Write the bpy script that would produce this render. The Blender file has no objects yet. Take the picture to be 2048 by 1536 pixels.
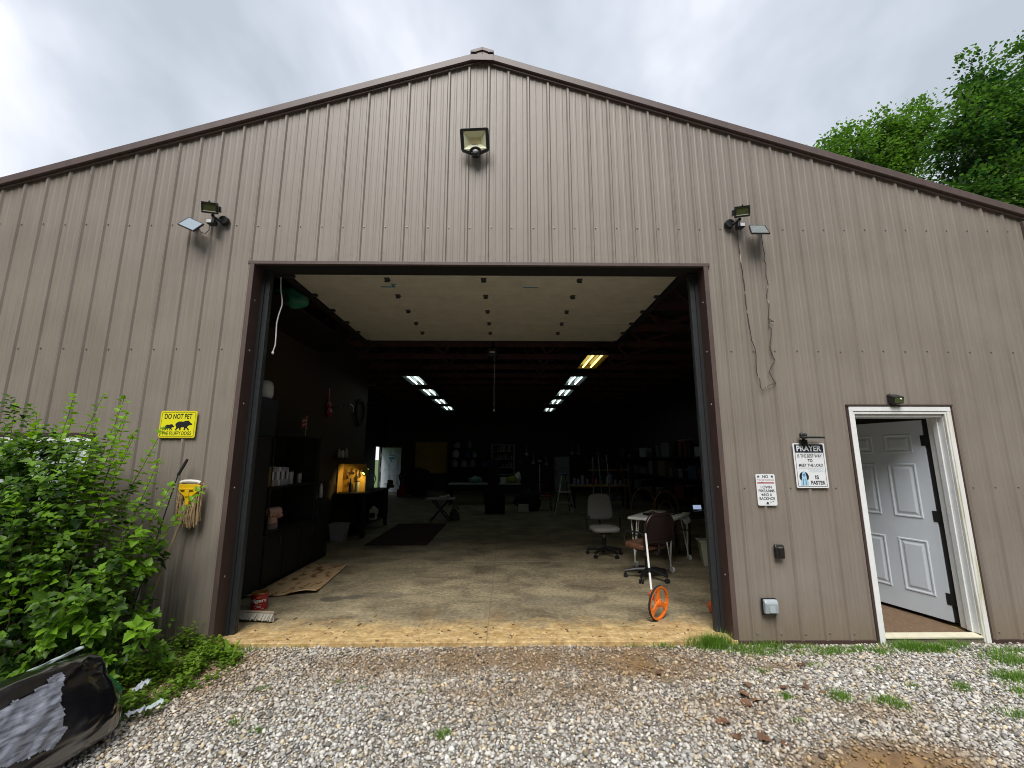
import bpy, bmesh, math, random
import numpy as np
from mathutils import Vector, Matrix, Euler, Quaternion, noise

S = bpy.context.scene
COL = S.collection
R = math.radians

# ------------------------------------------------------------------ camera
cd = bpy.data.cameras.new('camera')
cam = bpy.data.objects.new('camera', cd)
COL.objects.link(cam)
cam.location = (0.2772, -4.2686, 1.6518)
cam.rotation_euler = (math.pi / 2 + 0.1734, 0.0, -0.0136)
cd.sensor_width = 36.0
cd.lens = 850.0 / 2048.0 * 36.0
cd.clip_start = 0.05
cd.clip_end = 1500.0
S.camera = cam

# ------------------------------------------------------------------ sky
SUN_EL, SUN_AZ = 54.0, 192.0        # azimuth: compass from +Y, clockwise
W = bpy.data.worlds.new('World')
S.world = W
W.use_nodes = True
nt = W.node_tree
nt.nodes.clear()
N = nt.nodes.new
L = nt.links.new
out = N('ShaderNodeOutputWorld')
sky = N('ShaderNodeTexSky')
sky.sky_type = 'NISHITA'
sky.sun_disc = False
sky.sun_elevation = R(SUN_EL)
sky.sun_rotation = R(SUN_AZ)
sky.air_density = 1.0
sky.dust_density = 3.0
bg1 = N('ShaderNodeBackground')
bg1.inputs['Strength'].default_value = 0.06
L(sky.outputs[0], bg1.inputs['Color'])
tc = N('ShaderNodeTexCoord')
sep = N('ShaderNodeSeparateXYZ')
L(tc.outputs['Generated'], sep.inputs[0])
zc = N('ShaderNodeMath'); zc.operation = 'MAXIMUM'; zc.inputs[1].default_value = 0.0
L(sep.outputs['Z'], zc.inputs[0])
za = N('ShaderNodeMath'); za.operation = 'ADD'; za.inputs[1].default_value = 1.0
L(zc.outputs[0], za.inputs[0])
dx = N('ShaderNodeMath'); dx.operation = 'DIVIDE'
dy = N('ShaderNodeMath'); dy.operation = 'DIVIDE'
L(sep.outputs['X'], dx.inputs[0]); L(za.outputs[0], dx.inputs[1])
L(sep.outputs['Y'], dy.inputs[0]); L(za.outputs[0], dy.inputs[1])
cmb = N('ShaderNodeCombineXYZ')
L(dx.outputs[0], cmb.inputs[0]); L(dy.outputs[0], cmb.inputs[1])
mp = N('ShaderNodeMapping')
mp.inputs['Location'].default_value = (3.4, 1.25, 0.0)
mp.inputs['Rotation'].default_value = (0, 0, R(35))
mp.inputs['Scale'].default_value = (1.0, 0.75, 1.0)
L(cmb.outputs[0], mp.inputs['Vector'])
n1 = N('ShaderNodeTexNoise')
n1.inputs['Scale'].default_value = 3.4
n1.inputs['Detail'].default_value = 5.0
n1.inputs['Roughness'].default_value = 0.52
n1.inputs['Distortion'].default_value = 0.15
L(mp.outputs[0], n1.inputs['Vector'])
rp = N('ShaderNodeValToRGB')
rp.color_ramp.elements[0].position = 0.39
rp.color_ramp.elements[0].color = (0.54, 0.60, 0.68, 1)
rp.color_ramp.elements[1].position = 0.62
rp.color_ramp.elements[1].color = (1.0, 1.02, 1.10, 1)
e = rp.color_ramp.elements.new(0.5)
e.color = (0.70, 0.755, 0.85, 1)
L(n1.outputs['Fac'], rp.inputs['Fac'])
bg2 = N('ShaderNodeBackground')
bg2.inputs['Strength'].default_value = 0.43
L(rp.outputs['Color'], bg2.inputs['Color'])
mx = N('ShaderNodeMixShader')
mx.inputs['Fac'].default_value = 0.95
L(bg1.outputs[0], mx.inputs[1]); L(bg2.outputs[0], mx.inputs[2])
L(mx.outputs[0], out.inputs['Surface'])

# ------------------------------------------------------------------ sun behind the overcast
ld = bpy.data.lights.new('sun', 'SUN')
ld.energy = 1.5
ld.angle = R(36)
ld.color = (1.0, 0.96, 0.9)
sun = bpy.data.objects.new('sun', ld)
COL.objects.link(sun)
_el, _az = R(SUN_EL), R(SUN_AZ)
_d = Vector((math.sin(_az) * math.cos(_el), math.cos(_az) * math.cos(_el), math.sin(_el)))
sun.rotation_euler = (-_d).to_track_quat('-Z', 'Y').to_euler()
sun.location = _d * 60

vs = S.view_settings
vs.view_transform = 'Standard'
vs.look = 'None'
vs.exposure = 1.3
vs.gamma = 1.0
vs.use_curve_mapping = False
S.cycles.max_bounces = 5
S.cycles.diffuse_bounces = 2
S.cycles.glossy_bounces = 2
S.cycles.use_denoising = True
S.cycles.filter_width = 1.0

rnd = random.Random(7)

# ================================================================== materials
MATS = {}


def mat(name, col, rough=0.6, metal=0.0, var=0.0, vscale=8.0, bump=0.0, bscale=40.0, spec=0.5,
        stretch=(1, 1, 1), col2=None, detail=5.0, emit=None, estr=0.0, ramp=(0.3, 0.7), trans=0.0, attr=None):
    m = bpy.data.materials.new(name)
    m.use_nodes = True
    t = m.node_tree
    b = t.nodes['Principled BSDF']
    b.inputs['Base Color'].default_value = (*col, 1)
    b.inputs['Roughness'].default_value = rough
    b.inputs['Metallic'].default_value = metal
    b.inputs['Specular IOR Level'].default_value = spec
    if trans:
        b.inputs['Transmission Weight'].default_value = trans
    c = None
    if var or col2 or bump:
        co = t.nodes.new('ShaderNodeTexCoord')
        mpn = t.nodes.new('ShaderNodeMapping')
        mpn.inputs['Scale'].default_value = stretch
        t.links.new(co.outputs['Object'], mpn.inputs['Vector'])
    if var or col2:
        n = t.nodes.new('ShaderNodeTexNoise')
        n.inputs['Scale'].default_value = vscale
        n.inputs['Detail'].default_value = detail
        n.inputs['Roughness'].default_value = 0.6
        t.links.new(mpn.outputs[0], n.inputs['Vector'])
        r = t.nodes.new('ShaderNodeValToRGB')
        if col2 is None:
            lo = tuple(max(0, x * (1 - var)) for x in col)
            hi = tuple(min(1, x * (1 + var)) for x in col)
        else:
            lo, hi = col, col2
        r.color_ramp.elements[0].color = (*lo, 1)
        r.color_ramp.elements[1].color = (*hi, 1)
        r.color_ramp.elements[0].position, r.color_ramp.elements[1].position = ramp
        t.links.new(n.outputs['Fac'], r.inputs['Fac'])
        c = r.outputs['Color']
    if attr:
        a = t.nodes.new('ShaderNodeAttribute')
        a.attribute_name = attr
        if c is None:
            c = a.outputs['Color']
        else:
            mm = t.nodes.new('ShaderNodeMix')
            mm.data_type = 'RGBA'
            mm.blend_type = 'MULTIPLY'
            mm.inputs[0].default_value = 1.0
            t.links.new(c, mm.inputs[6]); t.links.new(a.outputs['Color'], mm.inputs[7])
            c = mm.outputs[2]
    if c is not None:
        t.links.new(c, b.inputs['Base Color'])
    if bump:
        n = t.nodes.new('ShaderNodeTexNoise')
        n.inputs['Scale'].default_value = bscale
        n.inputs['Detail'].default_value = 4
        t.links.new(mpn.outputs[0], n.inputs['Vector'])
        bp = t.nodes.new('ShaderNodeBump')
        bp.inputs['Strength'].default_value = bump
        bp.inputs['Distance'].default_value = 0.01
        t.links.new(n.outputs['Fac'], bp.inputs['Height'])
        t.links.new(bp.outputs[0], b.inputs['Normal'])
    if emit:
        b.inputs['Emission Color'].default_value = (*emit, 1)
        b.inputs['Emission Strength'].default_value = estr
    MATS[name] = m
    return m


def siding_material():
    m = mat('siding', (0.30, 0.255, 0.205), rough=0.5, spec=0.45)
    t = m.node_tree
    b = t.nodes['Principled BSDF']
    co = t.nodes.new('ShaderNodeTexCoord')

    def nz(scale, st, det=4, rough=0.6):
        mp_ = t.nodes.new('ShaderNodeMapping')
        mp_.inputs['Scale'].default_value = st
        t.links.new(co.outputs['Object'], mp_.inputs['Vector'])
        n = t.nodes.new('ShaderNodeTexNoise')
        n.inputs['Scale'].default_value = scale
        n.inputs['Detail'].default_value = det
        n.inputs['Roughness'].default_value = rough
        t.links.new(mp_.outputs[0], n.inputs['Vector'])
        return n.outputs['Fac']
    a = nz(9, (6, 1, 0.12))          # long vertical rain streaks
    c = nz(1.1, (1, 1, 1), 3)        # broad chalking
    d = nz(160, (1, 1, 1), 2)        # grain of dust
    r1 = t.nodes.new('ShaderNodeValToRGB')
    r1.color_ramp.elements[0].position = 0.30
    r1.color_ramp.elements[0].color = (0.192, 0.162, 0.136, 1)
    r1.color_ramp.elements[1].position = 0.72
    r1.color_ramp.elements[1].color = (0.300, 0.262, 0.226, 1)
    mixf = t.nodes.new('ShaderNodeMix')
    mixf.data_type = 'FLOAT'
    mixf.inputs[0].default_value = 0.45
    t.links.new(a, mixf.inputs[2]); t.links.new(c, mixf.inputs[3])
    mix2 = t.nodes.new('ShaderNodeMix')
    mix2.data_type = 'FLOAT'
    mix2.inputs[0].default_value = 0.16
    t.links.new(mixf.outputs[0], mix2.inputs[2]); t.links.new(d, mix2.inputs[3])
    t.links.new(mix2.outputs[0], r1.inputs['Fac'])
    # mud splash and algae near the ground (object z is world z)
    sp = t.nodes.new('ShaderNodeSeparateXYZ')
    t.links.new(co.outputs['Object'], sp.inputs[0])
    ad = t.nodes.new('ShaderNodeMath'); ad.operation = 'MULTIPLY_ADD'
    ad.inputs[1].default_value = 0.5; ad.inputs[2].default_value = -0.25
    t.links.new(nz(14, (1, 1, 0.6)), ad.inputs[0])
    sm = t.nodes.new('ShaderNodeMath'); sm.operation = 'ADD'
    t.links.new(sp.outputs['Z'], sm.inputs[0]); t.links.new(ad.outputs[0], sm.inputs[1])
    mr = t.nodes.new('ShaderNodeMapRange')
    mr.inputs['From Min'].default_value = 0.0
    mr.inputs['From Max'].default_value = 0.40
    mr.inputs['To Min'].default_value = 0.6
    mr.inputs['To Max'].default_value = 0.0
    t.links.new(sm.outputs[0], mr.inputs['Value'])
    mud = t.nodes.new('ShaderNodeMix'); mud.data_type = 'RGBA'
    mud.inputs[7].default_value = (0.20, 0.155, 0.10, 1)
    t.links.new(mr.outputs[0], mud.inputs[0]); t.links.new(r1.outputs['Color'], mud.inputs[6])
    oi = t.nodes.new('ShaderNodeObjectInfo')
    pr_ = t.nodes.new('ShaderNodeMapRange'); pr_.inputs['To Min'].default_value = 0.95; pr_.inputs['To Max'].default_value = 1.05
    t.links.new(oi.outputs['Random'], pr_.inputs['Value'])
    md = t.nodes.new('ShaderNodeMapRange')      # mildew creeping up from the head trim
    md.inputs['From Min'].default_value = 3.70; md.inputs['From Max'].default_value = 3.95; md.inputs['To Min'].default_value = 1.0; md.inputs['To Max'].default_value = 0.0
    t.links.new(sp.outputs['Z'], md.inputs['Value'])
    mg_ = t.nodes.new('ShaderNodeMath'); mg_.operation = 'GREATER_THAN'; mg_.inputs[1].default_value = 3.69
    t.links.new(sp.outputs['Z'], mg_.inputs[0])
    mn = t.nodes.new('ShaderNodeMapRange'); mn.inputs['From Min'].default_value = 0.52; mn.inputs['From Max'].default_value = 0.72
    t.links.new(nz(5.5, (1, 1, 0.8), 6, 0.7), mn.inputs['Value'])
    ax_ = t.nodes.new('ShaderNodeMath'); ax_.operation = 'ABSOLUTE'; t.links.new(sp.outputs['X'], ax_.inputs[0])
    al_ = t.nodes.new('ShaderNodeMath'); al_.operation = 'LESS_THAN'; al_.inputs[1].default_value = 2.40; t.links.new(ax_.outputs[0], al_.inputs[0])
    am_ = t.nodes.new('ShaderNodeMath'); am_.operation = 'MULTIPLY'; t.links.new(al_.outputs[0], am_.inputs[0]); t.links.new(mg_.outputs[0], am_.inputs[1])
    m5 = t.nodes.new('ShaderNodeMath'); m5.operation = 'MULTIPLY'; t.links.new(md.outputs[0], m5.inputs[0]); t.links.new(am_.outputs[0], m5.inputs[1])
    m6 = t.nodes.new('ShaderNodeMath'); m6.operation = 'MULTIPLY'; t.links.new(m5.outputs[0], m6.inputs[0]); t.links.new(mn.outputs[0], m6.inputs[1])
    m7 = t.nodes.new('ShaderNodeMath'); m7.operation = 'MULTIPLY_ADD'; m7.inputs[1].default_value = -0.5; m7.inputs[2].default_value = 1.0
    t.links.new(m6.outputs[0], m7.inputs[0])
    m8 = t.nodes.new('ShaderNodeMath'); m8.operation = 'MULTIPLY'; t.links.new(m7.outputs[0], m8.inputs[0]); t.links.new(pr_.outputs[0], m8.inputs[1])
    sc = t.nodes.new('ShaderNodeVectorMath'); sc.operation = 'SCALE'
    t.links.new(mud.outputs[2], sc.inputs[0]); t.links.new(m8.outputs[0], sc.inputs['Scale'])
    t.links.new(sc.outputs[0], b.inputs['Base Color'])
    rr = t.nodes.new('ShaderNodeMapRange')
    rr.inputs['To Min'].default_value = 0.42
    rr.inputs['To Max'].default_value = 0.6
    b.inputs['Coat Weight'].default_value = 0.25
    b.inputs['Coat Roughness'].default_value = 0.42
    b.inputs['Coat IOR'].default_value = 1.6
    t.links.new(c, rr.inputs['Value']); t.links.new(rr.outputs[0], b.inputs['Roughness'])
    bp = t.nodes.new('ShaderNodeBump')
    bp.inputs['Strength'].default_value = 0.22
    bp.inputs['Distance'].default_value = 0.02
    t.links.new(nz(4, (2.2, 1, 0.6), 2), bp.inputs['Height'])
    t.links.new(bp.outputs[0], b.inputs['Normal'])


siding_material()
mat('brown_trim', (0.105, 0.072, 0.066), rough=0.45, var=0.15, vscale=12, stretch=(1, 1, 0.3))
mat('dark_brown', (0.060, 0.036, 0.032), rough=0.5, var=0.15, vscale=10)
mat('roof_metal', (0.09, 0.065, 0.06), rough=0.45, var=0.1)
mat('black_plastic', (0.012, 0.012, 0.014), rough=0.4)
mat('black_matte', (0.008, 0.008, 0.009), rough=0.85)
mat('black_wood', (0.007, 0.006, 0.006), rough=0.6, var=0.3)
mat('white_paint', (0.82, 0.84, 0.85), rough=0.45, var=0.05, vscale=14)
mat('door_white', (0.72, 0.79, 0.88), rough=0.4, var=0.03, vscale=6)
mat('casing_dirty', (0.80, 0.80, 0.78), rough=0.5, col2=(0.50, 0.50, 0.30), vscale=9, stretch=(2.5, 1, 0.22), ramp=(0.48, 0.70))
mat('galvanised', (0.030, 0.034, 0.038), rough=0.5, metal=0.2, var=0.2, vscale=20)
mat('steel', (0.45, 0.45, 0.45), rough=0.35, metal=0.9)
mat('screw_steel', (0.36, 0.34, 0.31), rough=0.45, metal=0.6)
mat('door_section', (0.60, 0.585, 0.50), rough=0.6, var=0.10, vscale=5, bump=0.05, bscale=200)
mat('rubber', (0.015, 0.015, 0.016), rough=0.8)
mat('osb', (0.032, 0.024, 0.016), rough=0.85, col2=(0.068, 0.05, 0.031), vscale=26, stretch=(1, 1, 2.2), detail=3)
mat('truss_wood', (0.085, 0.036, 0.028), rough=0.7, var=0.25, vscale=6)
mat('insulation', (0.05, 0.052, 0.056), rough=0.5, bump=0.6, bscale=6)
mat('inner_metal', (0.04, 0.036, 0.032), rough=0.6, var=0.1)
mat('glass_lamp', (0.50, 0.52, 0.36), rough=0.25, spec=0.6)
mat('led_yellow', (0.75, 0.64, 0.34), rough=0.5)
mat('reflector', (0.78, 0.80, 0.56), rough=0.35)
mat('lamp_mirror', (0.42, 0.46, 0.22), rough=0.12, metal=0.85)
mat('solar_cell', (0.46, 0.53, 0.56), rough=0.15, metal=0.8, var=0.06, vscale=60)
mat('sensor_white', (0.6, 0.6, 0.62), rough=0.4)
mat('sign_yellow', (0.82, 0.78, 0.02), rough=0.4, var=0.03)
mat('sign_edge', (0.75, 0.62, 0.02), rough=0.4)
mat('sign_white', (0.80, 0.83, 0.86), rough=0.4, var=0.02)
mat('ink_black', (0.012, 0.012, 0.018), rough=0.5)
mat('ink_navy', (0.012, 0.018, 0.035), rough=0.5)
mat('ink_grey', (0.04, 0.05, 0.06), rough=0.5)
mat('ink_red', (0.36, 0.015, 0.03), rough=0.5)
mat('ink_pale_red', (0.45, 0.30, 0.32), rough=0.5)
mat('ink_blue', (0.10, 0.30, 0.50), rough=0.5)
mat('ink_light_blue', (0.42, 0.65, 0.80), rough=0.5)
mat('mop_yellow', (0.80, 0.50, 0.01), rough=0.4)
mat('mop_string', (0.50, 0.36, 0.20), rough=0.95, col2=(0.28, 0.19, 0.10), vscale=60)
mat('mop_white', (0.72, 0.70, 0.64), rough=0.9)
mat('old_wood', (0.22, 0.165, 0.11), rough=0.8, var=0.3, vscale=18, stretch=(1, 1, 0.2))
mat('outlet_grey', (0.36, 0.42, 0.45), rough=0.3)
mat('key_black', (0.014, 0.012, 0.010), rough=0.35)
mat('wire', (0.045, 0.036, 0.026), rough=0.6, col2=(0.50, 0.45, 0.36), vscale=11, ramp=(0.56, 0.64))
mat('rope_white', (0.70, 0.70, 0.68), rough=0.8)
mat('carpet_brown', (0.17, 0.11, 0.065), rough=0.95, var=0.35, vscale=50)
mat('stone_step', (0.17, 0.15, 0.115), rough=0.9, var=0.25, vscale=20)
mat('sill_cream', (0.70, 0.66, 0.50), rough=0.5, var=0.1)
mat('chair_grey', (0.20, 0.20, 0.20), rough=0.95, var=0.15, vscale=160)
mat('chair_grey_seat', (0.27, 0.27, 0.26), rough=0.95, var=0.15, vscale=160)
mat('chair_brown', (0.022, 0.011, 0.010), rough=0.4, var=0.2)
mat('chair_tan', (0.15, 0.07, 0.04), rough=0.4, var=0.25, vscale=9)
mat('table_white', (0.70, 0.72, 0.70), rough=0.35, var=0.03)
mat('orange', (0.85, 0.19, 0.02), rough=0.4, var=0.1, vscale=20)
mat('orange_red', (0.60, 0.10, 0.03), rough=0.4, var=0.1)
mat('bin_beige', (0.52, 0.52, 0.40), rough=0.5, var=0.04)
mat('bin_inside', (0.30, 0.30, 0.24), rough=0.6)
mat('bentwood', (0.13, 0.065, 0.03), rough=0.5, var=0.2)
mat('screen_blue', (0.3, 0.35, 0.5), rough=0.3, emit=(0.55, 0.68, 1.0), estr=0.22)
mat('cardboard', (0.36, 0.24, 0.11), rough=0.9, var=0.1)
mat('can_red', (0.34, 0.012, 0.016), rough=0.28, var=0.25, vscale=9)
mat('can_rim', (0.36, 0.20, 0.07), rough=0.4, metal=0.6, var=0.3, vscale=30)
mat('can_inside', (0.10, 0.06, 0.03), rough=0.7)
mat('can_letter', (0.85, 0.82, 0.74), rough=0.4)
mat('can_gold', (0.60, 0.26, 0.05), rough=0.4)
mat('broom_block', (0.30, 0.25, 0.19), rough=0.85, var=0.2, vscale=20)
mat('bristle', (0.40, 0.37, 0.31), rough=0.9, attr='tint', var=0.15)
mat('rug', (0.42, 0.29, 0.15), rough=0.95, col2=(0.12, 0.055, 0.022), vscale=9, stretch=(1.2, 0.6, 1), ramp=(0.50, 0.64), bump=0.4, bscale=30)
mat('red_rug', (0.035, 0.012, 0.010), rough=0.95, var=0.3)
mat('flag_cloth', (0.7, 0.7, 0.7), rough=0.8, attr='tint')
mat('skin_pink', (0.50, 0.30, 0.25), rough=0.6, var=0.08)
mat('cuff_mauve', (0.20, 0.14, 0.15), rough=0.8)
mat('helmet_white', (0.62, 0.65, 0.70), rough=0.4)
mat('tarp_green', (0.02, 0.16, 0.10), rough=0.5, var=0.35, vscale=5)
mat('tape_blue', (0.03, 0.20, 0.35), rough=0.6)
mat('blue_plastic', (0.02, 0.10, 0.26), rough=0.45)
mat('lilac_grey', (0.30, 0.31, 0.42), rough=0.6, var=0.4, vscale=40)
mat('tub_grey', (0.34, 0.35, 0.37), rough=0.5)
mat('jug_white', (0.66, 0.66, 0.64), rough=0.5)
mat('ply_yellow', (0.55, 0.34, 0.06), rough=0.6, var=0.12)
mat('red_paint', (0.28, 0.012, 0.02), rough=0.4)
mat('teal_cloth', (0.16, 0.34, 0.32), rough=0.8, var=0.2)
mat('olive_cloth', (0.30, 0.34, 0.07), rough=0.8, var=0.2)
mat('fridge_white', (0.40, 0.44, 0.45), rough=0.4, var=0.05)
mat('tube_white', (0.9, 0.95, 0.95), rough=0.4, emit=(0.82, 1.0, 0.95), estr=1.5)
mat('tube_yellow', (0.95, 0.85, 0.3), rough=0.4, emit=(1.0, 0.80, 0.20), estr=1.5)
mat('lamp_white', (0.09, 0.115, 0.108), rough=0.35)
mat('lamp_yellow', (0.12, 0.08, 0.016), rough=0.35)
mat('lamp_dark', (0.03, 0.03, 0.03), rough=0.5)
mat('bulb_warm', (1, 0.9, 0.6), rough=0.4, emit=(1.0, 0.80, 0.42), estr=2.5)
mat('daylight_glass', (0.6, 0.65, 0.7), rough=0.1, emit=(0.85, 0.95, 1.0), estr=0.8)
mat('bark', (0.09, 0.07, 0.05), rough=0.95, var=0.3, vscale=10)
mat('twig', (0.13, 0.11, 0.06), rough=0.8, var=0.3)
mat('dead_leaf', (0.145, 0.075, 0.042), rough=0.85, var=0.35, vscale=20)
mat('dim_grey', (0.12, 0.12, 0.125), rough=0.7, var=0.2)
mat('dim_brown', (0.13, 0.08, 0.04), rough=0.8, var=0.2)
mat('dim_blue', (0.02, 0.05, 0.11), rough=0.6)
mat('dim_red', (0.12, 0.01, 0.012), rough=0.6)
mat('window_pane', (0.5, 0.54, 0.58), rough=0.08, spec=0.8)
mat('blind', (0.66, 0.68, 0.70), rough=0.6)
mat('fluff_blue', (0.42, 0.50, 0.58), rough=0.5, var=0.3)


def leaf_material(name, lo, hi, trans=0.35, rough=0.45, spec=0.35):
    """Leaf: diffuse + translucent, colour from the per-leaf 'tint' attribute or object random."""
    m = bpy.data.materials.new(name)
    m.use_nodes = True
    t = m.node_tree
    b = t.nodes['Principled BSDF']
    a = t.nodes.new('ShaderNodeAttribute'); a.attribute_name = 'tint'
    r = t.nodes.new('ShaderNodeMix'); r.data_type = 'RGBA'
    r.inputs[6].default_value = (*lo, 1); r.inputs[7].default_value = (*hi, 1)
    oi = t.nodes.new('ShaderNodeObjectInfo')
    ad = t.nodes.new('ShaderNodeMath'); ad.operation = 'ADD'
    ml = t.nodes.new('ShaderNodeMath'); ml.operation = 'MULTIPLY'; ml.inputs[1].default_value = 0.5
    t.links.new(oi.outputs['Random'], ml.inputs[0])
    t.links.new(a.outputs['Fac'], ad.inputs[0]); t.links.new(ml.outputs[0], ad.inputs[1])
    t.links.new(ad.outputs[0], r.inputs[0])
    t.links.new(r.outputs[2], b.inputs['Base Color'])
    b.inputs['Roughness'].default_value = rough
    b.inputs['Specular IOR Level'].default_value = spec
    tr = t.nodes.new('ShaderNodeBsdfTranslucent')
    hs = t.nodes.new('ShaderNodeHueSaturation')
    hs.inputs['Value'].default_value = 1.5
    hs.inputs['Saturation'].default_value = 1.1
    t.links.new(r.outputs[2], hs.inputs['Color']); t.links.new(hs.outputs[0], tr.inputs['Color'])
    ms = t.nodes.new('ShaderNodeMixShader'); ms.inputs[0].default_value = trans
    t.links.new(b.outputs[0], ms.inputs[1]); t.links.new(tr.outputs[0], ms.inputs[2])
    o = t.nodes['Material Output']
    t.links.new(ms.outputs[0], o.inputs['Surface'])
    MATS[name] = m


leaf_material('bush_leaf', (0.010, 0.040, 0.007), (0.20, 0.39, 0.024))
leaf_material('weed_leaf', (0.040, 0.10, 0.012), (0.22, 0.36, 0.035))
leaf_material('grass_blade', (0.045, 0.12, 0.014), (0.17, 0.32, 0.04))
leaf_material('tree_leaf', (0.014, 0.048, 0.012), (0.13, 0.25, 0.040), trans=0.45, rough=0.6)
leaf_material('wood_leaf', (0.025, 0.05, 0.016), (0.07, 0.12, 0.03), trans=0.1, rough=0.8)


def floor_material():
    m = mat('concrete', (0.20, 0.19, 0.155), rough=0.65)
    t = m.node_tree
    b = t.nodes['Principled BSDF']
    co = t.nodes.new('ShaderNodeTexCoord')

    def nz(scale, st=(1, 1, 1), det=6, dist=0.0):
        mp_ = t.nodes.new('ShaderNodeMapping'); mp_.inputs['Scale'].default_value = st
        t.links.new(co.outputs['Object'], mp_.inputs['Vector'])
        n = t.nodes.new('ShaderNodeTexNoise')
        n.inputs['Scale'].default_value = scale; n.inputs['Detail'].default_value = det
        n.inputs['Distortion'].default_value = dist; n.inputs['Roughness'].default_value = 0.62
        t.links.new(mp_.outputs[0], n.inputs['Vector'])
        return n.outputs['Fac']
    r = t.nodes.new('ShaderNodeValToRGB')
    r.color_ramp.elements[0].position = 0.33; r.color_ramp.elements[0].color = (0.118, 0.093, 0.058, 1)
    r.color_ramp.elements[1].position = 0.70; r.color_ramp.elements[1].color = (0.36, 0.30, 0.185, 1)
    e_ = r.color_ramp.elements.new(0.5); e_.color = (0.225, 0.188, 0.118, 1)
    t.links.new(nz(1.9, (0.9, 1.15, 1), 10, 0.5), r.inputs['Fac'])
    # pale scrape marks
    r2 = t.nodes.new('ShaderNodeValToRGB')
    r2.color_ramp.elements[0].position = 0.60; r2.color_ramp.elements[0].color = (0, 0, 0, 1)
    r2.color_ramp.elements[1].position = 0.72; r2.color_ramp.elements[1].color = (1, 1, 1, 1)
    t.links.new(nz(7, (0.8, 1.6, 1), 8, 1.2), r2.inputs['Fac'])
    m1 = t.nodes.new('ShaderNodeMix'); m1.data_type = 'RGBA'
    m1.inputs[7].default_value = (0.36, 0.33, 0.25, 1)
    ms = t.nodes.new('ShaderNodeMath'); ms.operation = 'MULTIPLY'; ms.inputs[1].default_value = 0.55
    t.links.new(r2.outputs['Color'], ms.inputs[0])
    t.links.new(ms.outputs[0], m1.inputs[0]); t.links.new(r.outputs['Color'], m1.inputs[6])
    fine = t.nodes.new('ShaderNodeMapRange')
    fine.inputs['From Min'].default_value = 0.3; fine.inputs['From Max'].default_value = 0.7
    fine.inputs['To Min'].default_value = 0.62; fine.inputs['To Max'].default_value = 1.4
    t.links.new(nz(24, (1, 1, 1), 9), fine.inputs['Value'])
    mf = t.nodes.new('ShaderNodeVectorMath'); mf.operation = 'SCALE'
    t.links.new(fine.outputs[0], mf.inputs['Scale'])
    # clay washed over the front edge of the slab
    sp = t.nodes.new('ShaderNodeSeparateXYZ'); t.links.new(co.outputs['Object'], sp.inputs[0])
    ma = t.nodes.new('ShaderNodeMath'); ma.operation = 'MULTIPLY_ADD'
    ma.inputs[1].default_value = 0.9; ma.inputs[2].default_value = -0.45
    t.links.new(nz(4.5, (0.8, 1, 1), 10), ma.inputs[0])
    su = t.nodes.new('ShaderNodeMath'); su.operation = 'ADD'
    t.links.new(sp.outputs['Y'], su.inputs[0]); t.links.new(ma.outputs[0], su.inputs[1])
    mr = t.nodes.new('ShaderNodeMapRange')
    mr.inputs['From Min'].default_value = 0.22; mr.inputs['From Max'].default_value = 0.58
    mr.inputs['To Min'].default_value = 0.92; mr.inputs['To Max'].default_value = 0.0
    t.links.new(su.outputs[0], mr.inputs['Value'])
    rc = t.nodes.new('ShaderNodeValToRGB')
    rc.color_ramp.elements[0].position = 0.32; rc.color_ramp.elements[0].color = (0.36, 0.215, 0.075, 1)
    rc.color_ramp.elements[1].position = 0.75; rc.color_ramp.elements[1].color = (0.74, 0.56, 0.28, 1)
    t.links.new(nz(8, (0.8, 1.3, 1), 10), rc.inputs['Fac'])
    m2 = t.nodes.new('ShaderNodeMix'); m2.data_type = 'RGBA'
    t.links.new(mr.outputs[0], m2.inputs[0]); t.links.new(m1.outputs[2], m2.inputs[6]); t.links.new(rc.outputs['Color'], m2.inputs[7])
    # two round oil drips and two rusty tyre prints
    t.links.new(m2.outputs[2], mf.inputs[0])
    last = mf.outputs[0]
    for (a_, b_, c_, wd, col, fac, wob_) in ((0.03, 1.0, -3.05, 0.014, (0.42, 0.38, 0.29), 0.6, 0.02), (1.0, 0.0, -0.1, 0.008, (0.10, 0.09, 0.07), 0.45, 0.01), (0.72, 0.69, -2.22, 0.006, (0.07, 0.06, 0.045), 0.6, 0.10), (-0.35, 0.93, -1.75, 0.005, (0.08, 0.07, 0.05), 0.5, 0.16)):
        dp_ = t.nodes.new('ShaderNodeVectorMath'); dp_.operation = 'DOT_PRODUCT'; dp_.inputs[1].default_value = (a_, b_, 0)
        t.links.new(co.outputs['Object'], dp_.inputs[0])
        wn = t.nodes.new('ShaderNodeMath'); wn.operation = 'MULTIPLY_ADD'; wn.inputs[1].default_value = wob_ * 2; wn.inputs[2].default_value = c_ - wob_
        t.links.new(nz(3.0, (1, 1, 1), 5), wn.inputs[0])
        sm_ = t.nodes.new('ShaderNodeMath'); sm_.operation = 'ADD'; t.links.new(dp_.outputs['Value'], sm_.inputs[0]); t.links.new(wn.outputs[0], sm_.inputs[1])
        ab = t.nodes.new('ShaderNodeMath'); ab.operation = 'ABSOLUTE'; t.links.new(sm_.outputs[0], ab.inputs[0])
        ml_ = t.nodes.new('ShaderNodeMapRange'); ml_.inputs['From Min'].default_value = wd * .5; ml_.inputs['From Max'].default_value = wd; ml_.inputs['To Min'].default_value = fac; ml_.inputs['To Max'].default_value = 0.0
        t.links.new(ab.outputs[0], ml_.inputs['Value'])
        mk = t.nodes.new('ShaderNodeMix'); mk.data_type = 'RGBA'; mk.inputs[7].default_value = (*col, 1)
        t.links.new(ml_.outputs[0], mk.inputs[0]); t.links.new(last, mk.inputs[6])
        last = mk.outputs[2]
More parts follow.
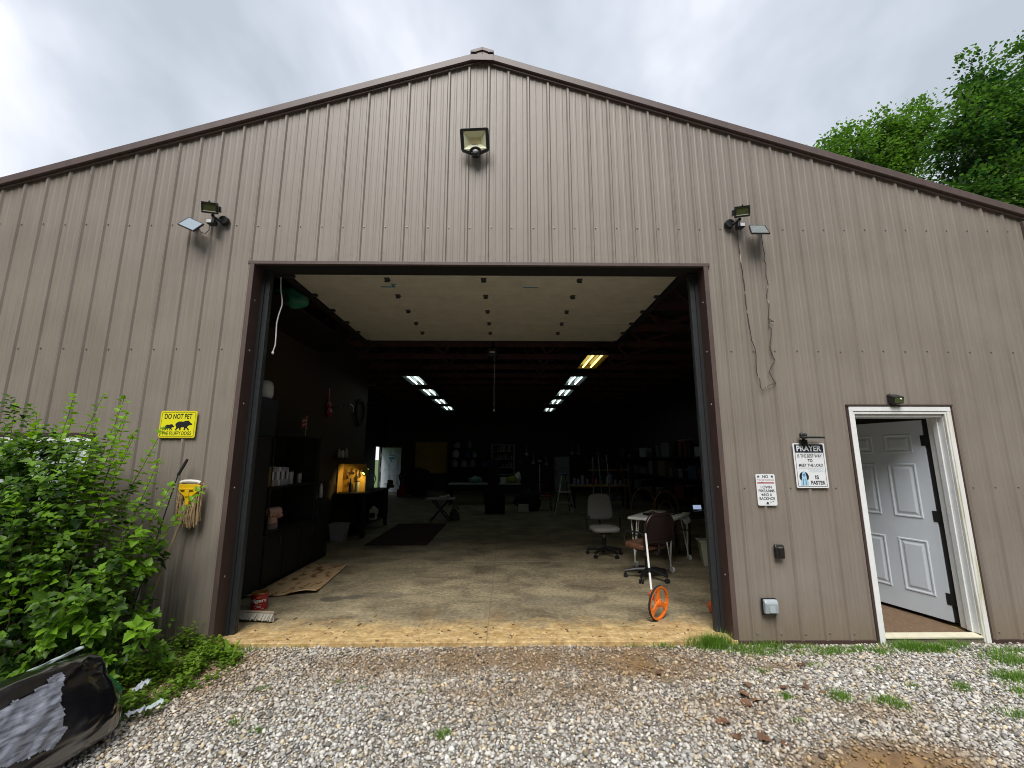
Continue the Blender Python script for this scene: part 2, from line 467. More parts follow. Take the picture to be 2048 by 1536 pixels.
    for (x, y, rx, ry, col, f) in ((-1.80, 1.20, 0.15, 0.11, (0.06, 0.055, 0.042), 0.75), (-1.56, 1.27, 0.13, 0.09, (0.06, 0.055, 0.045), 0.7),
                                   (-0.55, 0.70, 0.12, 0.20, (0.17, 0.10, 0.045), 0.3), (0.21, 0.60, 0.12, 0.20, (0.20, 0.11, 0.045), 0.3),
                                   (-1.2, 1.35, 0.30, 0.12, (0.08, 0.075, 0.06), 0.4), (0.9, 1.1, 0.5, 0.2, (0.09, 0.085, 0.07), 0.35)):
        mp_ = t.nodes.new('ShaderNodeMapping')
        mp_.vector_type = 'POINT'
        mp_.inputs['Location'].default_value = (-x / rx, -y / ry, 0)
        mp_.inputs['Scale'].default_value = (1 / rx, 1 / ry, 0)
        t.links.new(co.outputs['Object'], mp_.inputs['Vector'])
        le = t.nodes.new('ShaderNodeVectorMath'); le.operation = 'LENGTH'
        t.links.new(mp_.outputs[0], le.inputs[0])
        wob = t.nodes.new('ShaderNodeMath'); wob.operation = 'MULTIPLY_ADD'; wob.inputs[1].default_value = 0.9; wob.inputs[2].default_value = -0.45
        t.links.new(nz(11), wob.inputs[0])
        s2 = t.nodes.new('ShaderNodeMath'); s2.operation = 'ADD'
        t.links.new(le.outputs['Value'], s2.inputs[0]); t.links.new(wob.outputs[0], s2.inputs[1])
        m3 = t.nodes.new('ShaderNodeMapRange')
        m3.inputs['From Min'].default_value = 0.75; m3.inputs['From Max'].default_value = 1.1
        m3.inputs['To Min'].default_value = f; m3.inputs['To Max'].default_value = 0
        t.links.new(s2.outputs[0], m3.inputs['Value'])
        mm = t.nodes.new('ShaderNodeMix'); mm.data_type = 'RGBA'
        mm.inputs[7].default_value = (*col, 1)
        t.links.new(m3.outputs[0], mm.inputs[0]); t.links.new(last, mm.inputs[6])
        last = mm.outputs[2]
    t.links.new(last, b.inputs['Base Color'])
    bp = t.nodes.new('ShaderNodeBump'); bp.inputs['Strength'].default_value = 0.25; bp.inputs['Distance'].default_value = 0.006
    t.links.new(nz(30, (1, 1, 1), 6), bp.inputs['Height']); t.links.new(bp.outputs[0], b.inputs['Normal'])


floor_material()


def ground_material():
    m = mat('earth', (0.2, 0.15, 0.09), rough=0.95)
    t = m.node_tree
    b = t.nodes['Principled BSDF']
    co = t.nodes.new('ShaderNodeTexCoord')

    def nz(scale, det=6):
        n = t.nodes.new('ShaderNodeTexNoise')
        n.inputs['Scale'].default_value = scale; n.inputs['Detail'].default_value = det
        t.links.new(co.outputs['Object'], n.inputs['Vector'])
        return n.outputs['Fac']
    # fine crushed stone with earth showing through
    v = t.nodes.new('ShaderNodeTexVoronoi'); v.inputs['Scale'].default_value = 55
    t.links.new(co.outputs['Object'], v.inputs['Vector'])
    rs = t.nodes.new('ShaderNodeValToRGB')
    rs.color_ramp.elements[0].color = (0.11, 0.085, 0.06, 1); rs.color_ramp.elements[1].color = (0.34, 0.31, 0.27, 1)
    t.links.new(v.outputs['Color'], rs.inputs['Fac'])
    re = t.nodes.new('ShaderNodeValToRGB')
    re.color_ramp.elements[0].position = 0.3; re.color_ramp.elements[0].color = (0.13, 0.075, 0.035, 1)
    re.color_ramp.elements[1].position = 0.7; re.color_ramp.elements[1].color = (0.30, 0.185, 0.085, 1)
    t.links.new(nz(9), re.inputs['Fac'])
    fa = t.nodes.new('ShaderNodeAttribute'); fa.attribute_name = 'dirt'
    mx_ = t.nodes.new('ShaderNodeMix'); mx_.data_type = 'RGBA'
    t.links.new(fa.outputs['Fac'], mx_.inputs[0]); t.links.new(rs.outputs['Color'], mx_.inputs[6]); t.links.new(re.outputs['Color'], mx_.inputs[7])
    # grass further away from the yard
    fg = t.nodes.new('ShaderNodeAttribute'); fg.attribute_name = 'green'
    mg = t.nodes.new('ShaderNodeMix'); mg.data_type = 'RGBA'
    mg.inputs[7].default_value = (0.06, 0.11, 0.025, 1)
    t.links.new(fg.outputs['Fac'], mg.inputs[0]); t.links.new(mx_.outputs[2], mg.inputs[6])
    t.links.new(mg.outputs[2], b.inputs['Base Color'])
    bp = t.nodes.new('ShaderNodeBump'); bp.inputs['Strength'].default_value = 0.6; bp.inputs['Distance'].default_value = 0.01
    t.links.new(nz(60, 5), bp.inputs['Height']); t.links.new(bp.outputs[0], b.inputs['Normal'])


ground_material()
mat('stone', (0.545, 0.53, 0.495), rough=0.85, var=0.18, vscale=70, attr='tint')


def bag_material():
    m = mat('bag_black', (0.005, 0.005, 0.007), rough=0.2, spec=0.9)
    t = m.node_tree
    b = t.nodes['Principled BSDF']
    b.inputs['Coat Weight'].default_value = 1.0
    b.inputs['Coat IOR'].default_value = 1.9
    b.inputs['Coat Roughness'].default_value = 0.20
    co = t.nodes.new('ShaderNodeTexCoord')
    mp_ = t.nodes.new('ShaderNodeMapping')
    mp_.inputs['Rotation'].default_value = (0, R(-28), R(10)); mp_.inputs['Scale'].default_value = (2.2, 2.2, 15)
    t.links.new(co.outputs['Object'], mp_.inputs['Vector'])
    n = t.nodes.new('ShaderNodeTexNoise'); n.inputs['Scale'].default_value = 1.3; n.inputs['Detail'].default_value = 5; n.inputs['Distortion'].default_value = 0.6
    t.links.new(mp_.outputs[0], n.inputs['Vector'])
    bp = t.nodes.new('ShaderNodeBump'); bp.inputs['Strength'].default_value = 0.35; bp.inputs['Distance'].default_value = 0.012
    t.links.new(n.outputs['Fac'], bp.inputs['Height']); t.links.new(bp.outputs[0], b.inputs['Normal'])
    n2 = t.nodes.new('ShaderNodeTexNoise'); n2.inputs['Scale'].default_value = 9; n2.inputs['Detail'].default_value = 6
    t.links.new(co.outputs['Object'], n2.inputs['Vector'])
    r = t.nodes.new('ShaderNodeMapRange'); r.inputs['From Min'].default_value = 0.35; r.inputs['From Max'].default_value = 0.7
    r.inputs['To Min'].default_value = 0.10; r.inputs['To Max'].default_value = 0.26
    t.links.new(n2.outputs['Fac'], r.inputs['Value']); t.links.new(r.outputs[0], b.inputs['Roughness'])


bag_material()
mat('bag_sheen', (0.055, 0.06, 0.07), rough=0.2, spec=0.8, col2=(0.27, 0.29, 0.35), vscale=6, stretch=(2, 2, 9), ramp=(0.30, 0.60), bump=0.22, bscale=9, detail=8)  # streaky pale grey that paints a sky sheen on the black bag
mat('bag_green', (0.01, 0.09, 0.035), rough=0.25)
mat('bag_clear', (0.42, 0.50, 0.50), rough=0.18)
mat('bag_white', (0.36, 0.39, 0.43), rough=0.3)

# ================================================================== mesh helpers
ORIGIN = {}


class MB:
    """collects shapes in world coordinates and links them as ONE mesh object"""

    def __init__(self, M=None):
        self.v, self.f, self.t = [], [], []
        self.M = M

    def add(self, vs_, fs, tint=None):
        o = len(self.v)
        if self.M is not None:
            vs_ = [self.M @ Vector(p) for p in vs_]
        self.v += [tuple(p) for p in vs_]
        self.f += [tuple(i + o for i in q) for q in fs]
        self.t += [tint] * len(vs_)
        return self

    def box(self, x0, x1, y0, y1, z0, z1, rot=None, tint=None):
        vs_ = [Vector((x, y, z)) for x in (x0, x1) for y in (y0, y1) for z in (z0, z1)]
        if rot is not None:
            c = Vector(((x0 + x1) / 2, (y0 + y1) / 2, (z0 + z1) / 2))
            q = Euler(rot).to_matrix()
            vs_ = [c + q @ (p - c) for p in vs_]
        return self.add(vs_, [(0, 1, 3, 2), (4, 6, 7, 5), (0, 4, 5, 1), (2, 3, 7, 6), (0, 2, 6, 4), (1, 5, 7, 3)], tint)

    def cyl(self, p0, p1, r0, r1=None, n=12, cap=True, tint=None):
        r1 = r0 if r1 is None else r1
        p0, p1 = Vector(p0), Vector(p1)
        d = (p1 - p0).normalized()
        a = d.orthogonal().normalized(); b = d.cross(a)
        vs_, fs = [], []
        for k in range(n):
            w = 2 * math.pi * k / n
            u = a * math.cos(w) + b * math.sin(w)
            vs_ += [p0 + u * r0, p1 + u * r1]
        for k in range(n):
            j = (k + 1) % n
            fs.append((2 * k, 2 * j, 2 * j + 1, 2 * k + 1))
        if cap:
            fs.append(tuple(2 * k for k in reversed(range(n))))
            fs.append(tuple(2 * k + 1 for k in range(n)))
        return self.add(vs_, fs, tint)

    def tube(self, pts, r, n=6, closed=False, tint=None):
        pts = [Vector(p) for p in pts]
        m = len(pts)
        rs = r if isinstance(r, (list, tuple)) else [r] * m
        vs_, fs = [], []
        prev = None
        for i, p in enumerate(pts):
            if closed:
                d = pts[(i + 1) % m] - pts[i - 1]
            else:
                d = pts[min(i + 1, m - 1)] - pts[max(i - 1, 0)]
            d.normalize()
            if prev is None:
                a = d.orthogonal().normalized()
            else:
                a = (prev - d * prev.dot(d)).normalized()
            prev = a
            b = d.cross(a)
            for k in range(n):
                w = 2 * math.pi * k / n
                vs_.append(p + (a * math.cos(w) + b * math.sin(w)) * rs[i])
        for i in range(m if closed else m - 1):
            j = (i + 1) % m
            for k in range(n):
                q = (k + 1) % n
                fs.append((i * n + k, i * n + q, j * n + q, j * n + k))
        if not closed:
            fs.append(tuple(reversed(range(n))))
            fs.append(tuple(range((m - 1) * n, m * n)))
        return self.add(vs_, fs, tint)

    def lathe(self, prof, c=(0, 0, 0), n=20, axis='Z', tint=None):
        vs_, fs = [], []
        for (r, z) in prof:
            for k in range(n):
                w = 2 * math.pi * k / n
                p = (r * math.cos(w), r * math.sin(w), z)
                if axis == 'Y':
                    p = (p[0], p[2], p[1])
                elif axis == 'X':
                    p = (p[2], p[0], p[1])
                vs_.append((c[0] + p[0], c[1] + p[1], c[2] + p[2]))
        for i in range(len(prof) - 1):
            for k in range(n):
                q = (k + 1) % n
                fs.append((i * n + k, i * n + q, (i + 1) * n + q, (i + 1) * n + k))
        return self.add(vs_, fs, tint)

    def ell(self, c, r, n=12, m=8, rot=None, tint=None):
        q = Euler(rot).to_matrix() if rot else Matrix.Identity(3)
        vs_, fs = [], []
        for i in range(m + 1):
            th = math.pi * i / m
            for k in range(n):
                w = 2 * math.pi * k / n
                vs_.append(Vector(c) + q @ Vector((r[0] * math.sin(th) * math.cos(w), r[1] * math.sin(th) * math.sin(w), r[2] * math.cos(th))))
        for i in range(m):
            for k in range(n):
                j = (k + 1) % n
                fs.append((i * n + k, (i + 1) * n + k, (i + 1) * n + j, i * n + j))
        return self.add(vs_, fs, tint)

    def prism_y(self, poly, y0, y1, tint=None):
        """polygon in (x,z), extruded along y"""
        n = len(poly)
        vs_ = [(x, y0, z) for x, z in poly] + [(x, y1, z) for x, z in poly]
        fs = [tuple(range(n)), tuple(reversed(range(n, 2 * n)))]
        fs += [(i, i + n, (i + 1) % n + n, (i + 1) % n) for i in range(n)]
        return self.add(vs_, fs, tint)

    def prism_x(self, poly, x0, x1, tint=None):
        n = len(poly)
        vs_ = [(x0, y, z) for y, z in poly] + [(x1, y, z) for y, z in poly]
        fs = [tuple(range(n)), tuple(reversed(range(n, 2 * n)))]
        fs += [(i, i + n, (i + 1) % n + n, (i + 1) % n) for i in range(n)]
        return self.add(vs_, fs, tint)

    def grid(self, fn, nu, nv, tint=None):
        vs_ = [fn(i / nu, j / nv) for j in range(nv + 1) for i in range(nu + 1)]
        fs = [(j * (nu + 1) + i, j * (nu + 1) + i + 1, (j + 1) * (nu + 1) + i + 1, (j + 1) * (nu + 1) + i) for j in range(nv) for i in range(nu)]
        return self.add(vs_, fs, tint)

    def build(self, name, material, parent=None, smooth=False, bevel=0.0, fix=True, solid=0.0):
        o0 = ORIGIN.get(parent.name, Vector((0, 0, 0))) if parent else Vector((0, 0, 0))
        me = bpy.data.meshes.new(name)
        me.from_pydata([(p[0] - o0.x, p[1] - o0.y, p[2] - o0.z) for p in self.v], [], self.f)
        if any(x is not None for x in self.t):
            ca = me.color_attributes.new('tint', 'FLOAT_COLOR', 'POINT')
            ca.data.foreach_set('color', [c for x in self.t for c in ((*x, 1) if x is not None else (1, 1, 1, 1))])
        if fix:
            bm = bmesh.new(); bm.from_mesh(me)
            bmesh.ops.recalc_face_normals(bm, faces=bm.faces)
            bm.to_mesh(me); bm.free()
        if smooth:
            me.shade_smooth()
            if smooth != 'all':
                me.set_sharp_from_angle(angle=R(38))
        me.materials.append(MATS[material])
        o = bpy.data.objects.new(name, me)
        COL.objects.link(o)
        if parent is not None:
            o.parent = parent
        ORIGIN[o.name] = o0
        if bevel:
            bv = o.modifiers.new('bevel', 'BEVEL')
            bv.width = bevel; bv.segments = 2; bv.limit_method = 'ANGLE'; bv.angle_limit = R(40)
        if solid:
            so = o.modifiers.new('solid', 'SOLIDIFY'); so.thickness = solid; so.offset = 0
        return o


def tag(o, label=None, cat=None, group=None, kind=None):
    if label: o['label'] = label
    if cat: o['category'] = cat
    if group: o['group'] = group
    if kind: o['kind'] = kind
    return o


def thing(name, loc, label, cat, group=None):
    o = bpy.data.objects.new(name, None)
    o.empty_display_size = 0.1
    COL.objects.link(o)
    o.location = loc
    ORIGIN[o.name] = Vector(loc)
    return tag(o, label, cat, group)


def copy_tree(o, parent=None):
    c = o.copy()
    COL.objects.link(c)
    ORIGIN[c.name] = ORIGIN.get(o.name, Vector((0, 0, 0)))
    if parent is not None:
        c.parent = parent
    for ch in list(o.children):
        copy_tree(ch, c)
    return c


def text_mesh(s, bold=0.0):
    cu = bpy.data.curves.new('t', 'FONT')
    cu.body = s
    cu.size = 1.0
    cu.offset = bold
    cu.resolution_u = 4
    ob = bpy.data.objects.new('t', cu)
    COL.objects.link(ob)
    dg = bpy.context.evaluated_depsgraph_get()
    me = bpy.data.meshes.new_from_object(ob.evaluated_get(dg))
    vs_ = [tuple(v.co) for v in me.vertices]
    fs = [tuple(p.vertices) for p in me.polygons]
    bpy.data.objects.remove(ob); bpy.data.curves.remove(cu); bpy.data.meshes.remove(me)
    xs = [v[0] for v in vs_]; ys = [v[1] for v in vs_]
    x0, x1, y0, y1 = min(xs), max(xs), min(ys), max(ys)
    return [((v[0] - x0) / (x1 - x0), (v[1] - y0) / (y1 - y0)) for v in vs_], fs


def put_text(mb, s, x0, x1, z0, z1, y, bold=0.0):
    """flat print in the x-z plane facing -Y"""
    vs_, fs = text_mesh(s, bold)
    mb.add([(x0 + u * (x1 - x0), y, z0 + w * (z1 - z0)) for u, w in vs_], fs)


def rrect(x0, x1, z0, z1, r, n=4):
    pts = []
    for cx, cz, a0 in ((x1 - r, z1 - r, 0), (x0 + r, z1 - r, 90), (x0 + r, z0 + r, 180), (x1 - r, z0 + r, 270)):
        for k in range(n + 1):
            a = R(a0 + 90 * k / n)
            pts.append((cx + r * math.cos(a), cz + r * math.sin(a)))
    return pts


# ================================================================== ground
GZ = -0.05


def ground_z(x, y):
    a = noise.noise(Vector((x * 0.9, y * 0.9, 0))) * 0.018 + noise.noise(Vector((x * 3.1, y * 3.1, 4))) * 0.008
    edge = max(0.0, 1.0 + y / 1.2) if y < 0 else 1.0
    return GZ - 0.010 + a * (1 - 0.6 * min(1, edge)) - 0.02 * max(0, min(1, (-y - 0.6) / 3)) + 0.022 * min(1, max(0, edge)) ** 3 * (1 if y < .05 else 0)


def dirt_amount(x, y):
    n = noise.noise(Vector((x * 2.3, y * 2.3, 1.7))) * 0.5 + noise.noise(Vector((x * 6, y * 6, 3.7))) * 0.35
    d = 0.0
    for (cx, cy, rx, ry, s) in ((2.45, -1.55, 0.50, 0.20, 1.3), (0.9, -0.24, 1.6, 0.30, 0.80), (1.5, -0.38, 0.8, 0.28, 0.82), (-0.3, -0.30, 1.3, 0.28, 0.72), (0.6, -0.75, 1.1, 0.35, 0.5), (1.9, -1.0, .6, .3, .45),
                                (2.1, -0.95, 0.35, 0.18, 0.45), (2.55, -0.42, 0.25, 0.08, 0.6), (2.9, -1.05, 0.4, 0.16, 0.4), (-2.6, -0.5, 0.9, 0.6, 0.9)):
        q = ((x - cx) / rx) ** 2 + ((y - cy) / ry) ** 2
        d = max(d, s * math.exp(-q * 0.8))
    return max(0.0, min(1.0, d + n * 0.45 * (0.35 + d)))


def build_ground():
    xs = list(np.concatenate([[-400, -150, -60, -30, -18], np.arange(-12, 12.01, 0.12), [18, 30, 60, 150, 400]]))
    ys = list(np.concatenate([[-400, -150, -60, -30, -18], np.arange(-10, 0.49, 0.12), [1, 3, 8, 14, 19, 30, 60, 150, 500]]))
    vs_, dirt, green = [], [], []
    for y in ys:
        for x in xs:
            near = abs(x) <= 12.1 and -10.1 <= y <= 0.5
            vs_.append((x, y, ground_z(x, y) if near else GZ - 0.06))
            dirt.append(dirt_amount(x, y) if near else 0.3)
            far = max(abs(x) - 8.5, -9 - y, 0.0) if y < 0.6 else (3.0 if abs(x) > 6.4 or y > 18.5 else 0)
            green.append(max(0.0, min(1.0, far / 3)))
    n = len(xs)
    fs = [(j * n + i, j * n + i + 1, (j + 1) * n + i + 1, (j + 1) * n + i) for j in range(len(ys) - 1) for i in range(n - 1)]
    me = bpy.data.meshes.new('ground')
    me.from_pydata(vs_, [], fs)
    for nm, arr in (('dirt', dirt), ('green', green)):
        at = me.attributes.new(nm, 'FLOAT', 'POINT')
        at.data.foreach_set('value', arr)
    me.shade_smooth()
    me.materials.append(MATS['earth'])
    o = bpy.data.objects.new('ground', me)
    COL.objects.link(o)
    tag(o, kind='structure')


build_ground()


def build_gravel():
    rg = np.random.default_rng(3)
    # 4 angular stone shapes from a jittered icosahedron
    ph = (1 + 5 ** 0.5) / 2
    iv = np.array([(-1, ph, 0), (1, ph, 0), (-1, -ph, 0), (1, -ph, 0), (0, -1, ph), (0, 1, ph), (0, -1, -ph), (0, 1, -ph), (ph, 0, -1), (ph, 0, 1), (-ph, 0, -1), (-ph, 0, 1)], float)
    iv /= np.linalg.norm(iv[0])
    fi = np.array([(0, 11, 5), (0, 5, 1), (0, 1, 7), (0, 7, 10), (0, 10, 11), (1, 5, 9), (5, 11, 4), (11, 10, 2), (10, 7, 6), (7, 1, 8), (3, 9, 4), (3, 4, 2), (3, 2, 6), (3, 6, 8), (3, 8, 9), (4, 9, 5), (2, 4, 11), (6, 2, 10), (8, 6, 7), (9, 8, 1)])
    shapes = [iv * (1 + rg.uniform(-0.28, 0.28, (12, 1))) * np.array([1, rg.uniform(.65, .9), rg.uniform(.45, .65)]) for _ in range(8)]
    P = []
    # cells: a jittered grid, denser in front of the lens
    for (x0, x1, y0, y1, sp) in ((-5.6, 7.0, -2.5, -0.04, 0.0178),):
        nx, ny = int((x1 - x0) / sp), int((y1 - y0) / sp)
        gx, gy = np.meshgrid(x0 + (np.arange(nx) + .5) * sp, y0 + (np.arange(ny) + .5) * sp)
        q = np.stack([gx.ravel(), gy.ravel()], 1) + rg.uniform(-.5, .5, (nx * ny, 2)) * sp * 1.1
        P.append(q)
    P = np.concatenate(P)
    P = P[P[:, 1] < -0.040]
    keep = []
    zs = []
    for x, y in P:
        # outside the picture's wedge only a thinner scatter
        lim = 2.9 + (y + 2.6) * 1.55
        side = abs(x - 0.28) > lim + 0.6
        d = dirt_amount(x, y)
        p = 1.0 if d < 0.45 else max(0.14, 1.3 - 1.15 * d)
        if side: p *= 0.35
        if x < -2.35 and y > -0.95: p *= 0.15
        if y < -2.1: p *= 0.5
        keep.append(rg.random() < p)
        zs.append(ground_z(x, y) if keep[-1] else 0)
    keep = np.array(keep)
    P = P[keep]; zs = np.array(zs)[keep]
    ex = np.stack([rg.uniform(-2.3, 2.3, 110), np.abs(rg.normal(0, .13, 110)) - .02], 1)
    P = np.concatenate([P, ex]); zs = np.concatenate([zs, np.full(110, -.002)])
    n = len(P)
    size = np.clip(rg.lognormal(math.log(0.0098), 0.36, n), 0.005, 0.024)
    size[-110:] *= 0.55
    ang = rg.uniform(0, 2 * math.pi, n)
    tx, ty = rg.normal(0, .38, n), rg.normal(0, .38, n)
    ca, sa = np.cos(ang), np.sin(ang)
    allv = np.zeros((n, 12, 3)); which = rg.integers(0, 8, n)
    for s in range(8):
        i = np.where(which == s)[0]
        v = shapes[s][None] * size[i][:, None, None]
        x, y, z = v[..., 0], v[..., 1], v[..., 2]
        y, z = y * np.cos(tx[i])[:, None] - z * np.sin(tx[i])[:, None], y * np.sin(tx[i])[:, None] + z * np.cos(tx[i])[:, None]
        x, z = x * np.cos(ty[i])[:, None] + z * np.sin(ty[i])[:, None], -x * np.sin(ty[i])[:, None] + z * np.cos(ty[i])[:, None]
        X = x * ca[i][:, None] - y * sa[i][:, None]
        Y = x * sa[i][:, None] + y * ca[i][:, None]
        allv[i, :, 0] = X + P[i, 0][:, None]; allv[i, :, 1] = Y + P[i, 1][:, None]
        allv[i, :, 2] = z + (zs[i] + size[i] * 0.25 + rg.uniform(0, .008, len(i)))[:, None]
    faces = (fi[None] + (np.arange(n) * 12)[:, None, None]).reshape(-1)
    me = bpy.data.meshes.new('gravel')
    me.vertices.add(n * 12)
    me.vertices.foreach_set('co', allv.reshape(-1))
    nf = n * 20
    me.loops.add(nf * 3); me.loops.foreach_set('vertex_index', faces.astype(np.int32))
    me.polygons.add(nf)
    me.polygons.foreach_set('loop_start', np.arange(0, nf * 3, 3, dtype=np.int32))
    me.update(calc_edges=True)
    # limestone greys, some tan, some nearly black
    k = np.clip(rg.normal(0.90, 0.26, n), 0.35, 1.6)
    tint = np.stack([k, k, k * 1.01], 1)
    u = rg.random(n)
    tan = u < 0.16
    tint[tan] *= np.array([1.02, 0.88, 0.66])
    tint[(u > 0.93)] *= 0.34
    tint[(u > 0.89) & (u < 0.93)] *= np.array([1.25, 1.25, 1.25])
    dd = np.array([dirt_amount(x, y) for x, y in P])
    tint = tint * (1 - 0.62 * dd[:, None] * np.array([0.70, 1.0, 1.35]))
    tint = np.clip(tint, 0.02, 1.6)
    col = np.ones((n, 12, 4)); col[..., :3] = tint[:, None]
    a = me.color_attributes.new('tint', 'FLOAT_COLOR', 'POINT')
    a.data.foreach_set('color', col.reshape(-1))
    me.materials.append(MATS['stone'])
    o = bpy.data.objects.new('gravel', me)
    COL.objects.link(o)
    tag(o, 'loose grey crushed limestone gravel covering the yard', None, None, 'stuff')


build_gravel()

# ================================================================== the barn
RX, RZ, SL = -0.012, 6.215, 0.325     # ridge x, height of the siding's top line, roof slope
BL, BR, BY = -6.10, 6.06, 18.3
OPW, OPH = 2.40, 3.70                 # garage opening
DX0, DX1, DZ = 3.765, 4.765, 2.145    # entry door opening in the siding
WX0, WX1, WZ0, WZ1 = -4.78, -3.78, 0.95, 1.86


def top_z(x):
    return RZ - SL * abs(x - RX)


barn = thing('barn', (0, 0, 0), 'tan ribbed metal barn with brown trim and wide open garage doorway', 'barn')

# ---- ribbed siding, one sheet of four ribs at a time
RIB = 0.2286
rib0 = 0.066
prof = [(0.0, 0.0), (0.030, 0.0)]


def rib_profile(xr):
    """points (x, y) from one major rib centre to the next"""
    p = [(xr - 0.0, -0.020), (xr + 0.009, -0.020), (xr + 0.022, -0.002)]
    for c in (xr + 0.0762, xr + 0.1524):
        p += [(c - 0.017, -0.002), (c - 0.007, -0.0048), (c + 0.007, -0.0048), (c + 0.017, -0.002)]
    p += [(xr + RIB - 0.022, -0.002), (xr + RIB - 0.009, -0.020)]
    return p


def z_spans(x, xm):
    """open vertical spans of siding at the strip with middle xm"""
    z0 = -0.015
    sp = [(z0, None)]
    if -OPW < xm < OPW:
        sp = [(OPH, None)]
    elif DX0 < xm < DX1:
        sp = [(DZ, None)]
    elif WX0 < xm < WX1:
        sp = [(z0, WZ0), (WZ1, None)]
    return sp


k0 = math.floor((BL - rib0) / RIB)
cuts = [-OPW, OPW, DX0, DX1, WX0, WX1, RX]
start = -27
seams = []
k = start
while rib0 + k * RIB < BR:
    xs0, xs1 = rib0 + k * RIB, rib0 + (k + 4) * RIB
    pts = []
    for q in range(4):
        pts += rib_profile(xs0 + q * RIB)
    pts.append((xs1 - 0.0012, -0.020))
    pts = [p for p in pts if BL <= p[0] <= BR]
    if len(pts) > 1:
        for c in cuts:
            for i in range(len(pts) - 1):
                if pts[i][0] + 1e-6 < c < pts[i + 1][0] - 1e-6:
                    f = (c - pts[i][0]) / (pts[i + 1][0] - pts[i][0])
                    pts.insert(i + 1, (c, pts[i][1] + f * (pts[i + 1][1] - pts[i][1])))
                    break
        mb = MB()
        for i in range(len(pts) - 1):
            (xa, ya), (xb, yb) = pts[i], pts[i + 1]
            for (za_, zb_) in z_spans(xa, (xa + xb) / 2):
                ta = top_z(xa) if zb_ is None else zb_
                tb = top_z(xb) if zb_ is None else zb_
                mb.add([(xa, ya, za_), (xb, yb, za_), (xb, yb, tb), (xa, ya, ta)], [(0, 1, 2, 3)])
        if mb.f:
            mb.build('wall_panel', 'siding', barn, fix=False)
        seams.append(xs0)
    k += 4

# ---- rows of screws beside every rib (joined: far too small to pick apart)
mb = MB()
for zr in (0.045, 1.37, 2.755, 4.13):
    for k in range(-27, 27):
        x = rib0 + k * RIB + 0.040 + rnd.uniform(-.004, .004)
        z = zr + rnd.uniform(-.006, .006)
        if not (BL + .05 < x < BR - .05) or z > top_z(x) - .1: continue
        if -OPW - .02 < x < OPW + .02 and z < OPH + .05: continue
        if DX0 - .06 < x < DX1 + .06 and z < DZ + .06: continue
        if WX0 - .06 < x < WX1 + .06 and WZ0 < z < WZ1 + .05: continue
        mb.cyl((x, -0.001, z), (x, -0.006, z), 0.0085, 0.0085, 8)
        mb.cyl((x, -0.006, z), (x, -0.012, z), 0.0055, 0.0050, 6)
tag(mb.build('screw_row', 'screw_steel', barn), kind='stuff')

# ---- brown trims
for (xa, xb) in ((BL, -OPW - .04), (OPW + .04, DX0 - .05), (DX1 + .05, BR)):
    mb = MB(); mb.box(xa, xb, -0.026, 0.049, -0.06, -0.012); mb.build('base_trim', 'dark_brown', barn)
# door opening: thin face flange and deep return
mb = MB(); mb.box(-OPW - 0.05, OPW + 0.05, 0.012, 0.26, OPH - 0.012, OPH + 0.016); mb.build('header_soffit', 'black_matte', barn)
mb = MB(); mb.box(-OPW - 0.055, OPW + 0.055, -0.028, 0.011, OPH - 0.020, OPH + 0.016)
mb.build('header_trim', 'brown_trim', barn, bevel=0.002)
for s in (-1, 1):
    mb = MB()
    a, b_ = sorted((s * (OPW - 0.012), s * (OPW + 0.034)))
    mb.box(a, b_, -0.027, -0.020, -0.03, OPH - 0.006)
    a, b_ = sorted((s * (OPW - 0.012), s * (OPW - 0.006)))
    mb.build('jamb_trim', 'brown_trim', barn, bevel=0.0015)
    mb = MB(); mb.box(a, b_, -0.0195, 0.15, -0.03, OPH - 0.006)
    mb.build('jamb_return', 'dark_brown', barn)
    mb = MB()
    a, b_ = sorted((s * (OPW - 0.005), s * (OPW + 0.14)))
    mb.box(a, b_, 0.002, 0.26, -0.0, OPH - 0.006)
    mb.build('jamb_post', 'dark_brown', barn)
    mb = MB()
    for z in (0.55, 1.37, 2.2, 2.755, 3.3):
        x = s * (OPW - 0.0125); x2 = s * (OPW - 0.0165)
        mb.cyl((x, 0.05, z), (x2, 0.05, z), 0.010, 0.008, 8)
    tag(mb.build('jamb_screws', 'screw_steel', barn), kind='stuff')
# header beam behind the trim
mb = MB(); mb.box(-2.55, 2.55, 0.004, 0.26, OPH + 0.02, OPH + 0.36)
mb.build('header_beam', 'dark_brown', barn)

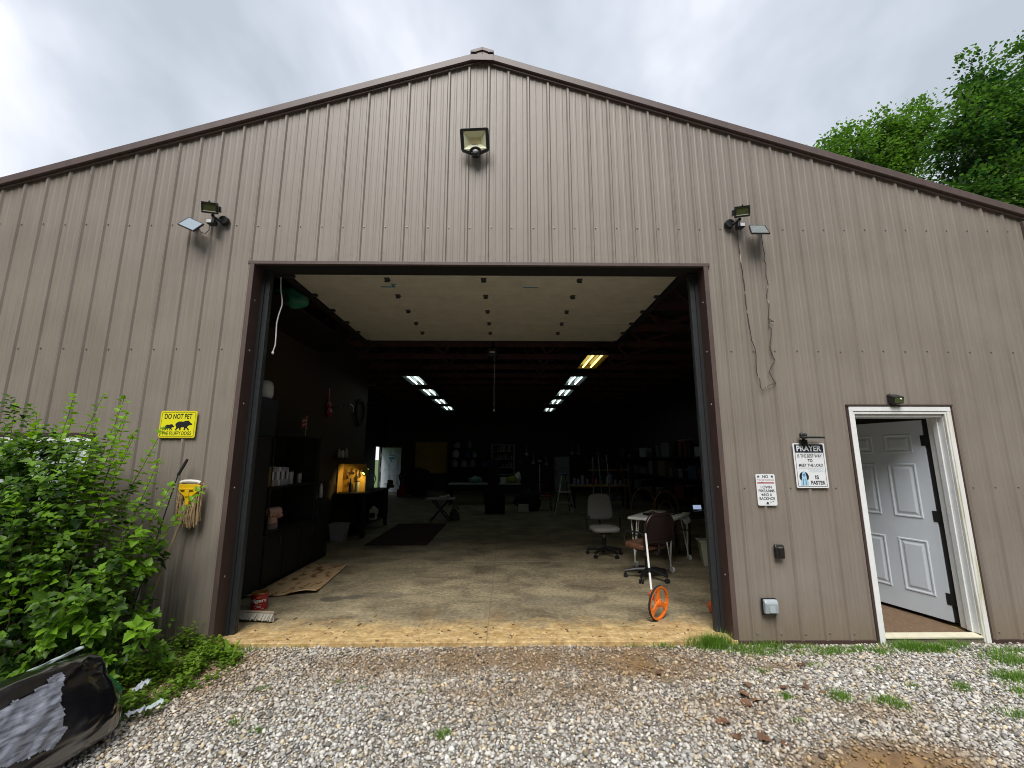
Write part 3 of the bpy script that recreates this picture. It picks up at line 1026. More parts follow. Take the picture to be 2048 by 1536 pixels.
# rake trim: upper fascia, recessed lower lip (two straight runs, mitred at the ridge)
for s in (-1, 1):
    def run(lo, hi, y0, y1, xend):
        m_ = MB()
        x0, x1 = RX, xend
        d = SL * abs(x1 - x0)
        vs_ = []
        for (x, dz) in ((x0, 0), (x1, -d)):
            for y in (y0, y1):
                for z in (lo, hi):
                    vs_.append((x, y, RZ + z + dz))
        m_.add(vs_, [(0, 1, 3, 2), (4, 6, 7, 5), (0, 4, 5, 1), (2, 3, 7, 6), (0, 2, 6, 4), (1, 5, 7, 3)])
        return m_
    xe = BL - .06 if s < 0 else BR + .06
    run(0.024, 0.108, -0.062, 0.02, xe).build('rake_trim', 'brown_trim', barn, bevel=0.004)
    run(-0.006, 0.0235, -0.034, 0.012, xe).build('rake_lip', 'brown_trim', barn, bevel=0.002)
    # corner trim
    m_ = MB()
    xa, xb = (BL - .02, BL + .08) if s < 0 else (BR - .08, BR + .02)
    m_.box(xa, xb, -0.030, 0.05, -0.03, top_z(xb if s > 0 else xa) - 0.01)
    m_.build('corner_trim', 'brown_trim', barn, bevel=0.003)
    # roof sheet
    m_ = MB()
    xo = BL - .10 if s < 0 else BR + .10
    zt = RZ + 0.085
    d = SL * abs(xo - RX)
    vs_ = []
    for (x, dz) in ((RX, 0), (xo, -d)):
        for y in (0.021, BY + .05):
            for z in (zt - 0.04, zt):
                vs_.append((x, y, z + dz))
    m_.add(vs_, [(0, 1, 3, 2), (4, 6, 7, 5), (0, 4, 5, 1), (2, 3, 7, 6), (0, 2, 6, 4), (1, 5, 7, 3)])
    m_.build('roof', 'roof_metal', barn)
    # quilted insulation sagging between the purlins
    m_ = MB()
    def ins(u, w, s=s):
        x = RX + u * ((BR if s > 0 else BL) - RX)
        y = 0.27 + w * (BY - 0.3)
        sag = 0.07 * abs(math.sin(u * 7 * math.pi)) ** 0.7 * (0.75 + 0.35 * noise.noise(Vector((x * 1.3, y * 1.3, 0)))) + 0.02 * abs(math.sin(w * 15 * math.pi))
        return (x, y, RZ - 0.02 - SL * abs(x - RX) - sag - 0.03)
    m_.grid(ins, 56, 60)
    m_.build('insulation', 'insulation', barn, smooth='all', fix=False)
    for i in range(1, 7):
        u = i / 7.0
        x = RX + u * ((BR if s > 0 else BL) - RX)
        z = RZ - 0.04 - SL * abs(x - RX)
        m_ = MB(); m_.box(x - .02, x + .02, 0.28, BY - .1, z - .13, z - 0.03)
        m_.build('purlin', 'truss_wood', barn)
# ridge cap end
mb = MB()
for s in (-1, 1):
    vs_ = []
    for (x, dz) in ((RX, 0), (RX + s * 0.135, -0.135 * SL)):
        for y in (-0.075, BY + 0.06):
            for z in (RZ + 0.109, RZ + 0.150):
                vs_.append((x, y, z + dz))
    mb.add(vs_, [(0, 1, 3, 2), (4, 6, 7, 5), (0, 4, 5, 1), (2, 3, 7, 6), (0, 2, 6, 4), (1, 5, 7, 3)])
    x = RX + s * 0.10
    mb.box(x - .035, x + .035, -0.079, BY + .06, RZ + .109 - .033, RZ + .125 - .033)
mb.build('ridge_cap', 'brown_trim', barn, bevel=0.003)
mb = MB(); mb.box(RX - .13, RX + .13, -0.068, -0.0625, RZ + 0.0, RZ + 0.06, tint=None)
mb.v = [(x, y, z if z < RZ + .03 else z + 0.04 - SL * abs(x - RX)) for x, y, z in mb.v]
mb.v = [(x, y, z - SL * abs(x - RX) + .025 if z < RZ + .01 else z) for x, y, z in mb.v]
mb.build('ridge_plate', 'brown_trim', barn)

# ---- shell: back, sides, framing behind the siding
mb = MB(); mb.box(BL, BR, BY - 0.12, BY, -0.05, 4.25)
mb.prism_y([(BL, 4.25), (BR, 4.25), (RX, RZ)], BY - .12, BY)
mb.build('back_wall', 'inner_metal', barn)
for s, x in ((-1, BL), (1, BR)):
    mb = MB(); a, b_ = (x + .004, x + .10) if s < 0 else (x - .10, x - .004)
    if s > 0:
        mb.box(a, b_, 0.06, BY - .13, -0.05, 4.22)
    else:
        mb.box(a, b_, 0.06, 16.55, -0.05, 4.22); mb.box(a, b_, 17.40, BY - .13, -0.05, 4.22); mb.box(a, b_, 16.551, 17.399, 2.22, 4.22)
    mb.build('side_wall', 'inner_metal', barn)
for z in (0.7, 1.37, 2.06, 2.755, 3.45, 4.13):
    for (x0, x1) in ((BL + .11, WX0 - .06), (WX1 + .06, -OPW - .16), (OPW + .16, DX0 - .06), (DX1 + .06, BR - .11)):
        if z > 2.0 and x0 > DX0 - .1 and x1 < DX0: continue
        mb = MB(); mb.box(x0, x1, 0.006, 0.045, z - .045, z + .045); mb.build('girt', 'truss_wood', barn)
# trusses
for i in range(15):
    y = 1.25 + i * 1.22
    mb = MB()
    mb.box(BL + .1, BR - .1, y - .02, y + .02, 4.10, 4.24)
    for s in (-1, 1):
        xe = BL + .12 if s < 0 else BR - .12
        mb.cyl((RX, y, RZ - .22), (xe, y, RZ - .22 - SL * abs(xe - RX)), 0.05, 0.05, 4)
        for (xa, xb) in ((1.3, 2.3), (3.3, 2.3), (3.3, 4.4), (1.3, 0.3)):
            mb.cyl((s * xa, y, 4.22), (s * xb, y, RZ - .24 - SL * xb), 0.04, 0.04, 4)
    mb.build('truss', 'truss_wood', barn)

# ---- slab
mb = MB(); mb.box(BL + .03, BR - .03, 0.05, BY - .01, -0.22, 0.0)
mb.prism_y([(-OPW - .02, -.22), (OPW + .02, -.22), (OPW + .02, 0), (-OPW - .02, 0)], -0.035, 0.05)
fl = mb.build('floor', 'concrete', None, bevel=0.006)
tag(fl, kind='structure')

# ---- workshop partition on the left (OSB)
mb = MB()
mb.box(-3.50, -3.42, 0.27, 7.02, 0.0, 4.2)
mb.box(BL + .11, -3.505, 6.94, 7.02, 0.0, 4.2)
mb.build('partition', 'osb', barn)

# ---- overhead door rolled up under the ceiling
HZ = 3.90
od = MB()
ys = [0.79, 1.404, 2.022, 2.614, 3.162, 3.735]
door = None
for i in range(5):
    mb = MB()
    y0, y1 = ys[i] + 0.005, ys[i + 1] - 0.005
    mb.box(-2.42, 2.42, y0, y1, HZ + 0.002, HZ + 0.05)
    if door is None:
        door = mb.build('overhead_door', 'door_section', barn, bevel=0.004)
        door['label'] = 'pale sectional garage door rolled up under the ceiling'
    else:
        mb.build('door_section', 'door_section', door, bevel=0.004)
mb = MB(); mb.box(-2.42, 2.42, 3.738, 3.80, HZ - 0.012, HZ + 0.05)
mb.build('bottom_seal', 'rubber', door, bevel=0.006)
for yy in [0.845] + ys[1:-1]:
    for x in (-1.24, -0.015, 1.21):
        mb = MB()
        mb.box(x - .034, x + .034, yy - .045, yy + .045, HZ - .004, HZ + .0015)
        mb.prism_x([(yy - .040, HZ - .004), (yy - .028, HZ - .026), (yy + .0, HZ - .038), (yy + .028, HZ - .026), (yy + .040, HZ - .004)], x - .026, x + .026)
        mb.build('hinge', 'black_plastic', door, bevel=0.003)
        mb = MB(); mb.cyl((x - .03, yy - .012, HZ - .041), (x + .03, yy - .012, HZ - .041), 0.007, 0.007, 8)
        mb.build('hinge_pin', 'galvanised', door)
for s in (-1, 1):
    mb = MB()
    x = s * 2.47
    mb.box(x - .03, x + .03, 0.40, 3.95, HZ + .02, HZ + .07)
    mb.box(x - .035, x + .035, 0.40, 3.95, HZ - .03, HZ + .018)
    mb.build('horizontal_track', 'black_matte', door)
    mb = MB()
    a, b_ = sorted((s * 2.305, s * 2.394))
    mb.box(a, b_, 0.17, 0.215, 0.0, OPH - .02)
    mb.box(a + (.02 if s < 0 else 0), b_ - (0 if s < 0 else .02), 0.152, 0.168, 0.0, OPH - .02)
    mb.build('vertical_track', 'galvanised', door, bevel=0.004)
    mb = MB(); a, b_ = sorted((s * 2.355, s * 2.391)); mb.box(a, b_, 0.136, 0.151, 0.0, OPH - .03)
    mb.build('seal_and_dark_gap', 'rubber', door)
    for yy in ys[1:]:
        mb = MB(); mb.box(s * 2.40 - .05, s * 2.40 + .05, yy - .06, yy - .01, HZ - .03, HZ + .001)
        mb.build('roller_bracket', 'galvanised', door)
# low front edge of the door that hides behind the header
mb = MB(); mb.box(-2.42, 2.42, 0.50, 0.785, HZ + .004, HZ + .05); mb.build('door_section', 'door_section', door)

# opener
op = thing('garage_opener', (0.03, 3.9, HZ), 'black garage door opener hanging from its rail below the ceiling', 'garage opener')
mb = MB(); mb.box(-0.10, 0.10, 3.86, 4.16, 3.64, 3.80); mb.build('motor_housing', 'black_plastic', op, bevel=0.015)
mb = MB(); mb.box(-0.05, 0.05, 3.855, 3.859, 3.70, 3.725); mb.build('badge', 'sensor_white', op)
mb = MB(); mb.cyl((-.015, 3.74, HZ - .015), (0.02, 3.95, 3.80), .014, .014, 6); mb.cyl((.05, 3.74, HZ - .015), (0.02, 3.95, 3.80), .012, .012, 6); mb.build('arm', 'black_plastic', op)
mb = MB(); mb.box(-.03, .05, 4.1, 4.18, 3.80, 4.10); mb.build('hanger', 'black_matte', op)
mb = MB(); mb.tube([(0.035, 3.95, 3.64), (.04, 3.95, 3.3), (.036, 3.95, 2.95), (.04, 3.95, 2.6)], .004, 5)
mb.cyl((.04, 3.95, 2.6), (.04, 3.95, 2.55), .012, .018, 8); mb.build('release_cord', 'rope_white', op)

# ---- window behind the shrub
mb = MB()
fw = 0.055
mb.box(WX0, WX1, -0.03, 0.05, WZ0, WZ0 + fw); mb.box(WX0, WX1, -0.03, 0.05, WZ1 - fw, WZ1)
mb.box(WX0, WX0 + fw, -0.03, 0.05, WZ0 + fw, WZ1 - fw); mb.box(WX1 - fw, WX1, -0.03, 0.05, WZ0 + fw, WZ1 - fw)
mb.box(WX0 + fw, WX1 - fw, -0.012, 0.03, 1.39, 1.43)
win = mb.build('window', 'white_paint', barn, bevel=0.003)
mb = MB(); mb.box(WX0 + fw, WX1 - fw, 0.004, 0.01, WZ0 + fw, 1.39); mb.box(WX0 + fw, WX1 - fw, 0.004, 0.01, 1.43, WZ1 - fw)
mb.build('pane', 'window_pane', win)
mb = MB()
for i in range(26):
    z = WZ0 + fw + .01 + i * 0.031
    mb.box(WX0 + fw, WX1 - fw, 0.055, 0.062, z, z + .026)
mb.build('blind', 'blind', win)
mb = MB(); mb.box(WX0 - .03, WX1 + .03, -0.036, -0.022, WZ1 + .002, WZ1 + .04); mb.box(WX0 - .03, WX0 - .004, -0.03, -0.022, WZ0, WZ1); mb.box(WX1 + .004, WX1 + .03, -0.03, -0.022, WZ0, WZ1)
mb.build('window_trim', 'dark_brown', barn)

# ---- entry door: brown drip trim, white brick-mould casing, jambs, sill and the open leaf
mb = MB()
mb.box(DX0 - .045, DX1 + .045, -0.040, 0.0, DZ + .028, DZ + .046)
mb.box(DX0 - .045, DX0 - .024, -0.032, 0.0, -0.03, DZ + .027); mb.box(DX1 + .024, DX1 + .045, -0.032, 0.0, -0.03, DZ + .027)
mb.build('door_trim', 'dark_brown', barn)
mb = MB()
mb.box(DX0 - .022, DX1 + .022, -0.036, -0.004, DZ - .022, DZ + .026)
mb.box(DX0 + .02, DX1 - .02, -0.028, -0.003, DZ - .05, DZ - .024)
mb.box(DX0 - .022, DX0 + .022, -0.036, -0.004, -0.04, DZ - .024)
mb.box(DX0 + .0225, DX0 + .038, -0.028, -0.003, -0.03, DZ - .052)
fr = mb.build('door_frame', 'white_paint', barn, bevel=0.004)
mb = MB()
mb.box(DX1 - .022, DX1 + .022, -0.036, -0.004, -0.04, DZ - .024)
mb.box(DX1 - .040, DX1 - .0225, -0.028, -0.003, -0.03, DZ - .052)
mb.build('casing', 'casing_dirty', fr, bevel=0.004)
mb = MB(); mb.box(DX1 - .042, DX1 - .014, -0.002, 0.17, 0.03, DZ - .05); mb.box(DX0 + .014, DX0 + .042, -0.002, 0.17, 0.03, DZ - .05); mb.box(DX0 + .0425, DX1 - .0425, -0.002, 0.17, DZ - .078, DZ - .05)
mb.box(DX1 - .058, DX1 - .0425, 0.05, 0.10, 0.03, DZ - .08)
mb.build('jamb', 'white_paint', fr, bevel=0.003)
mb = MB(); mb.prism_x([(-.03, 0.005), (-.03, 0.016), (0.045, 0.026), (0.06, 0.026), (0.06, 0.005)], DX0 + .04, DX1 - .04)
mb.build('sill', 'sill_cream', fr)
mb = MB(); mb.box(DX0 + .04, DX1 - .04, -0.018, 0.049, -0.06, 0.004); mb.build('step', 'stone_step', fr)

piv = Vector((4.745, 0.185, 0.0))
dirv = Vector((-0.268, 0.9634, 0.0)).normalized()
nrm = Vector((-dirv.y, dirv.x, 0.0))       # points to -x: the weather side, towards the opening
LM = Matrix(((dirv.x, nrm.x, 0, piv.x), (dirv.y, nrm.y, 0, piv.y), (0, 0, 1, 0), (0, 0, 0, 1)))
# leaf coordinates: u along the leaf from the hinge, v out of the weather face, z up
mb = MB(LM); mb.box(0.055, 0.95, -0.04, 0.0, 0.045, 2.06)
leaf = mb.build('entry_door', 'door_white', barn, bevel=0.003)
leaf['label'] = 'white six panel entry door standing open inwards'
for (u0, u1) in ((0.165, 0.445), (0.565, 0.845)):
    for (z0, z1) in ((0.25, 0.80), (1.02, 1.60), (1.71, 1.92)):
        mb = MB(LM)
        def ring(i, v):
            return [(u0 + i, v, z0 + i), (u1 - i, v, z0 + i), (u1 - i, v, z1 - i), (u0 + i, v, z1 - i)]
        rings = [ring(0, 0.0005), ring(0.008, 0.007), ring(0.018, 0.007), ring(0.030, 0.001), ring(0.040, 0.001), ring(0.062, 0.008)]
        vs_ = [p for r_ in rings for p in r_]
        fs = []
        for i in range(len(rings) - 1):
            for q in range(4):
                fs.append((i * 4 + q, i * 4 + (q + 1) % 4, i * 4 + 4 + (q + 1) % 4, i * 4 + 4 + q))
        fs.append(tuple(range(20, 24)))
        mb.add(vs_, fs)
        mb.build('door_panel', 'door_white', leaf)
for z in (0.26, 1.06, 1.84):
    mb = MB(LM); mb.box(0.0, 0.085, 0.0005, 0.004, z - .055, z + .055)
    mb.cyl((0.0, 0.010, z - .055), (0.0, 0.010, z + .055), 0.008, 0.008, 8)
    mb.box(-0.055, 0.0, 0.0005, 0.004, z - .05, z + .05)
    mb.build('hinge', 'black_matte', leaf)
mb = MB(LM); mb.box(0.006, 0.053, -0.04, -0.012, 0.05, 2.06); mb.build('seal_and_dark_gap', 'rubber', leaf)  # black filler painting in the darkness of the gap between leaf and jamb
mb = MB(LM); mb.cyl((0.86, 0, .98), (.86, .05, .98), .012, .012, 10); mb.ell((0.86, 0.065, .98), (.028, .028, .028)); mb.build('handle', 'steel', leaf, smooth=True)
mb = MB(); mb.box(3.83, 4.70, 0.075, 1.35, 0.001, 0.010); tag(mb.build('door_mat', 'carpet_brown', None), 'brown mat on the floor just inside the open entry door', 'door mat')

# ================================================================== things fixed to the front wall
CX, CD, CH = 0.2772, 4.2686, 1.6518


def away(x, z, y):
    """point at depth y standing in line with the wall point (x, z)"""
    t = (y + CD) / CD
    return Vector((CX + (x - CX) * t, y, CH + (z - CH) * t))


# ---- floodlight under the ridge
c0 = Vector((-0.072, -0.13, 5.075))
fl_ = thing('floodlight', c0, 'large black framed floodlight high under the ridge', 'floodlight')
FM = Matrix.Translation(c0) @ Matrix.Rotation(R(24), 4, 'X') @ Matrix.Rotation(R(-3), 4, 'Y') @ Matrix.Diagonal((.93, .9, .76, 1))
outl = [(-0.168, 0.150), (-0.150, 0.168), (0.150, 0.168), (0.168, 0.150), (0.168, -0.105), (0.150, -0.128), (0.05, -0.172), (-0.05, -0.172), (-0.150, -0.128), (-0.168, -0.105)]
inn = [(-0.138, 0.138), (-0.137, 0.139), (0.137, 0.139), (0.138, 0.138), (0.138, -0.098), (0.136, -0.104), (0.045, -0.140), (-0.045, -0.140), (-0.136, -0.104), (-0.138, -0.098)]
mb = MB(FM)
n_ = len(outl)
vs_ = [(x, -0.035, z) for x, z in outl] + [(x, -0.035, z) for x, z in inn] + [(x, 0.03, z) for x, z in outl] + [(x * .9, -0.020, z * .9) for x, z in inn]
fs = []
for i in range(n_):
    j = (i + 1) % n_
    fs += [(i, j, j + n_, i + n_), (i, i + 2 * n_, j + 2 * n_, j), (i + n_, j + n_, j + 3 * n_, i + 3 * n_)]
fs.append(tuple(range(2 * n_, 3 * n_)))
mb.add(vs_, fs)
mb.build('housing', 'black_plastic', fl_, bevel=0.004)
mb = MB(FM)
o_ = [(-.137, .138), (.137, .138), (.137, -.100), (-.137, -.100)]
i_ = [(-.068, .062), (.068, .062), (.068, -.030), (-.068, -.030)]
vs_ = [(x, -0.030, z) for x, z in o_] + [(x, 0.016, z) for x, z in i_]
mb.add(vs_, [(0, 1, 5, 4), (1, 2, 6, 5), (2, 3, 7, 6), (3, 0, 4, 7)])
mb.add([(-.137, -.030, -.100), (.137, -.030, -.100), (.045, -.030, -.139), (-.045, -.030, -.139)], [(0, 1, 2, 3)])
mb.build('reflector', 'reflector', fl_)
mb = MB(FM); mb.box(-.068, .068, 0.016, 0.02, -.030, .062); mb.build('led_board', 'led_yellow', fl_)
mb = MB(FM)
arc = [(0.062 * math.cos(R(a)), -0.038, -0.150 + 0.062 * math.sin(R(a))) for a in range(-10, 191, 20)]
mb.tube(arc, 0.016, 6)
mb.box(-.055, .055, -.056, -.012, -.175, -.152)
mb.build('sensor_hood', 'black_plastic', fl_, bevel=0.003)
mb = MB(FM); mb.ell((0, -0.034, -.140), (.034, .025, .03)); mb.build('sensor_window', 'sensor_white', fl_, smooth='all')
mb = MB(FM); mb.cyl((0, -0.03, -.165), (0, -0.035, -.215), 0.045, 0.040, 14); mb.build('sensor', 'black_plastic', fl_, bevel=0.004)
mb = MB(); mb.box(-.13, -.02, -0.06, -0.022, 5.02, 5.10); mb.box(-.11, -.04, -.11, -.05, 5.04, 5.08); mb.build('bracket', 'black_plastic', fl_)


def lamp(loc, s, label):
    """square halogen lamp with motion sensor; s=+1 leans to the left like the lamp left of the doorway"""
    t = thing('motion_light', loc, label, 'light')
    M0 = Matrix.Translation(Vector(loc)) @ Matrix.Scale(s, 4, (1, 0, 0))
    ML = M0 @ Matrix.Translation((-0.02, -0.135, 0.085)) @ Matrix.Rotation(R(14), 4, 'Z') @ Matrix.Rotation(R(18), 4, 'X')
    m_ = MB(ML)
    m_.box(-.075, .075, -.03, .0, .040, .056); m_.box(-.075, .075, -.03, .0, -.056, -.040)
    m_.box(-.075, -.060, -.03, .0, -.040, .040); m_.box(.060, .075, -.03, .0, -.040, .040)
    m_.add([(-.075, 0, -.056), (.075, 0, -.056), (.075, 0, .056), (-.075, 0, .056), (-.05, .075, -.035), (.05, .075, -.035), (.05, .075, .035), (-.05, .075, .035)],
           [(0, 1, 5, 4), (1, 2, 6, 5), (2, 3, 7, 6), (3, 0, 4, 7), (4, 5, 6, 7)])
    m_.box(-.006, .006, -.034, -.01, .056, .070)
    m_.box(.076, .090, .0, .04, -.03, .03)
    m_.build('housing', 'black_plastic', t, bevel=0.003)
    m_ = MB(ML); m_.box(-.060, .060, -.022, -.016, -.040, .040); m_.build('lens', 'lamp_mirror', t)
    m_ = MB(ML); m_.box(-.058, .058, -.027, -.0225, -.040, -.034); m_.build('lens_lip', 'glass_lamp', t)
    m_ = MB(M0)
    m_.tube([(-.02, -.09, .03), (.0, -.10, .0), (.035, -.07, -.015), (.07, -.028, 0)], .016, 8)
    m_.cyl((.07, -.06, 0), (.07, -.02, 0), .045, .052, 14)
    m_.build('arm', 'black_plastic', t, smooth=True)
    m_ = MB(M0); m_.box(-.045, .03, -.135, -.065, -.085, -.035); m_.cyl((0, -.1, -.04), (0, -.1, .0), .014, .014, 8); m_.build('sensor', 'black_plastic', t, bevel=0.006)
    m_ = MB(M0); m_.box(-.040, .008, -.1385, -.1355, -.079, -.043); m_.build('sensor_window', 'sensor_white', t)
    return t


lamp((-2.825, 0, 4.165), 1, 'black square motion light with sensor left of the doorway')
lamp((2.775, 0, 4.170), -1, 'black square motion light with sensor right of the doorway')


def solar(corners, label, mount):
    a, b, c, d_ = [Vector(p) for p in corners]      # TL TR BR BL of the glass side
    cen = (a + b + c + d_) / 4
    t = thing('solar_panel', cen, label, 'solar panel')
    nn = (b - a).cross(d_ - a).normalized()
    if nn.z < 0: nn = -nn
    m_ = MB()
    vs2 = []
    for off in (0.0, -0.016):
        vs2 += [p + nn * off for p in (a, b, c, d_)]
    k_ = 0.10
    ins = [p + (cen - p) * k_ for p in (a, b, c, d_)]
    m_.add(vs2 + ins, [(4, 7, 6, 5)] + [(i, (i + 1) % 4, (i + 1) % 4 + 4, i + 4) for i in range(4)] + [(i, i + 8, (i + 1) % 4 + 8, (i + 1) % 4) for i in range(4)])
    m_.build('frame', 'black_plastic', t)
    m_ = MB(); m_.add([p - nn * 0.001 for p in ins], [(0, 1, 2, 3)]); m_.build('cell', 'solar_cell', t)
    m_ = MB(); m_.tube([cen - nn * .016, cen - nn * .05, Vector(mount) + Vector((0, -.02, 0)), Vector(mount)], .010, 8)
    m_.cyl(Vector(mount) + Vector((0, -.006, 0)), Vector(mount), .03, .03, 12)
    m_.build('bracket', 'black_plastic', t)
    return t


y0_ = -0.15
solar([away(-3.165, 4.23, y0_ + .06), away(-2.998, 4.151, y0_ - .0), away(-3.10, 4.068, y0_ - .06), away(-3.281, 4.149, y0_ + .0)],
      'small tilted solar panel left of the left motion light', (-3.06, -0.022, 4.10))
solar([away(2.943, 4.183, -.10), away(3.121, 4.184, -.10), away(3.172, 4.089, -.22), away(2.961, 4.088, -.22)],
      'small tilted solar panel right of the right motion light', (3.04, -0.022, 4.10))
mb = MB(); mb.tube([(-3.02, -.03, 4.08), (-2.99, -.03, 4.03), (-2.94, -.03, 4.02), (-2.90, -.04, 4.05), (-2.88, -.07, 4.09)], .004, 5)
tag(mb.build('lamp_cable', 'wire', None), 'short thin cable sagging between left solar panel and left motion light', 'cable')
pa = [(2.783, 4.06), (2.79, 3.9), (2.797, 3.80), (2.794, 3.72), (2.803, 3.62), (2.80, 3.55), (2.807, 3.483), (2.803, 3.30), (2.806, 3.192), (2.815, 3.02), (2.822, 2.95), (2.827, 2.86), (2.85, 2.78), (2.858, 2.70), (2.846, 2.60), (2.845, 2.52), (2.855, 2.469), (2.868, 2.44), (2.866, 2.37), (2.885, 2.328),
      (2.925, 2.37), (2.985, 2.40), (3.034, 2.402), (3.000, 2.46), (2.975, 2.527), (3.0, 2.59), (3.046, 2.649), (3.02, 2.72), (3.009, 2.794), (3.03, 2.89), (3.05, 2.984), (3.02, 3.01), (3.028, 3.07), (3.08, 3.063), (3.028, 3.10), (3.05, 3.25), (3.035, 3.36), (3.062, 3.47), (3.05, 3.58), (3.062, 3.70), (3.048, 3.76), (3.06, 3.83), (3.052, 3.90), (3.05, 4.06)]
mb = MB(); mb.tube([(x, -0.028 - rnd.uniform(0, .006), z) for x, z in pa], .0042, 5)
tag(mb.build('hanging_cable', 'wire', None), 'thin kinked cable looping down the wall from right motion light', 'cable')

# ---- yellow bear sign
sg = thing('warning_sign', (-2.96, -0.024, 1.98), 'yellow do not pet sign with black bear silhouettes above the shrub', 'sign')
mb = MB(); mb.prism_y(rrect(-3.140, -2.783, 1.850, 2.117, .018), -0.026, -0.0225); mb.build('plate', 'sign_edge', sg)
mb = MB(); mb.prism_y(rrect(-3.131, -2.792, 1.859, 2.108, .014), -0.0272, -0.0262); mb.build('face', 'sign_yellow', sg)
mb = MB()
o_, i_ = rrect(-3.126, -2.797, 1.864, 2.103, .013), rrect(-3.123, -2.800, 1.867, 2.100, .011)
n_ = len(o_)
mb.add([(x, -.0278, z) for x, z in o_] + [(x, -.0278, z) for x, z in i_], [(i, (i + 1) % n_, (i + 1) % n_ + n_, i + n_) for i in range(n_)])
put_text(mb, 'DO NOT PET', -3.098, -2.830, 2.036, 2.088, -.0279, 0.022)
put_text(mb, 'THE FLUFFY DOGS', -3.105, -2.822, 1.876, 1.914, -.0279, 0.016)
mb.build('lettering', 'ink_black', sg, fix=False)
bear = [(0, .50), (.03, .62), (.10, .72), (.22, .80), (.34, .80), (.46, .78), (.58, .86), (.68, .86), (.73, .90), (.77, .84), (.84, .78), (.90, .68), (.985, .60), (1.0, .53), (.95, .49), (.86, .49), (.80, .44), (.74, .40), (.72, .30),
        (.78, .20), (.84, .10), (.86, .03), (.78, .03), (.72, .14), (.64, .25), (.62, .12), (.60, .03), (.52, .03), (.54, .16), (.53, .30), (.44, .30), (.36, .28), (.34, .18), (.36, .06), (.28, .03), (.26, .14), (.22, .24), (.16, .16), (.10, .08), (.12, .02), (.03, .02), (.02, .10), (.08, .24), (.06, .36)]
mb = MB()
mb.prism_y([(-2.985 + u * .165, 1.922 + w * .112) for u, w in bear], -.0284, -.0277)
mb.prism_y([(-3.085 + u * .092, 1.922 + w * .072) for u, w in bear], -.0284, -.0277)
mb.build('bear_print', 'ink_black', sg)

# ---- no trespassing sign
sg = thing('trespass_sign', (2.825, -0.024, 1.35), 'small white no trespassing sign with red bar left of the prayer sign', 'sign')
mb = MB(); mb.prism_y(rrect(2.731, 2.921, 1.200, 1.501, .016), -0.026, -0.0225); mb.build('plate', 'sign_white', sg)
mb = MB()
put_text(mb, 'NO', 2.797, 2.855, 1.462, 1.490, -.0266, .02)
put_text(mb, 'I OWN', 2.772, 2.880, 1.361, 1.389, -.0266, .022)
put_text(mb, 'FIREARMS', 2.748, 2.905, 1.326, 1.353, -.0266, .022)
put_text(mb, 'AND A', 2.775, 2.877, 1.289, 1.317, -.0266, .022)
put_text(mb, 'BACKHOE', 2.750, 2.902, 1.252, 1.281, -.0266, .022)
mb.build('lettering', 'ink_grey', sg, fix=False)
mb = MB(); put_text(mb, 'TRESPASSING', 2.742, 2.910, 1.434, 1.451, -.0266, .006); mb.build('red_lettering', 'ink_pale_red', sg, fix=False)
mb = MB(); mb.box(2.742, 2.910, -.0268, -.0262, 1.410, 1.421); mb.build('red_bar', 'ink_red', sg)
mb = MB()
for (x, z, s) in ((2.757, 1.476, .011), (2.893, 1.476, .011), (2.826, 1.222, .013)):
    mb.prism_y([(x + s * .8 * math.cos(R(a)), z + s * .3 + s * .75 * math.sin(R(a))) for a in range(0, 360, 40)], -.0267, -.0262)
    for q in (-1, 1):
        mb.box(x - s * 1.2, x + s * 1.2, -.0267 - .0001 * q, -.0262, z - s * .65, z - s * .38, rot=(0, q * .45, 0))
for (x, z) in ((2.790, 1.422), (2.776, 1.305), (2.858, 1.232), (2.880, 1.240)):
    for a in range(3):
        mb.box(x - .006, x + .006, -.0272 - a * .0001, -.0263, z - .0012, z + .0012, rot=(0, a * 1.047, 0))
mb.build('skull_print', 'ink_grey', sg)

# ---- prayer sign
sg = thing('prayer_sign', (3.29, -0.028, 1.58), 'large white prayer sign with navy heading beside the entry door', 'sign')
mb = MB(); mb.prism_y(rrect(3.131, 3.449, 1.367, 1.801, .012), -0.028, -0.0235); mb.build('plate', 'sign_white', sg)
mb = MB(); mb.box(3.146, 3.434, -.0288, -.0282, 1.712, 1.790)
o_, i_ = rrect(3.146, 3.434, 1.379, 1.710, .002), rrect(3.150, 3.430, 1.383, 1.706, .002)
n_ = len(o_)
mb.add([(x, -.0285, z) for x, z in o_] + [(x, -.0285, z) for x, z in i_], [(i, (i + 1) % n_, (i + 1) % n_ + n_, i + n_) for i in range(n_)])
mb.build('heading', 'ink_navy', sg, fix=False)
mb = MB(); put_text(mb, 'PRAYER', 3.166, 3.414, 1.722, 1.778, -.0294, .03); mb.build('heading_lettering', 'sign_white', sg, fix=False)
mb = MB()
put_text(mb, 'IS THE BEST WAY', 3.168, 3.412, 1.660, 1.692, -.0288, 0.012)
put_text(mb, 'TO', 3.266, 3.314, 1.616, 1.646, -.0288, .035)
put_text(mb, 'MEET THE LORD', 3.174, 3.414, 1.572, 1.600, -.0288, .022)
mb.box(3.170, 3.416, -.0288, -.0282, 1.557, 1.560)
put_text(mb, 'IS', 3.322, 3.358, 1.450, 1.488, -.0288, .03)
put_text(mb, 'FASTER', 3.276, 3.416, 1.398, 1.436, -.0288, .035)
mb.build('lettering', 'ink_navy', sg, fix=False)
mb = MB(); put_text(mb, 'TRESPASSING', 3.258, 3.420, 1.518, 1.545, -.0286, 0.0); mb.build('faint_lettering', 'fluff_blue', sg, fix=False)
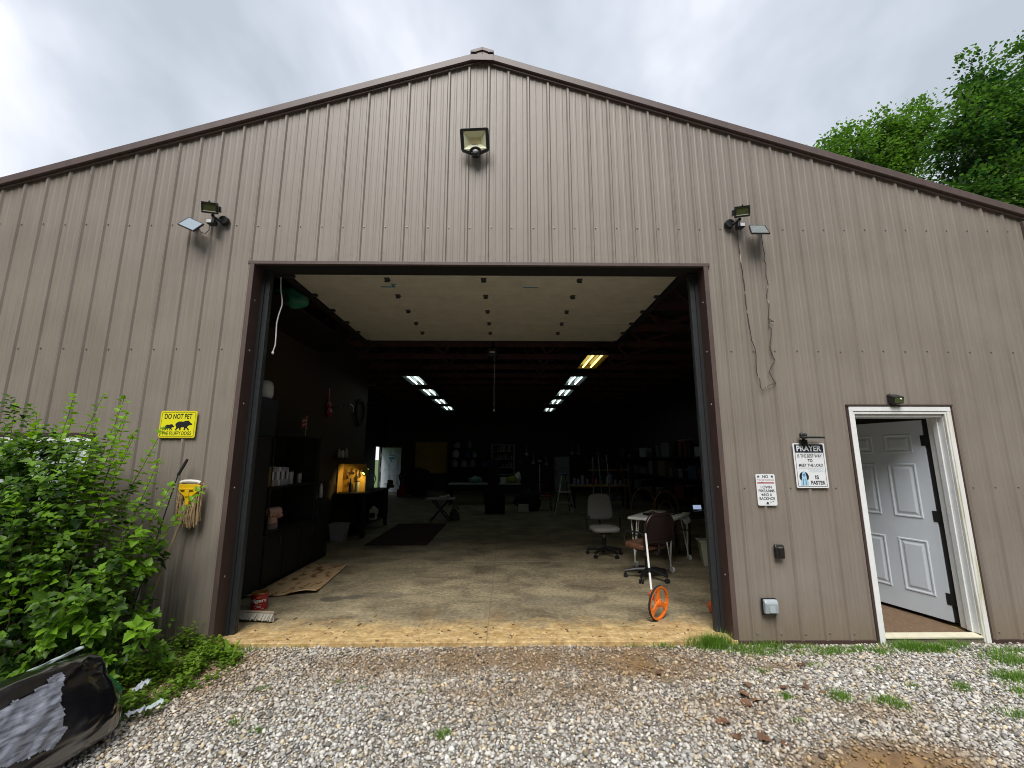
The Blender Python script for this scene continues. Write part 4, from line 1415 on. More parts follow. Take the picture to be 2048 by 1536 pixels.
mb = MB(); mb.prism_y([(3.212 + .047 * math.cos(R(a)), 1.474 + .050 * math.sin(R(a))) for a in range(0, 360, 20)], -.0287, -.0281); mb.build('figure_ground', 'ink_navy', sg)
mb = MB()
mb.prism_y([(3.172, 1.392), (3.252, 1.392), (3.250, 1.425), (3.238, 1.447), (3.234, 1.480), (3.226, 1.512), (3.217, 1.535), (3.207, 1.535), (3.198, 1.512), (3.190, 1.480), (3.186, 1.447), (3.174, 1.425)], -.0293, -.0288)
mb.build('figure_print', 'ink_light_blue', sg)
mb = MB()
mb.prism_y([(3.212 + .013 * math.cos(R(a)), 1.492 + .015 * math.sin(R(a))) for a in range(0, 360, 30)], -.0300, -.0294)
mb.prism_y([(3.190, 1.394), (3.200, 1.394), (3.204, 1.45), (3.196, 1.455)], -.0300, -.0294); mb.prism_y([(3.222, 1.394), (3.232, 1.394), (3.228, 1.455), (3.220, 1.45)], -.0300, -.0294)
mb.build('figure_shade', 'ink_blue', sg)
cl = thing('clip_light', (3.27, -0.05, 1.84), 'small black clip light bar above the prayer sign', 'light')
mb = MB(); mb.box(3.20, 3.27, -.052, -.0295, 1.785, 1.835); mb.cyl((3.235, -.05, 1.835), (3.235, -.05, 1.862), .014, .014, 8)
mb.ell((3.215, -.055, 1.880), (.02, .02, .026)); mb.ell((3.252, -.055, 1.878), (.018, .018, .024)); mb.build('clip', 'black_plastic', cl, smooth=True)
mb = MB(); mb.box(3.195, 3.405, -.115, -.045, 1.848, 1.862, rot=(.12, 0, 0)); mb.build('bar', 'black_plastic', cl, bevel=0.004)
mb = MB(); mb.box(3.225, 3.385, -.112, -.060, 1.8435, 1.8465, rot=(.12, 0, 0)); mb.build('diffuser', 'sensor_white', cl)
mb = MB(); mb.box(3.20, 3.40, -.116, -.06, 1.8665, 1.870, rot=(.12, 0, 0)); mb.build('solar_strip', 'solar_cell', cl)

# ---- key box, socket cover, wedge lamp over the door
kb = thing('key_box', (2.882, -0.03, 0.776), 'small black key lock box on the wall below the trespassing sign', 'key box')
mb = MB(); mb.prism_x([(-.021, .712), (-.055, .716), (-.058, .815), (-.046, .840), (-.021, .840)], 2.840, 2.925); mb.build('body', 'key_black', kb, bevel=0.006)
mb = MB(); mb.box(2.868, 2.898, -.0625, -.0585, .735, .805); mb.build('slide_cover', 'black_plastic', kb, bevel=0.003)
mb = MB(); mb.box(2.860, 2.905, -.0605, -.052, .812, .822); mb.build('latch', 'steel', kb)
oc = thing('socket_cover', (2.738, -0.03, 0.29), 'grey weatherproof socket cover low on the wall', 'socket cover')
mb = MB(); mb.box(2.668, 2.806, -.034, -.022, .215, .362); mb.build('base_plate', 'black_plastic', oc, bevel=0.003)
mb = MB(); mb.prism_x([(-.0345, .226), (-.078, .236), (-.088, .330), (-.070, .356), (-.0345, .358)], 2.675, 2.800); mb.build('hood', 'outlet_grey', oc, bevel=0.012)
mb = MB(); mb.box(2.71, 2.765, -.0895, -.084, .25, .31, rot=(-.1, 0, 0)); mb.build('lid_panel', 'outlet_grey', oc, bevel=0.004)
dl = thing('door_lamp', (4.22, -0.05, 2.24), 'small black wedge lamp above the entry door', 'light')
mb = MB()
tl, br_ = away(4.160, 2.296, -.022), away(4.295, 2.187, -.1)
mb.prism_x([(-.022, 2.215), (-.022, 2.298), (-.10, 2.262), (-.085, 2.195), (-.03, 2.195)], 4.160, 4.272); mb.build('housing', 'black_plastic', dl, bevel=0.006)
mb = MB(); mb.box(4.172, 4.260, -.0975, -.0935, 2.200, 2.254, rot=(.21, 0, 0)); mb.build('lens', 'lamp_mirror', dl)
mb = MB(); mb.ell((4.232, -.102, 2.240), (.009, .006, .009), 8, 6); mb.build('sensor', 'white_paint', dl)
mb = MB(); mb.cyl((4.195, -.022, 2.304), (4.195, -.032, 2.304), .008, .008, 8); mb.build('screw', 'screw_steel', dl)

# ---- mop leaning against the wall, head up
mp_ = thing('mop', (-2.75, -0.2, -0.04), 'string mop with yellow head propped upside down against the wall', 'mop')
mb = MB(); mb.tube([(-2.905, -.34, -.05), (-2.86, -.24, .35), (-2.79, -.14, .85), (-2.715, -.09, 1.24)], .0125, 8); mb.build('handle', 'old_wood', mp_, smooth=True)
mb = MB()
def yb(x, z): return (x, z)
mb.prism_y([(-2.80, 1.415), (-2.625, 1.410), (-2.605, 1.395), (-2.612, 1.355), (-2.665, 1.305), (-2.690, 1.265), (-2.695, 1.225), (-2.722, 1.225), (-2.722, 1.262), (-2.745, 1.305), (-2.790, 1.345), (-2.80, 1.37)], -.125, -.095)
mb.box(-2.79, -2.66, -.130, -.1255, 1.362, 1.376); mb.box(-2.735, -2.695, -.134, -.1255, 1.30, 1.36)
mb.build('head', 'mop_yellow', mp_, bevel=0.004)
mb = MB(); mb.box(-2.775, -2.735, -.1295, -.1253, 1.348, 1.356); mb.box(-2.712, -2.66, -.1295, -.1253, 1.348, 1.356); mb.build('slot', 'ink_black', mp_)
mb = MB(); mb.tube([(-2.795, -.11, 1.428), (-2.76, -.115, 1.438), (-2.70, -.116, 1.440), (-2.645, -.114, 1.436), (-2.615, -.105, 1.425)], .016, 8); mb.build('head_band', 'mop_white', mp_, smooth=True)
mb = MB()
for i in range(150):
    u = rnd.random()
    x = -2.815 + u * .215
    if 0.25 < u < .68 and rnd.random() < .35: continue
    top = 1.42 if (u < .2 or u > .75) else rnd.uniform(1.22, 1.30)
    y = -.058 - rnd.random() * .045
    zl = 1.03 + rnd.uniform(-.03, .07) + .05 * abs(u - .6)
    pts = []
    xx = x
    for q in range(6):
        f = q / 5
        xx += rnd.uniform(-.006, .006)
        pts.append((xx, y + rnd.uniform(-.004, .004) - .012 * math.sin(f * 3), top + (zl - top) * f))
    mb.tube(pts, .0042, 4)
tag(mb.build('strings', 'mop_string', mp_), kind='stuff')
mb = MB(); mb.tube([away(-2.842, 1.645, -.09), away(-2.858, 1.61, -.095), away(-2.89, 1.54, -.11), away(-2.915, 1.49, -.12)], [.011, .013, .0125, .012, .010], 8)
mb.tube([away(-2.915, 1.49, -.12), (-3.02, -.28, -.03)], .005, 6)
tag(mb.build('black_rod', 'black_matte', None, smooth=True), 'black rod leaning on the wall between bear sign and mop', 'rod')

# ================================================================== vegetation
LEAF = [(0.0, 0.0), (0.10, 0.16), (0.24, 0.44), (0.38, 0.34), (0.52, 0.40), (0.66, 0.24), (0.82, 0.16), (1.0, 0.0)]
OVAL = [(0.0, 0.0), (0.18, 0.26), (0.42, 0.36), (0.70, 0.24), (1.0, 0.0)]


def leaf_local(shape, fold=0.35, droop=0.22):
    vs2, mid = [], []
    n = len(shape)
    for u, v in shape:
        vs2.append((u, v, fold * v - droop * u * u))
    for u, v in shape[1:-1]:
        vs2.append((u, -v, fold * v - droop * u * u))
    right = tuple(range(n))
    left = (0,) + tuple(range(n, n + n - 2)) + (n - 1,)
    return np.array(vs2), [right, tuple(reversed(left))]


def frame(d, up):
    d = d.normalized()
    s = up.cross(d)
    if s.length < 1e-4: s = Vector((1, 0, 0)).cross(d)
    s.normalize()
    return d, s, d.cross(s)


class Leaves:
    def __init__(self, shape=LEAF, fold=0.35, droop=0.22):
        self.tv, self.tf = leaf_local(shape, fold, droop)
        self.items = []

    def put(self, p, d, up, size, tint):
        self.items.append((Vector(p), Vector(d), Vector(up), size, tint))

    def build(self, name, material, parent=None, items=None):
        items = self.items if items is None else items
        n, k = len(items), len(self.tv)
        V = np.zeros((n, k, 3)); T = np.zeros((n, k))
        for i, (p, d, up, s, t) in enumerate(items):
            a, b, c = frame(d, up)
            B = np.array([a, b, c])
            V[i] = (self.tv * s) @ B + np.array(p)
            T[i] = t
        o0 = ORIGIN.get(parent.name, Vector((0, 0, 0))) if parent else Vector((0, 0, 0))
        V -= np.array(o0)
        loops, starts, tot = [], [], 0
        base = np.concatenate([np.array(f) for f in self.tf])
        loops = (base[None] + (np.arange(n) * k)[:, None]).reshape(-1)
        lens = [len(f) for f in self.tf]
        offs = np.concatenate([[0], np.cumsum(lens)[:-1]])
        starts = (offs[None] + (np.arange(n) * sum(lens))[:, None]).reshape(-1)
        me = bpy.data.meshes.new(name)
        me.vertices.add(n * k); me.vertices.foreach_set('co', V.reshape(-1))
        me.loops.add(len(loops)); me.loops.foreach_set('vertex_index', loops.astype(np.int32))
        me.polygons.add(len(starts)); me.polygons.foreach_set('loop_start', starts.astype(np.int32))
        me.update(calc_edges=True)
        at = me.attributes.new('tint', 'FLOAT', 'POINT'); at.data.foreach_set('value', T.reshape(-1))
        me.materials.append(MATS[material])
        o = bpy.data.objects.new(name, me)
        COL.objects.link(o)
        if parent is not None: o.parent = parent
        ORIGIN[o.name] = o0
        return o


def rv(s=1.0):
    return Vector((rnd.uniform(-s, s), rnd.uniform(-s, s), rnd.uniform(-s, s)))


# ---- the tall leafy shrub left of the doorway
bush = thing('shrub', (-3.6, -0.6, GZ), 'tall leafy green shrub with upright shoots left of the doorway', 'shrub')
BLv = Leaves(LEAF, 0.30, 0.25)


def shrub_shoot(base, tip, bow, r, leaf_s, step, first, tint0, tint1, stemobj=True):
    pts = []
    n = 12
    for i in range(n + 1):
        f = i / n
        p = base.lerp(tip, f) + bow * math.sin(f * math.pi) + rv(.006)
        pts.append(p)
    if stemobj:
        m_ = MB(); m_.tube(pts, [r * (1 - .75 * i / n) for i in range(n + 1)], 5)
        m_.build('stem', 'twig', bush)
    Ltot = (tip - base).length
    d = first * Ltot
    spin = rnd.random() * 6.28
    while d < Ltot:
        f = d / Ltot
        i = min(n - 1, int(f * n)); q = f * n - i
        p = pts[i].lerp(pts[i + 1], q)
        ax = (pts[i + 1] - pts[i]).normalized()
        spin += 1.57 + rnd.uniform(-.3, .3)
        a = ax.orthogonal().normalized(); b = ax.cross(a)
        for s in (0, math.pi):
            if rnd.random() < .06: continue
            w = spin + s
            o = a * math.cos(w) + b * math.sin(w)
            dr = (o * 0.95 + ax * (0.25 + .5 * f) + Vector((0, 0, -.15)) + rv(.22))
            sz = leaf_s * (0.55 + .6 * math.sin(min(1, (1 - f) * 1.6 + .12) * 1.57)) * rnd.uniform(.75, 1.2)
            t = tint0 + (tint1 - tint0) * f ** 2.2 + rnd.uniform(-.12, .12)
            up = Vector((0, -.25, 1)) + rv(.35)
            BLv.put(p + o * .004, dr, up, sz, t)
        d += step * (1.15 - .45 * f) * rnd.uniform(.85, 1.15)
    for k in range(3):
        BLv.put(pts[-1], (pts[-1] - pts[-2]).normalized() + rv(.6), Vector((0, -.4, 1)) + rv(.3), leaf_s * rnd.uniform(.4, .7), min(1.0, tint1 + .12))


# (tip x, tip z) of the shoots that stand clear of the mass
for (tx, tz, ty) in ((-4.42, 1.90, -.5), (-4.15, 1.96, -.62), (-3.98, 2.10, -.55), (-3.83, 1.92, -.45), (-3.70, 1.94, -.62), (-3.52, 1.96, -.5), (-3.42, 2.17, -.62), (-3.30, 1.96, -.5), (-3.22, 2.19, -.58),
                     (-3.12, 2.04, -.42), (-3.02, 2.15, -.6), (-2.96, 1.88, -.5), (-2.86, 1.82, -.64), (-2.74, 1.90, -.48), (-2.66, 1.62, -.58), (-2.35, 1.40, -.45), (-2.50, 1.42, -.62), (-4.65, 1.92, -.5), (-4.9, 1.85, -.6),
                     (-3.62, 2.02, -.7), (-2.90, 1.98, -.70), (-3.08, 1.80, -.72)):
    b0 = Vector((-3.55 + (tx + 3.45) * .45 + rnd.uniform(-.1, .1), -.62 + rnd.uniform(-.15, .15), GZ))
    shrub_shoot(b0, Vector((tx, ty, tz)), Vector((rnd.uniform(-.08, .08), -.05 + rnd.uniform(-.05, .05), 0)), .008, .072, .058, .5, .30, 1.0)
DC, DR = Vector((-3.98, -.66, 0)), Vector((1.56, .60, 1.88))
def on_dome(k):
    while True:
        u = Vector((rnd.gauss(0, 1), rnd.gauss(0, 1), abs(rnd.gauss(0, 1)))).normalized()
        p = DC + Vector((u.x * DR.x, u.y * DR.y, u.z * DR.z)) * k * (1 + .16 * noise.noise(u * 2.6 + Vector((7, 1, 3))))
        if p.y < -.12: return u, p
# branches that carry the mass
for i in range(80):
    u, tip = on_dome(rnd.uniform(.8, 1.0))
    b0 = Vector((DC.x + u.x * .6 + rnd.uniform(-.2, .2), DC.y + rnd.uniform(-.2, .2), GZ))
    shrub_shoot(b0, tip, Vector((u.x * .15, u.y * .12, .08)), .008, .082, .085, .45, .15, .6, stemobj=(i % 2 == 0))
# sprays of leaves all over the outside of the dome
for i in range(1450):
    u, p = on_dome(rnd.uniform(.74, 1.04))
    if i > 1050:
        p = Vector((rnd.uniform(-4.9, -3.15), rnd.uniform(-1.0, -.25), rnd.uniform(1.15, 1.80)))
        u = Vector((rnd.uniform(-.4, .4), -.5, .8))
    n_o = Vector((u.x / DR.x, u.y / DR.y, u.z / DR.z)).normalized()
    ax = (n_o * .8 + Vector((0, 0, .75)) + rv(.55)).normalized()
    a = ax.orthogonal().normalized(); b = ax.cross(a)
    ls = rnd.uniform(.050, .090) * (1.12 if p.z < .8 else .9)
    tone = rnd.uniform(-.10, .30) + (.5 if rnd.random() < .24 else 0)
    nl = rnd.randint(5, 9)
    sp_ = rnd.random() * 6.28
    for k in range(nl):
        f = k / nl
        w = sp_ + k * 2.4 + rnd.uniform(-.4, .4)
        o = a * math.cos(w) + b * math.sin(w)
        BLv.put(p + ax * (f * .09 - .03) + o * .006, o * (1 - .5 * f) + ax * (.15 + .6 * f) + Vector((0, 0, -.18)) + rv(.25), Vector((0, -.2, 1)) + n_o * .5 + rv(.4), ls * rnd.uniform(.6, 1.2) * (1 - .3 * f), tone + f * .25 + rnd.uniform(-.1, .1))
# core leaves tinted dark, painting in the shade deep inside the shrub
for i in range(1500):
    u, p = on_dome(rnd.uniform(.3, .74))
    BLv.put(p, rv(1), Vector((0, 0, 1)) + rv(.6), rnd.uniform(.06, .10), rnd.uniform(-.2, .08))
camp = Vector(cam.location)
BLv.items.sort(key=lambda it: -it[3] / (it[0] - camp).length)
BIG = [it for it in BLv.items if it[0].x > -4.2][:300]
ids = set(id(it) for it in BIG)
REST = [it for it in BLv.items if id(it) not in ids]
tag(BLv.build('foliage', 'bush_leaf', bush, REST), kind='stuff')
protos = []
for t in (.08, .22, .36, .52, .70):
    me = bpy.data.meshes.new('leaf')
    me.from_pydata([tuple(v) for v in BLv.tv], [], BLv.tf)
    at = me.attributes.new('tint', 'FLOAT', 'POINT'); at.data.foreach_set('value', [t] * len(BLv.tv))
    me.materials.append(MATS['bush_leaf'])
    protos.append(me)
for (p, d, up, s, t) in BIG:
    a, b, c = frame(d, up)
    o = bpy.data.objects.new('leaf', protos[max(0, min(4, int((t - .02) / .16)))])
    COL.objects.link(o)
    o.parent = bush
    M3 = Matrix((a, b, c)).transposed().to_4x4()
    o.matrix_local = Matrix.Translation(p - ORIGIN[bush.name]) @ M3 @ Matrix.Scale(s, 4)

# ---- weeds at the foot of the shrub
WL = Leaves(OVAL, 0.2, 0.15)
def weed_density(x, y):
    d = max(0, 1 - ((x + 2.38) / .46) ** 2 - ((y + .42) / .52) ** 2)
    d = max(d, .8 * max(0, 1 - ((x + 2.62) / .3) ** 2 - ((y + .05) / .25) ** 2))
    d = max(d, .7 * max(0, 1 - ((x + 2.32) / .25) ** 2 - ((y + .95) / .3) ** 2))
    return d
for i in range(12500):
    x, y = rnd.uniform(-3.0, -1.85), rnd.uniform(-1.3, -.03)
    dn = weed_density(x, y) * max(0, .62 + 1.3 * noise.noise(Vector((x * 5, y * 5, 2))) + .5 * noise.noise(Vector((x * 14, y * 14, 6))))
    if rnd.random() > dn * 1.7: continue
    h = rnd.uniform(.0, .13) * min(1, dn * 1.6) + (.10 * rnd.random() if x < -2.5 else 0)
    WL.put((x, y, ground_z(x, y) + h + .008), (rnd.uniform(-1, 1), rnd.uniform(-1, 1), rnd.uniform(-.1, .5)), Vector((0, 0, 1)) + rv(.35), rnd.uniform(.018, .042), .15 + h * 2.6 + rnd.uniform(-.12, .2))
tag(WL.build('weeds', 'weed_leaf'), 'low clumps of small leaved green weeds at the foot of the shrub', None, None, 'stuff')
dk = thing('dock_weed', (-2.10, -0.20, GZ), 'broad leaved weed with pointed blades at the slab corner', 'weed')
DL = Leaves([(0, .0), (.15, .05), (.4, .12), (.65, .11), (.85, .06), (1, 0)], .25, .18)
for (dx_, dy_, dz_, s) in ((-.30, -.10, .85, .17), (.30, -.15, .85, .17), (.55, -.35, .5, .16), (-.75, -.2, .35, .17), (.8, .0, .25, .13), (-.2, -.6, .35, .12)):
    DL.items = []
    DL.put((-2.10, -.20, GZ + .005), (dx_, dy_, dz_), (0, -.5, 1), s, .55)
    DL.build('leaf_blade', 'weed_leaf', dk)

# ---- grass tufts
GV, GF, GT = [], [], []
def blade(x, y, z, h, lean, az, w, t):
    o = len(GV)
    dx_, dy_ = math.cos(az), math.sin(az)
    sx, sy = -dy_ * w, dx_ * w
    m1 = (x + dx_ * lean * .35, y + dy_ * lean * .35, z + h * .6)
    m2 = (x + dx_ * lean, y + dy_ * lean, z + h)
    GV.extend([(x - sx, y - sy, z), (x + sx, y + sy, z), (m1[0] + sx * .8, m1[1] + sy * .8, m1[2]), (m1[0] - sx * .8, m1[1] - sy * .8, m1[2]), m2])
    GF.extend([(o, o + 1, o + 2, o + 3), (o + 3, o + 2, o + 4)])
    GT.extend([t] * 5)
tufts = [(2.10, -.06, .22, .10, 260, .12), (2.20, -.08, .16, .08, 260, .14), (2.42, -.16, .22, .08, 220, .07), (2.66, -.10, .20, .07, 180, .07), (2.95, -.12, .2, .06, 150, .05), (3.18, -.18, .18, .07, 170, .06), (3.42, -.16, .2, .06, 150, .055),
         (3.92, -.14, .24, .09, 420, .08), (4.1, -.18, .2, .08, 300, .07), (4.35, -.10, .2, .06, 170, .07), (2.316, -.88, .06, .04, 60, .05), (2.68, -.90, .09, .07, 120, .07), (2.98, -.95, .12, .06, 120, .06), (3.04, -1.02, .07, .05, 60, .05),
         (4.25, -.66, .22, .10, 260, .08), (4.55, -.36, .26, .12, 300, .08), (4.05, -.86, .1, .06, 60, .06), (-.117, -1.26, .06, .04, 60, .06), (-1.485, -1.135, .05, .05, 34, .05), (-1.30, -1.204, .06, .03, 30, .04), (3.70, -.78, .07, .05, 80, .06), (1.72, -.05, .14, .05, 90, .05), (1.45, -.05, .14, .03, 36, .035),
         (-.8, -.7, .05, .03, 10, .03), (-1.0, -.62, .07, .03, 16, .03), (-.35, -.75, .04, .03, 14, .03), (2.35, -.50, .10, .06, 40, .045), (3.75, -1.11, .16, .08, 90, .06), (-1.55, -.72, .06, .05, 24, .04), (2.85, -.42, .12, .05, 40, .04),
         (-2.05, -.08, .25, .05, 90, .05), (-1.6, -.04, .18, .03, 20, .03), (3.3, -.5, .14, .06, 40, .035), (1.9, -.62, .06, .04, 20, .03), (2.55, -.22, .28, .07, 150, .05), (3.0, -.22, .3, .06, 130, .045), (3.6, -.20, .12, .08, 90, .06), (4.45, -.75, .2, .08, 150, .06), (3.35, -.75, .07, .05, 40, .04), (2.2, -1.15, .05, .04, 24, .03), (4.75, -.2, .3, .06, 160, .06), (5.3, -.12, .3, .05, 120, .06)]
for (cx, cy, rx, ry, n, h) in tufts:
    for i in range(int(n * 1.9)):
        u, v = rnd.gauss(0, .5), rnd.gauss(0, .5)
        x, y = cx + u * rx, min(-.014, cy + v * ry)
        fall = math.exp(-(u * u + v * v) * .8)
        hh = h * rnd.uniform(.35, 1.1) * (.45 + .55 * fall)
        blade(x, y, ground_z(x, y) + .004, hh, hh * rnd.uniform(.1, .9), rnd.uniform(0, 6.28), rnd.uniform(.0012, .0026), rnd.uniform(.05, .75))
me = bpy.data.meshes.new('grass')
me.from_pydata(GV, [], GF)
at = me.attributes.new('tint', 'FLOAT', 'POINT'); at.data.foreach_set('value', GT)
me.materials.append(MATS['grass_blade'])
go = bpy.data.objects.new('grass', me); COL.objects.link(go)
tag(go, 'short green grass tufts growing through the gravel', None, None, 'stuff')

# ---- dead leaves
def dead_leaf(x, y, s, az):
    t = bpy.data.meshes.new('dead_leaf')
    pts = [(0, 0), (.18, .10), (.10, .36), (.34, .28), (.42, .52), (.60, .30), (.80, .32), (.76, .14), (1.0, 0)]
    n = len(pts)
    vs2 = [(u, 0, 0) for u, v in pts] + [(u, v, 0) for u, v in pts[1:-1]] + [(u, -v, 0) for u, v in pts[1:-1]]
    seed = rnd.uniform(0, 50)
    vs3 = []
    for (u, v, z) in vs2:
        c = .35 * abs(v) + .22 * math.sin(u * 3 + seed) * (v + .2) + .12 * noise.noise(Vector((u * 3, v * 3, seed)))
        vs3.append((u * s, v * s, c * s))
    fs = []
    for i in range(n - 1):
        r0 = i if i == 0 else n + i - 1
        r1 = n - 1 if i + 1 == n - 1 else n + i
        l0 = i if i == 0 else 2 * n - 2 + i - 1
        l1 = n - 1 if i + 1 == n - 1 else 2 * n - 2 + i
        fs.append(tuple(dict.fromkeys((i, i + 1, r1, r0)))); fs.append(tuple(dict.fromkeys((i + 1, i, l0, l1))))
    t.from_pydata(vs3, [], fs)
    t.materials.append(MATS['dead_leaf'])
    o = bpy.data.objects.new('dead_leaf', t); COL.objects.link(o)
    o.location = (x, y, ground_z(x, y) + .018)
    o.rotation_euler = (rnd.uniform(-.3, .3), rnd.uniform(-.3, .3), az)
    so = o.modifiers.new('solid', 'SOLIDIFY'); so.thickness = .001
    return tag(o, 'curled dry brown leaf lying on the grey gravel', 'dead leaf', 'dry leaves scattered on the gravel')
for (x, y, s) in ((2.705, -.459, .085), (2.118, -.761, .075), (2.336, -.763, .07), (2.50, -.79, .11), (2.042, -.882, .09), (2.009, -.97, .085), (2.10, -.90, .08), (1.752, -1.158, .10), (1.732, -1.287, .07), (1.83, -1.33, .09), (1.477, -.525, .06), (3.207, -.287, .08), (1.95, -1.36, .07), (2.62, -.86, .06), (2.9, -.13, .07), (2.75, -.10, .06)):
    dead_leaf(x, y, s, rnd.uniform(0, 6.28))

# ---- bags at the lower left corner
def bag(name, c, r, rotz, tilt, seed, material, label, cat, wr=0.02):
    t = thing(name, (c[0], c[1], GZ - .02), label, cat)
    q = Euler((tilt[0], tilt[1], rotz)).to_matrix()
    def ridge(v): return 1 - min(1, abs(noise.noise(v)) * 3.2)
    def fn(u, w):
        th, ph = (w - .5) * math.pi, u * 2 * math.pi
        e1, e2 = .34, .36
        sp_ = lambda v, e: math.copysign(abs(v) ** e, v)
        p = Vector((r[0] * sp_(math.cos(th), e1) * sp_(math.cos(ph), e2), r[1] * sp_(math.cos(th), e1) * sp_(math.sin(ph), e2), r[2] * sp_(math.sin(th), e1)))
        n = noise.noise(p * 3.0 + Vector((seed, 0, 0))) * wr * 1.7
        d1 = Vector((p.x * 3.2 + p.z * 2.0, p.y * 3, p.z * 9 - p.x * 4.5))
        n += ridge(d1 + Vector((0, seed, 0))) * wr * .34 + ridge(d1 * 2.3 + Vector((0, seed, 5))) * wr * .18 + ridge(p * 11 + Vector((3, 1, seed))) * wr * .14
        p = p * (1 + n / max(.15, p.length))
        p.z -= .05 * (p.x / r[0]) ** 2 * (1 if p.z > 0 else 0)
        p = q @ p + Vector(c)
        p.z = max(p.z, GZ - .02)
        return p
    m_ = MB(); m_.grid(fn, 200, 110)
    m_.build('sack', material, t, smooth='all')
    return t, q, fn
b1, q1, bfn = bag('soil_bag', (-2.42, -1.66, 0.17), (.46, .19, .27), R(82), (R(-24), R(-4), 0), 3.0, 'bag_black', 'bulging shiny black plastic soil bag in front of the shrub', 'bag', .024)
def crest(u, w):
    x = -.46 + .92 * u
    z = .262 + w * (.018 + .03 * noise.noise(Vector((u * 7, 1, 0)))) 
    y = .015 * noise.noise(Vector((u * 16, w * 3, 5))) + .012 * math.sin(u * 40) * w
    p = q1 @ Vector((x, y, z)) + Vector((-2.42, -1.66, .165))
    return p
mb = MB(); mb.grid(crest, 60, 4); mb.build('seam', 'bag_clear', b1, smooth='all', solid=.002)
b2, q2, _ = bag('green_bag', (-2.56, -1.10, 0.05), (.30, .14, .15), R(-25), (R(-8), R(-6), 0), 9.0, 'bag_green', 'green plastic bag half hidden behind the black soil bag', 'bag', .03)
for k, (x, y, z, mt, a) in enumerate(((-2.17, -1.10, -.005, 'bag_white', .3), (-2.10, -1.03, .0, 'bag_clear', .9), (-2.24, -.98, .10, 'bag_white', 1.4))):
    def flap(u, w, x=x, y=y, z=z, a=a, k=k):
        uu, ww = (u - .5) * .10, (w - .5) * .05
        return (x + uu * math.cos(a) - ww * math.sin(a), y + uu * math.sin(a) + ww * math.cos(a), z + .03 * noise.noise(Vector((u * 5, w * 5, k * 3))) + .02 * u)
    mb = MB(); mb.grid(flap, 10, 6); mb.build('flap', mt, b2, smooth='all', solid=.002)

mb = MB()
for i in range(70):
    x, y = rnd.uniform(-2.2, 2.2), abs(rnd.gauss(0, .28)) - .02
    s_ = rnd.uniform(.004, .016) * (1.6 if i < 8 else 1)
    mb.box(x - s_, x + s_, y - s_ * .5, y + s_ * .5, .0008, .003 + s_ * .15, rot=(0, 0, rnd.uniform(0, 3)))
tag(mb.build('litter', 'dim_brown', None), 'small dark leaf scraps on the clay stained slab edge', None, None, 'stuff')

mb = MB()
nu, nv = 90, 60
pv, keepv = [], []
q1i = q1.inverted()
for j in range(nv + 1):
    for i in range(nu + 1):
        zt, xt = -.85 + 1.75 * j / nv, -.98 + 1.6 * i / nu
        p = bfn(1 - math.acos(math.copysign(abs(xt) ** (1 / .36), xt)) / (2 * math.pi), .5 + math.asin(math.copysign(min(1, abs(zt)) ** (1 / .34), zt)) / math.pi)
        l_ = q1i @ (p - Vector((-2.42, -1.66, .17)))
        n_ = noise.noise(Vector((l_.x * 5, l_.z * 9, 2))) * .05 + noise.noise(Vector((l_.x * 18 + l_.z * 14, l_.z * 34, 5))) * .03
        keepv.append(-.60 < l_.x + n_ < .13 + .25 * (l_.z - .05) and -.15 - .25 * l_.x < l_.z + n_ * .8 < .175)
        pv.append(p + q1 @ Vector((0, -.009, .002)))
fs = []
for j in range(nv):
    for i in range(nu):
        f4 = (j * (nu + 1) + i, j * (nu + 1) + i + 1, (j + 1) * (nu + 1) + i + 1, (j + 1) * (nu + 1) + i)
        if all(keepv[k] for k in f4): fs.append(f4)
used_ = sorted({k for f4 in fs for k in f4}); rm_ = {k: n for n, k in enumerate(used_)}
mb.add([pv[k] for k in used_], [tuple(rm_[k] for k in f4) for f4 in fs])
mb.build('painted_sheen', 'bag_sheen', b1, smooth='all')  # thin grey sheet over the sack, a painted reflection of the sky

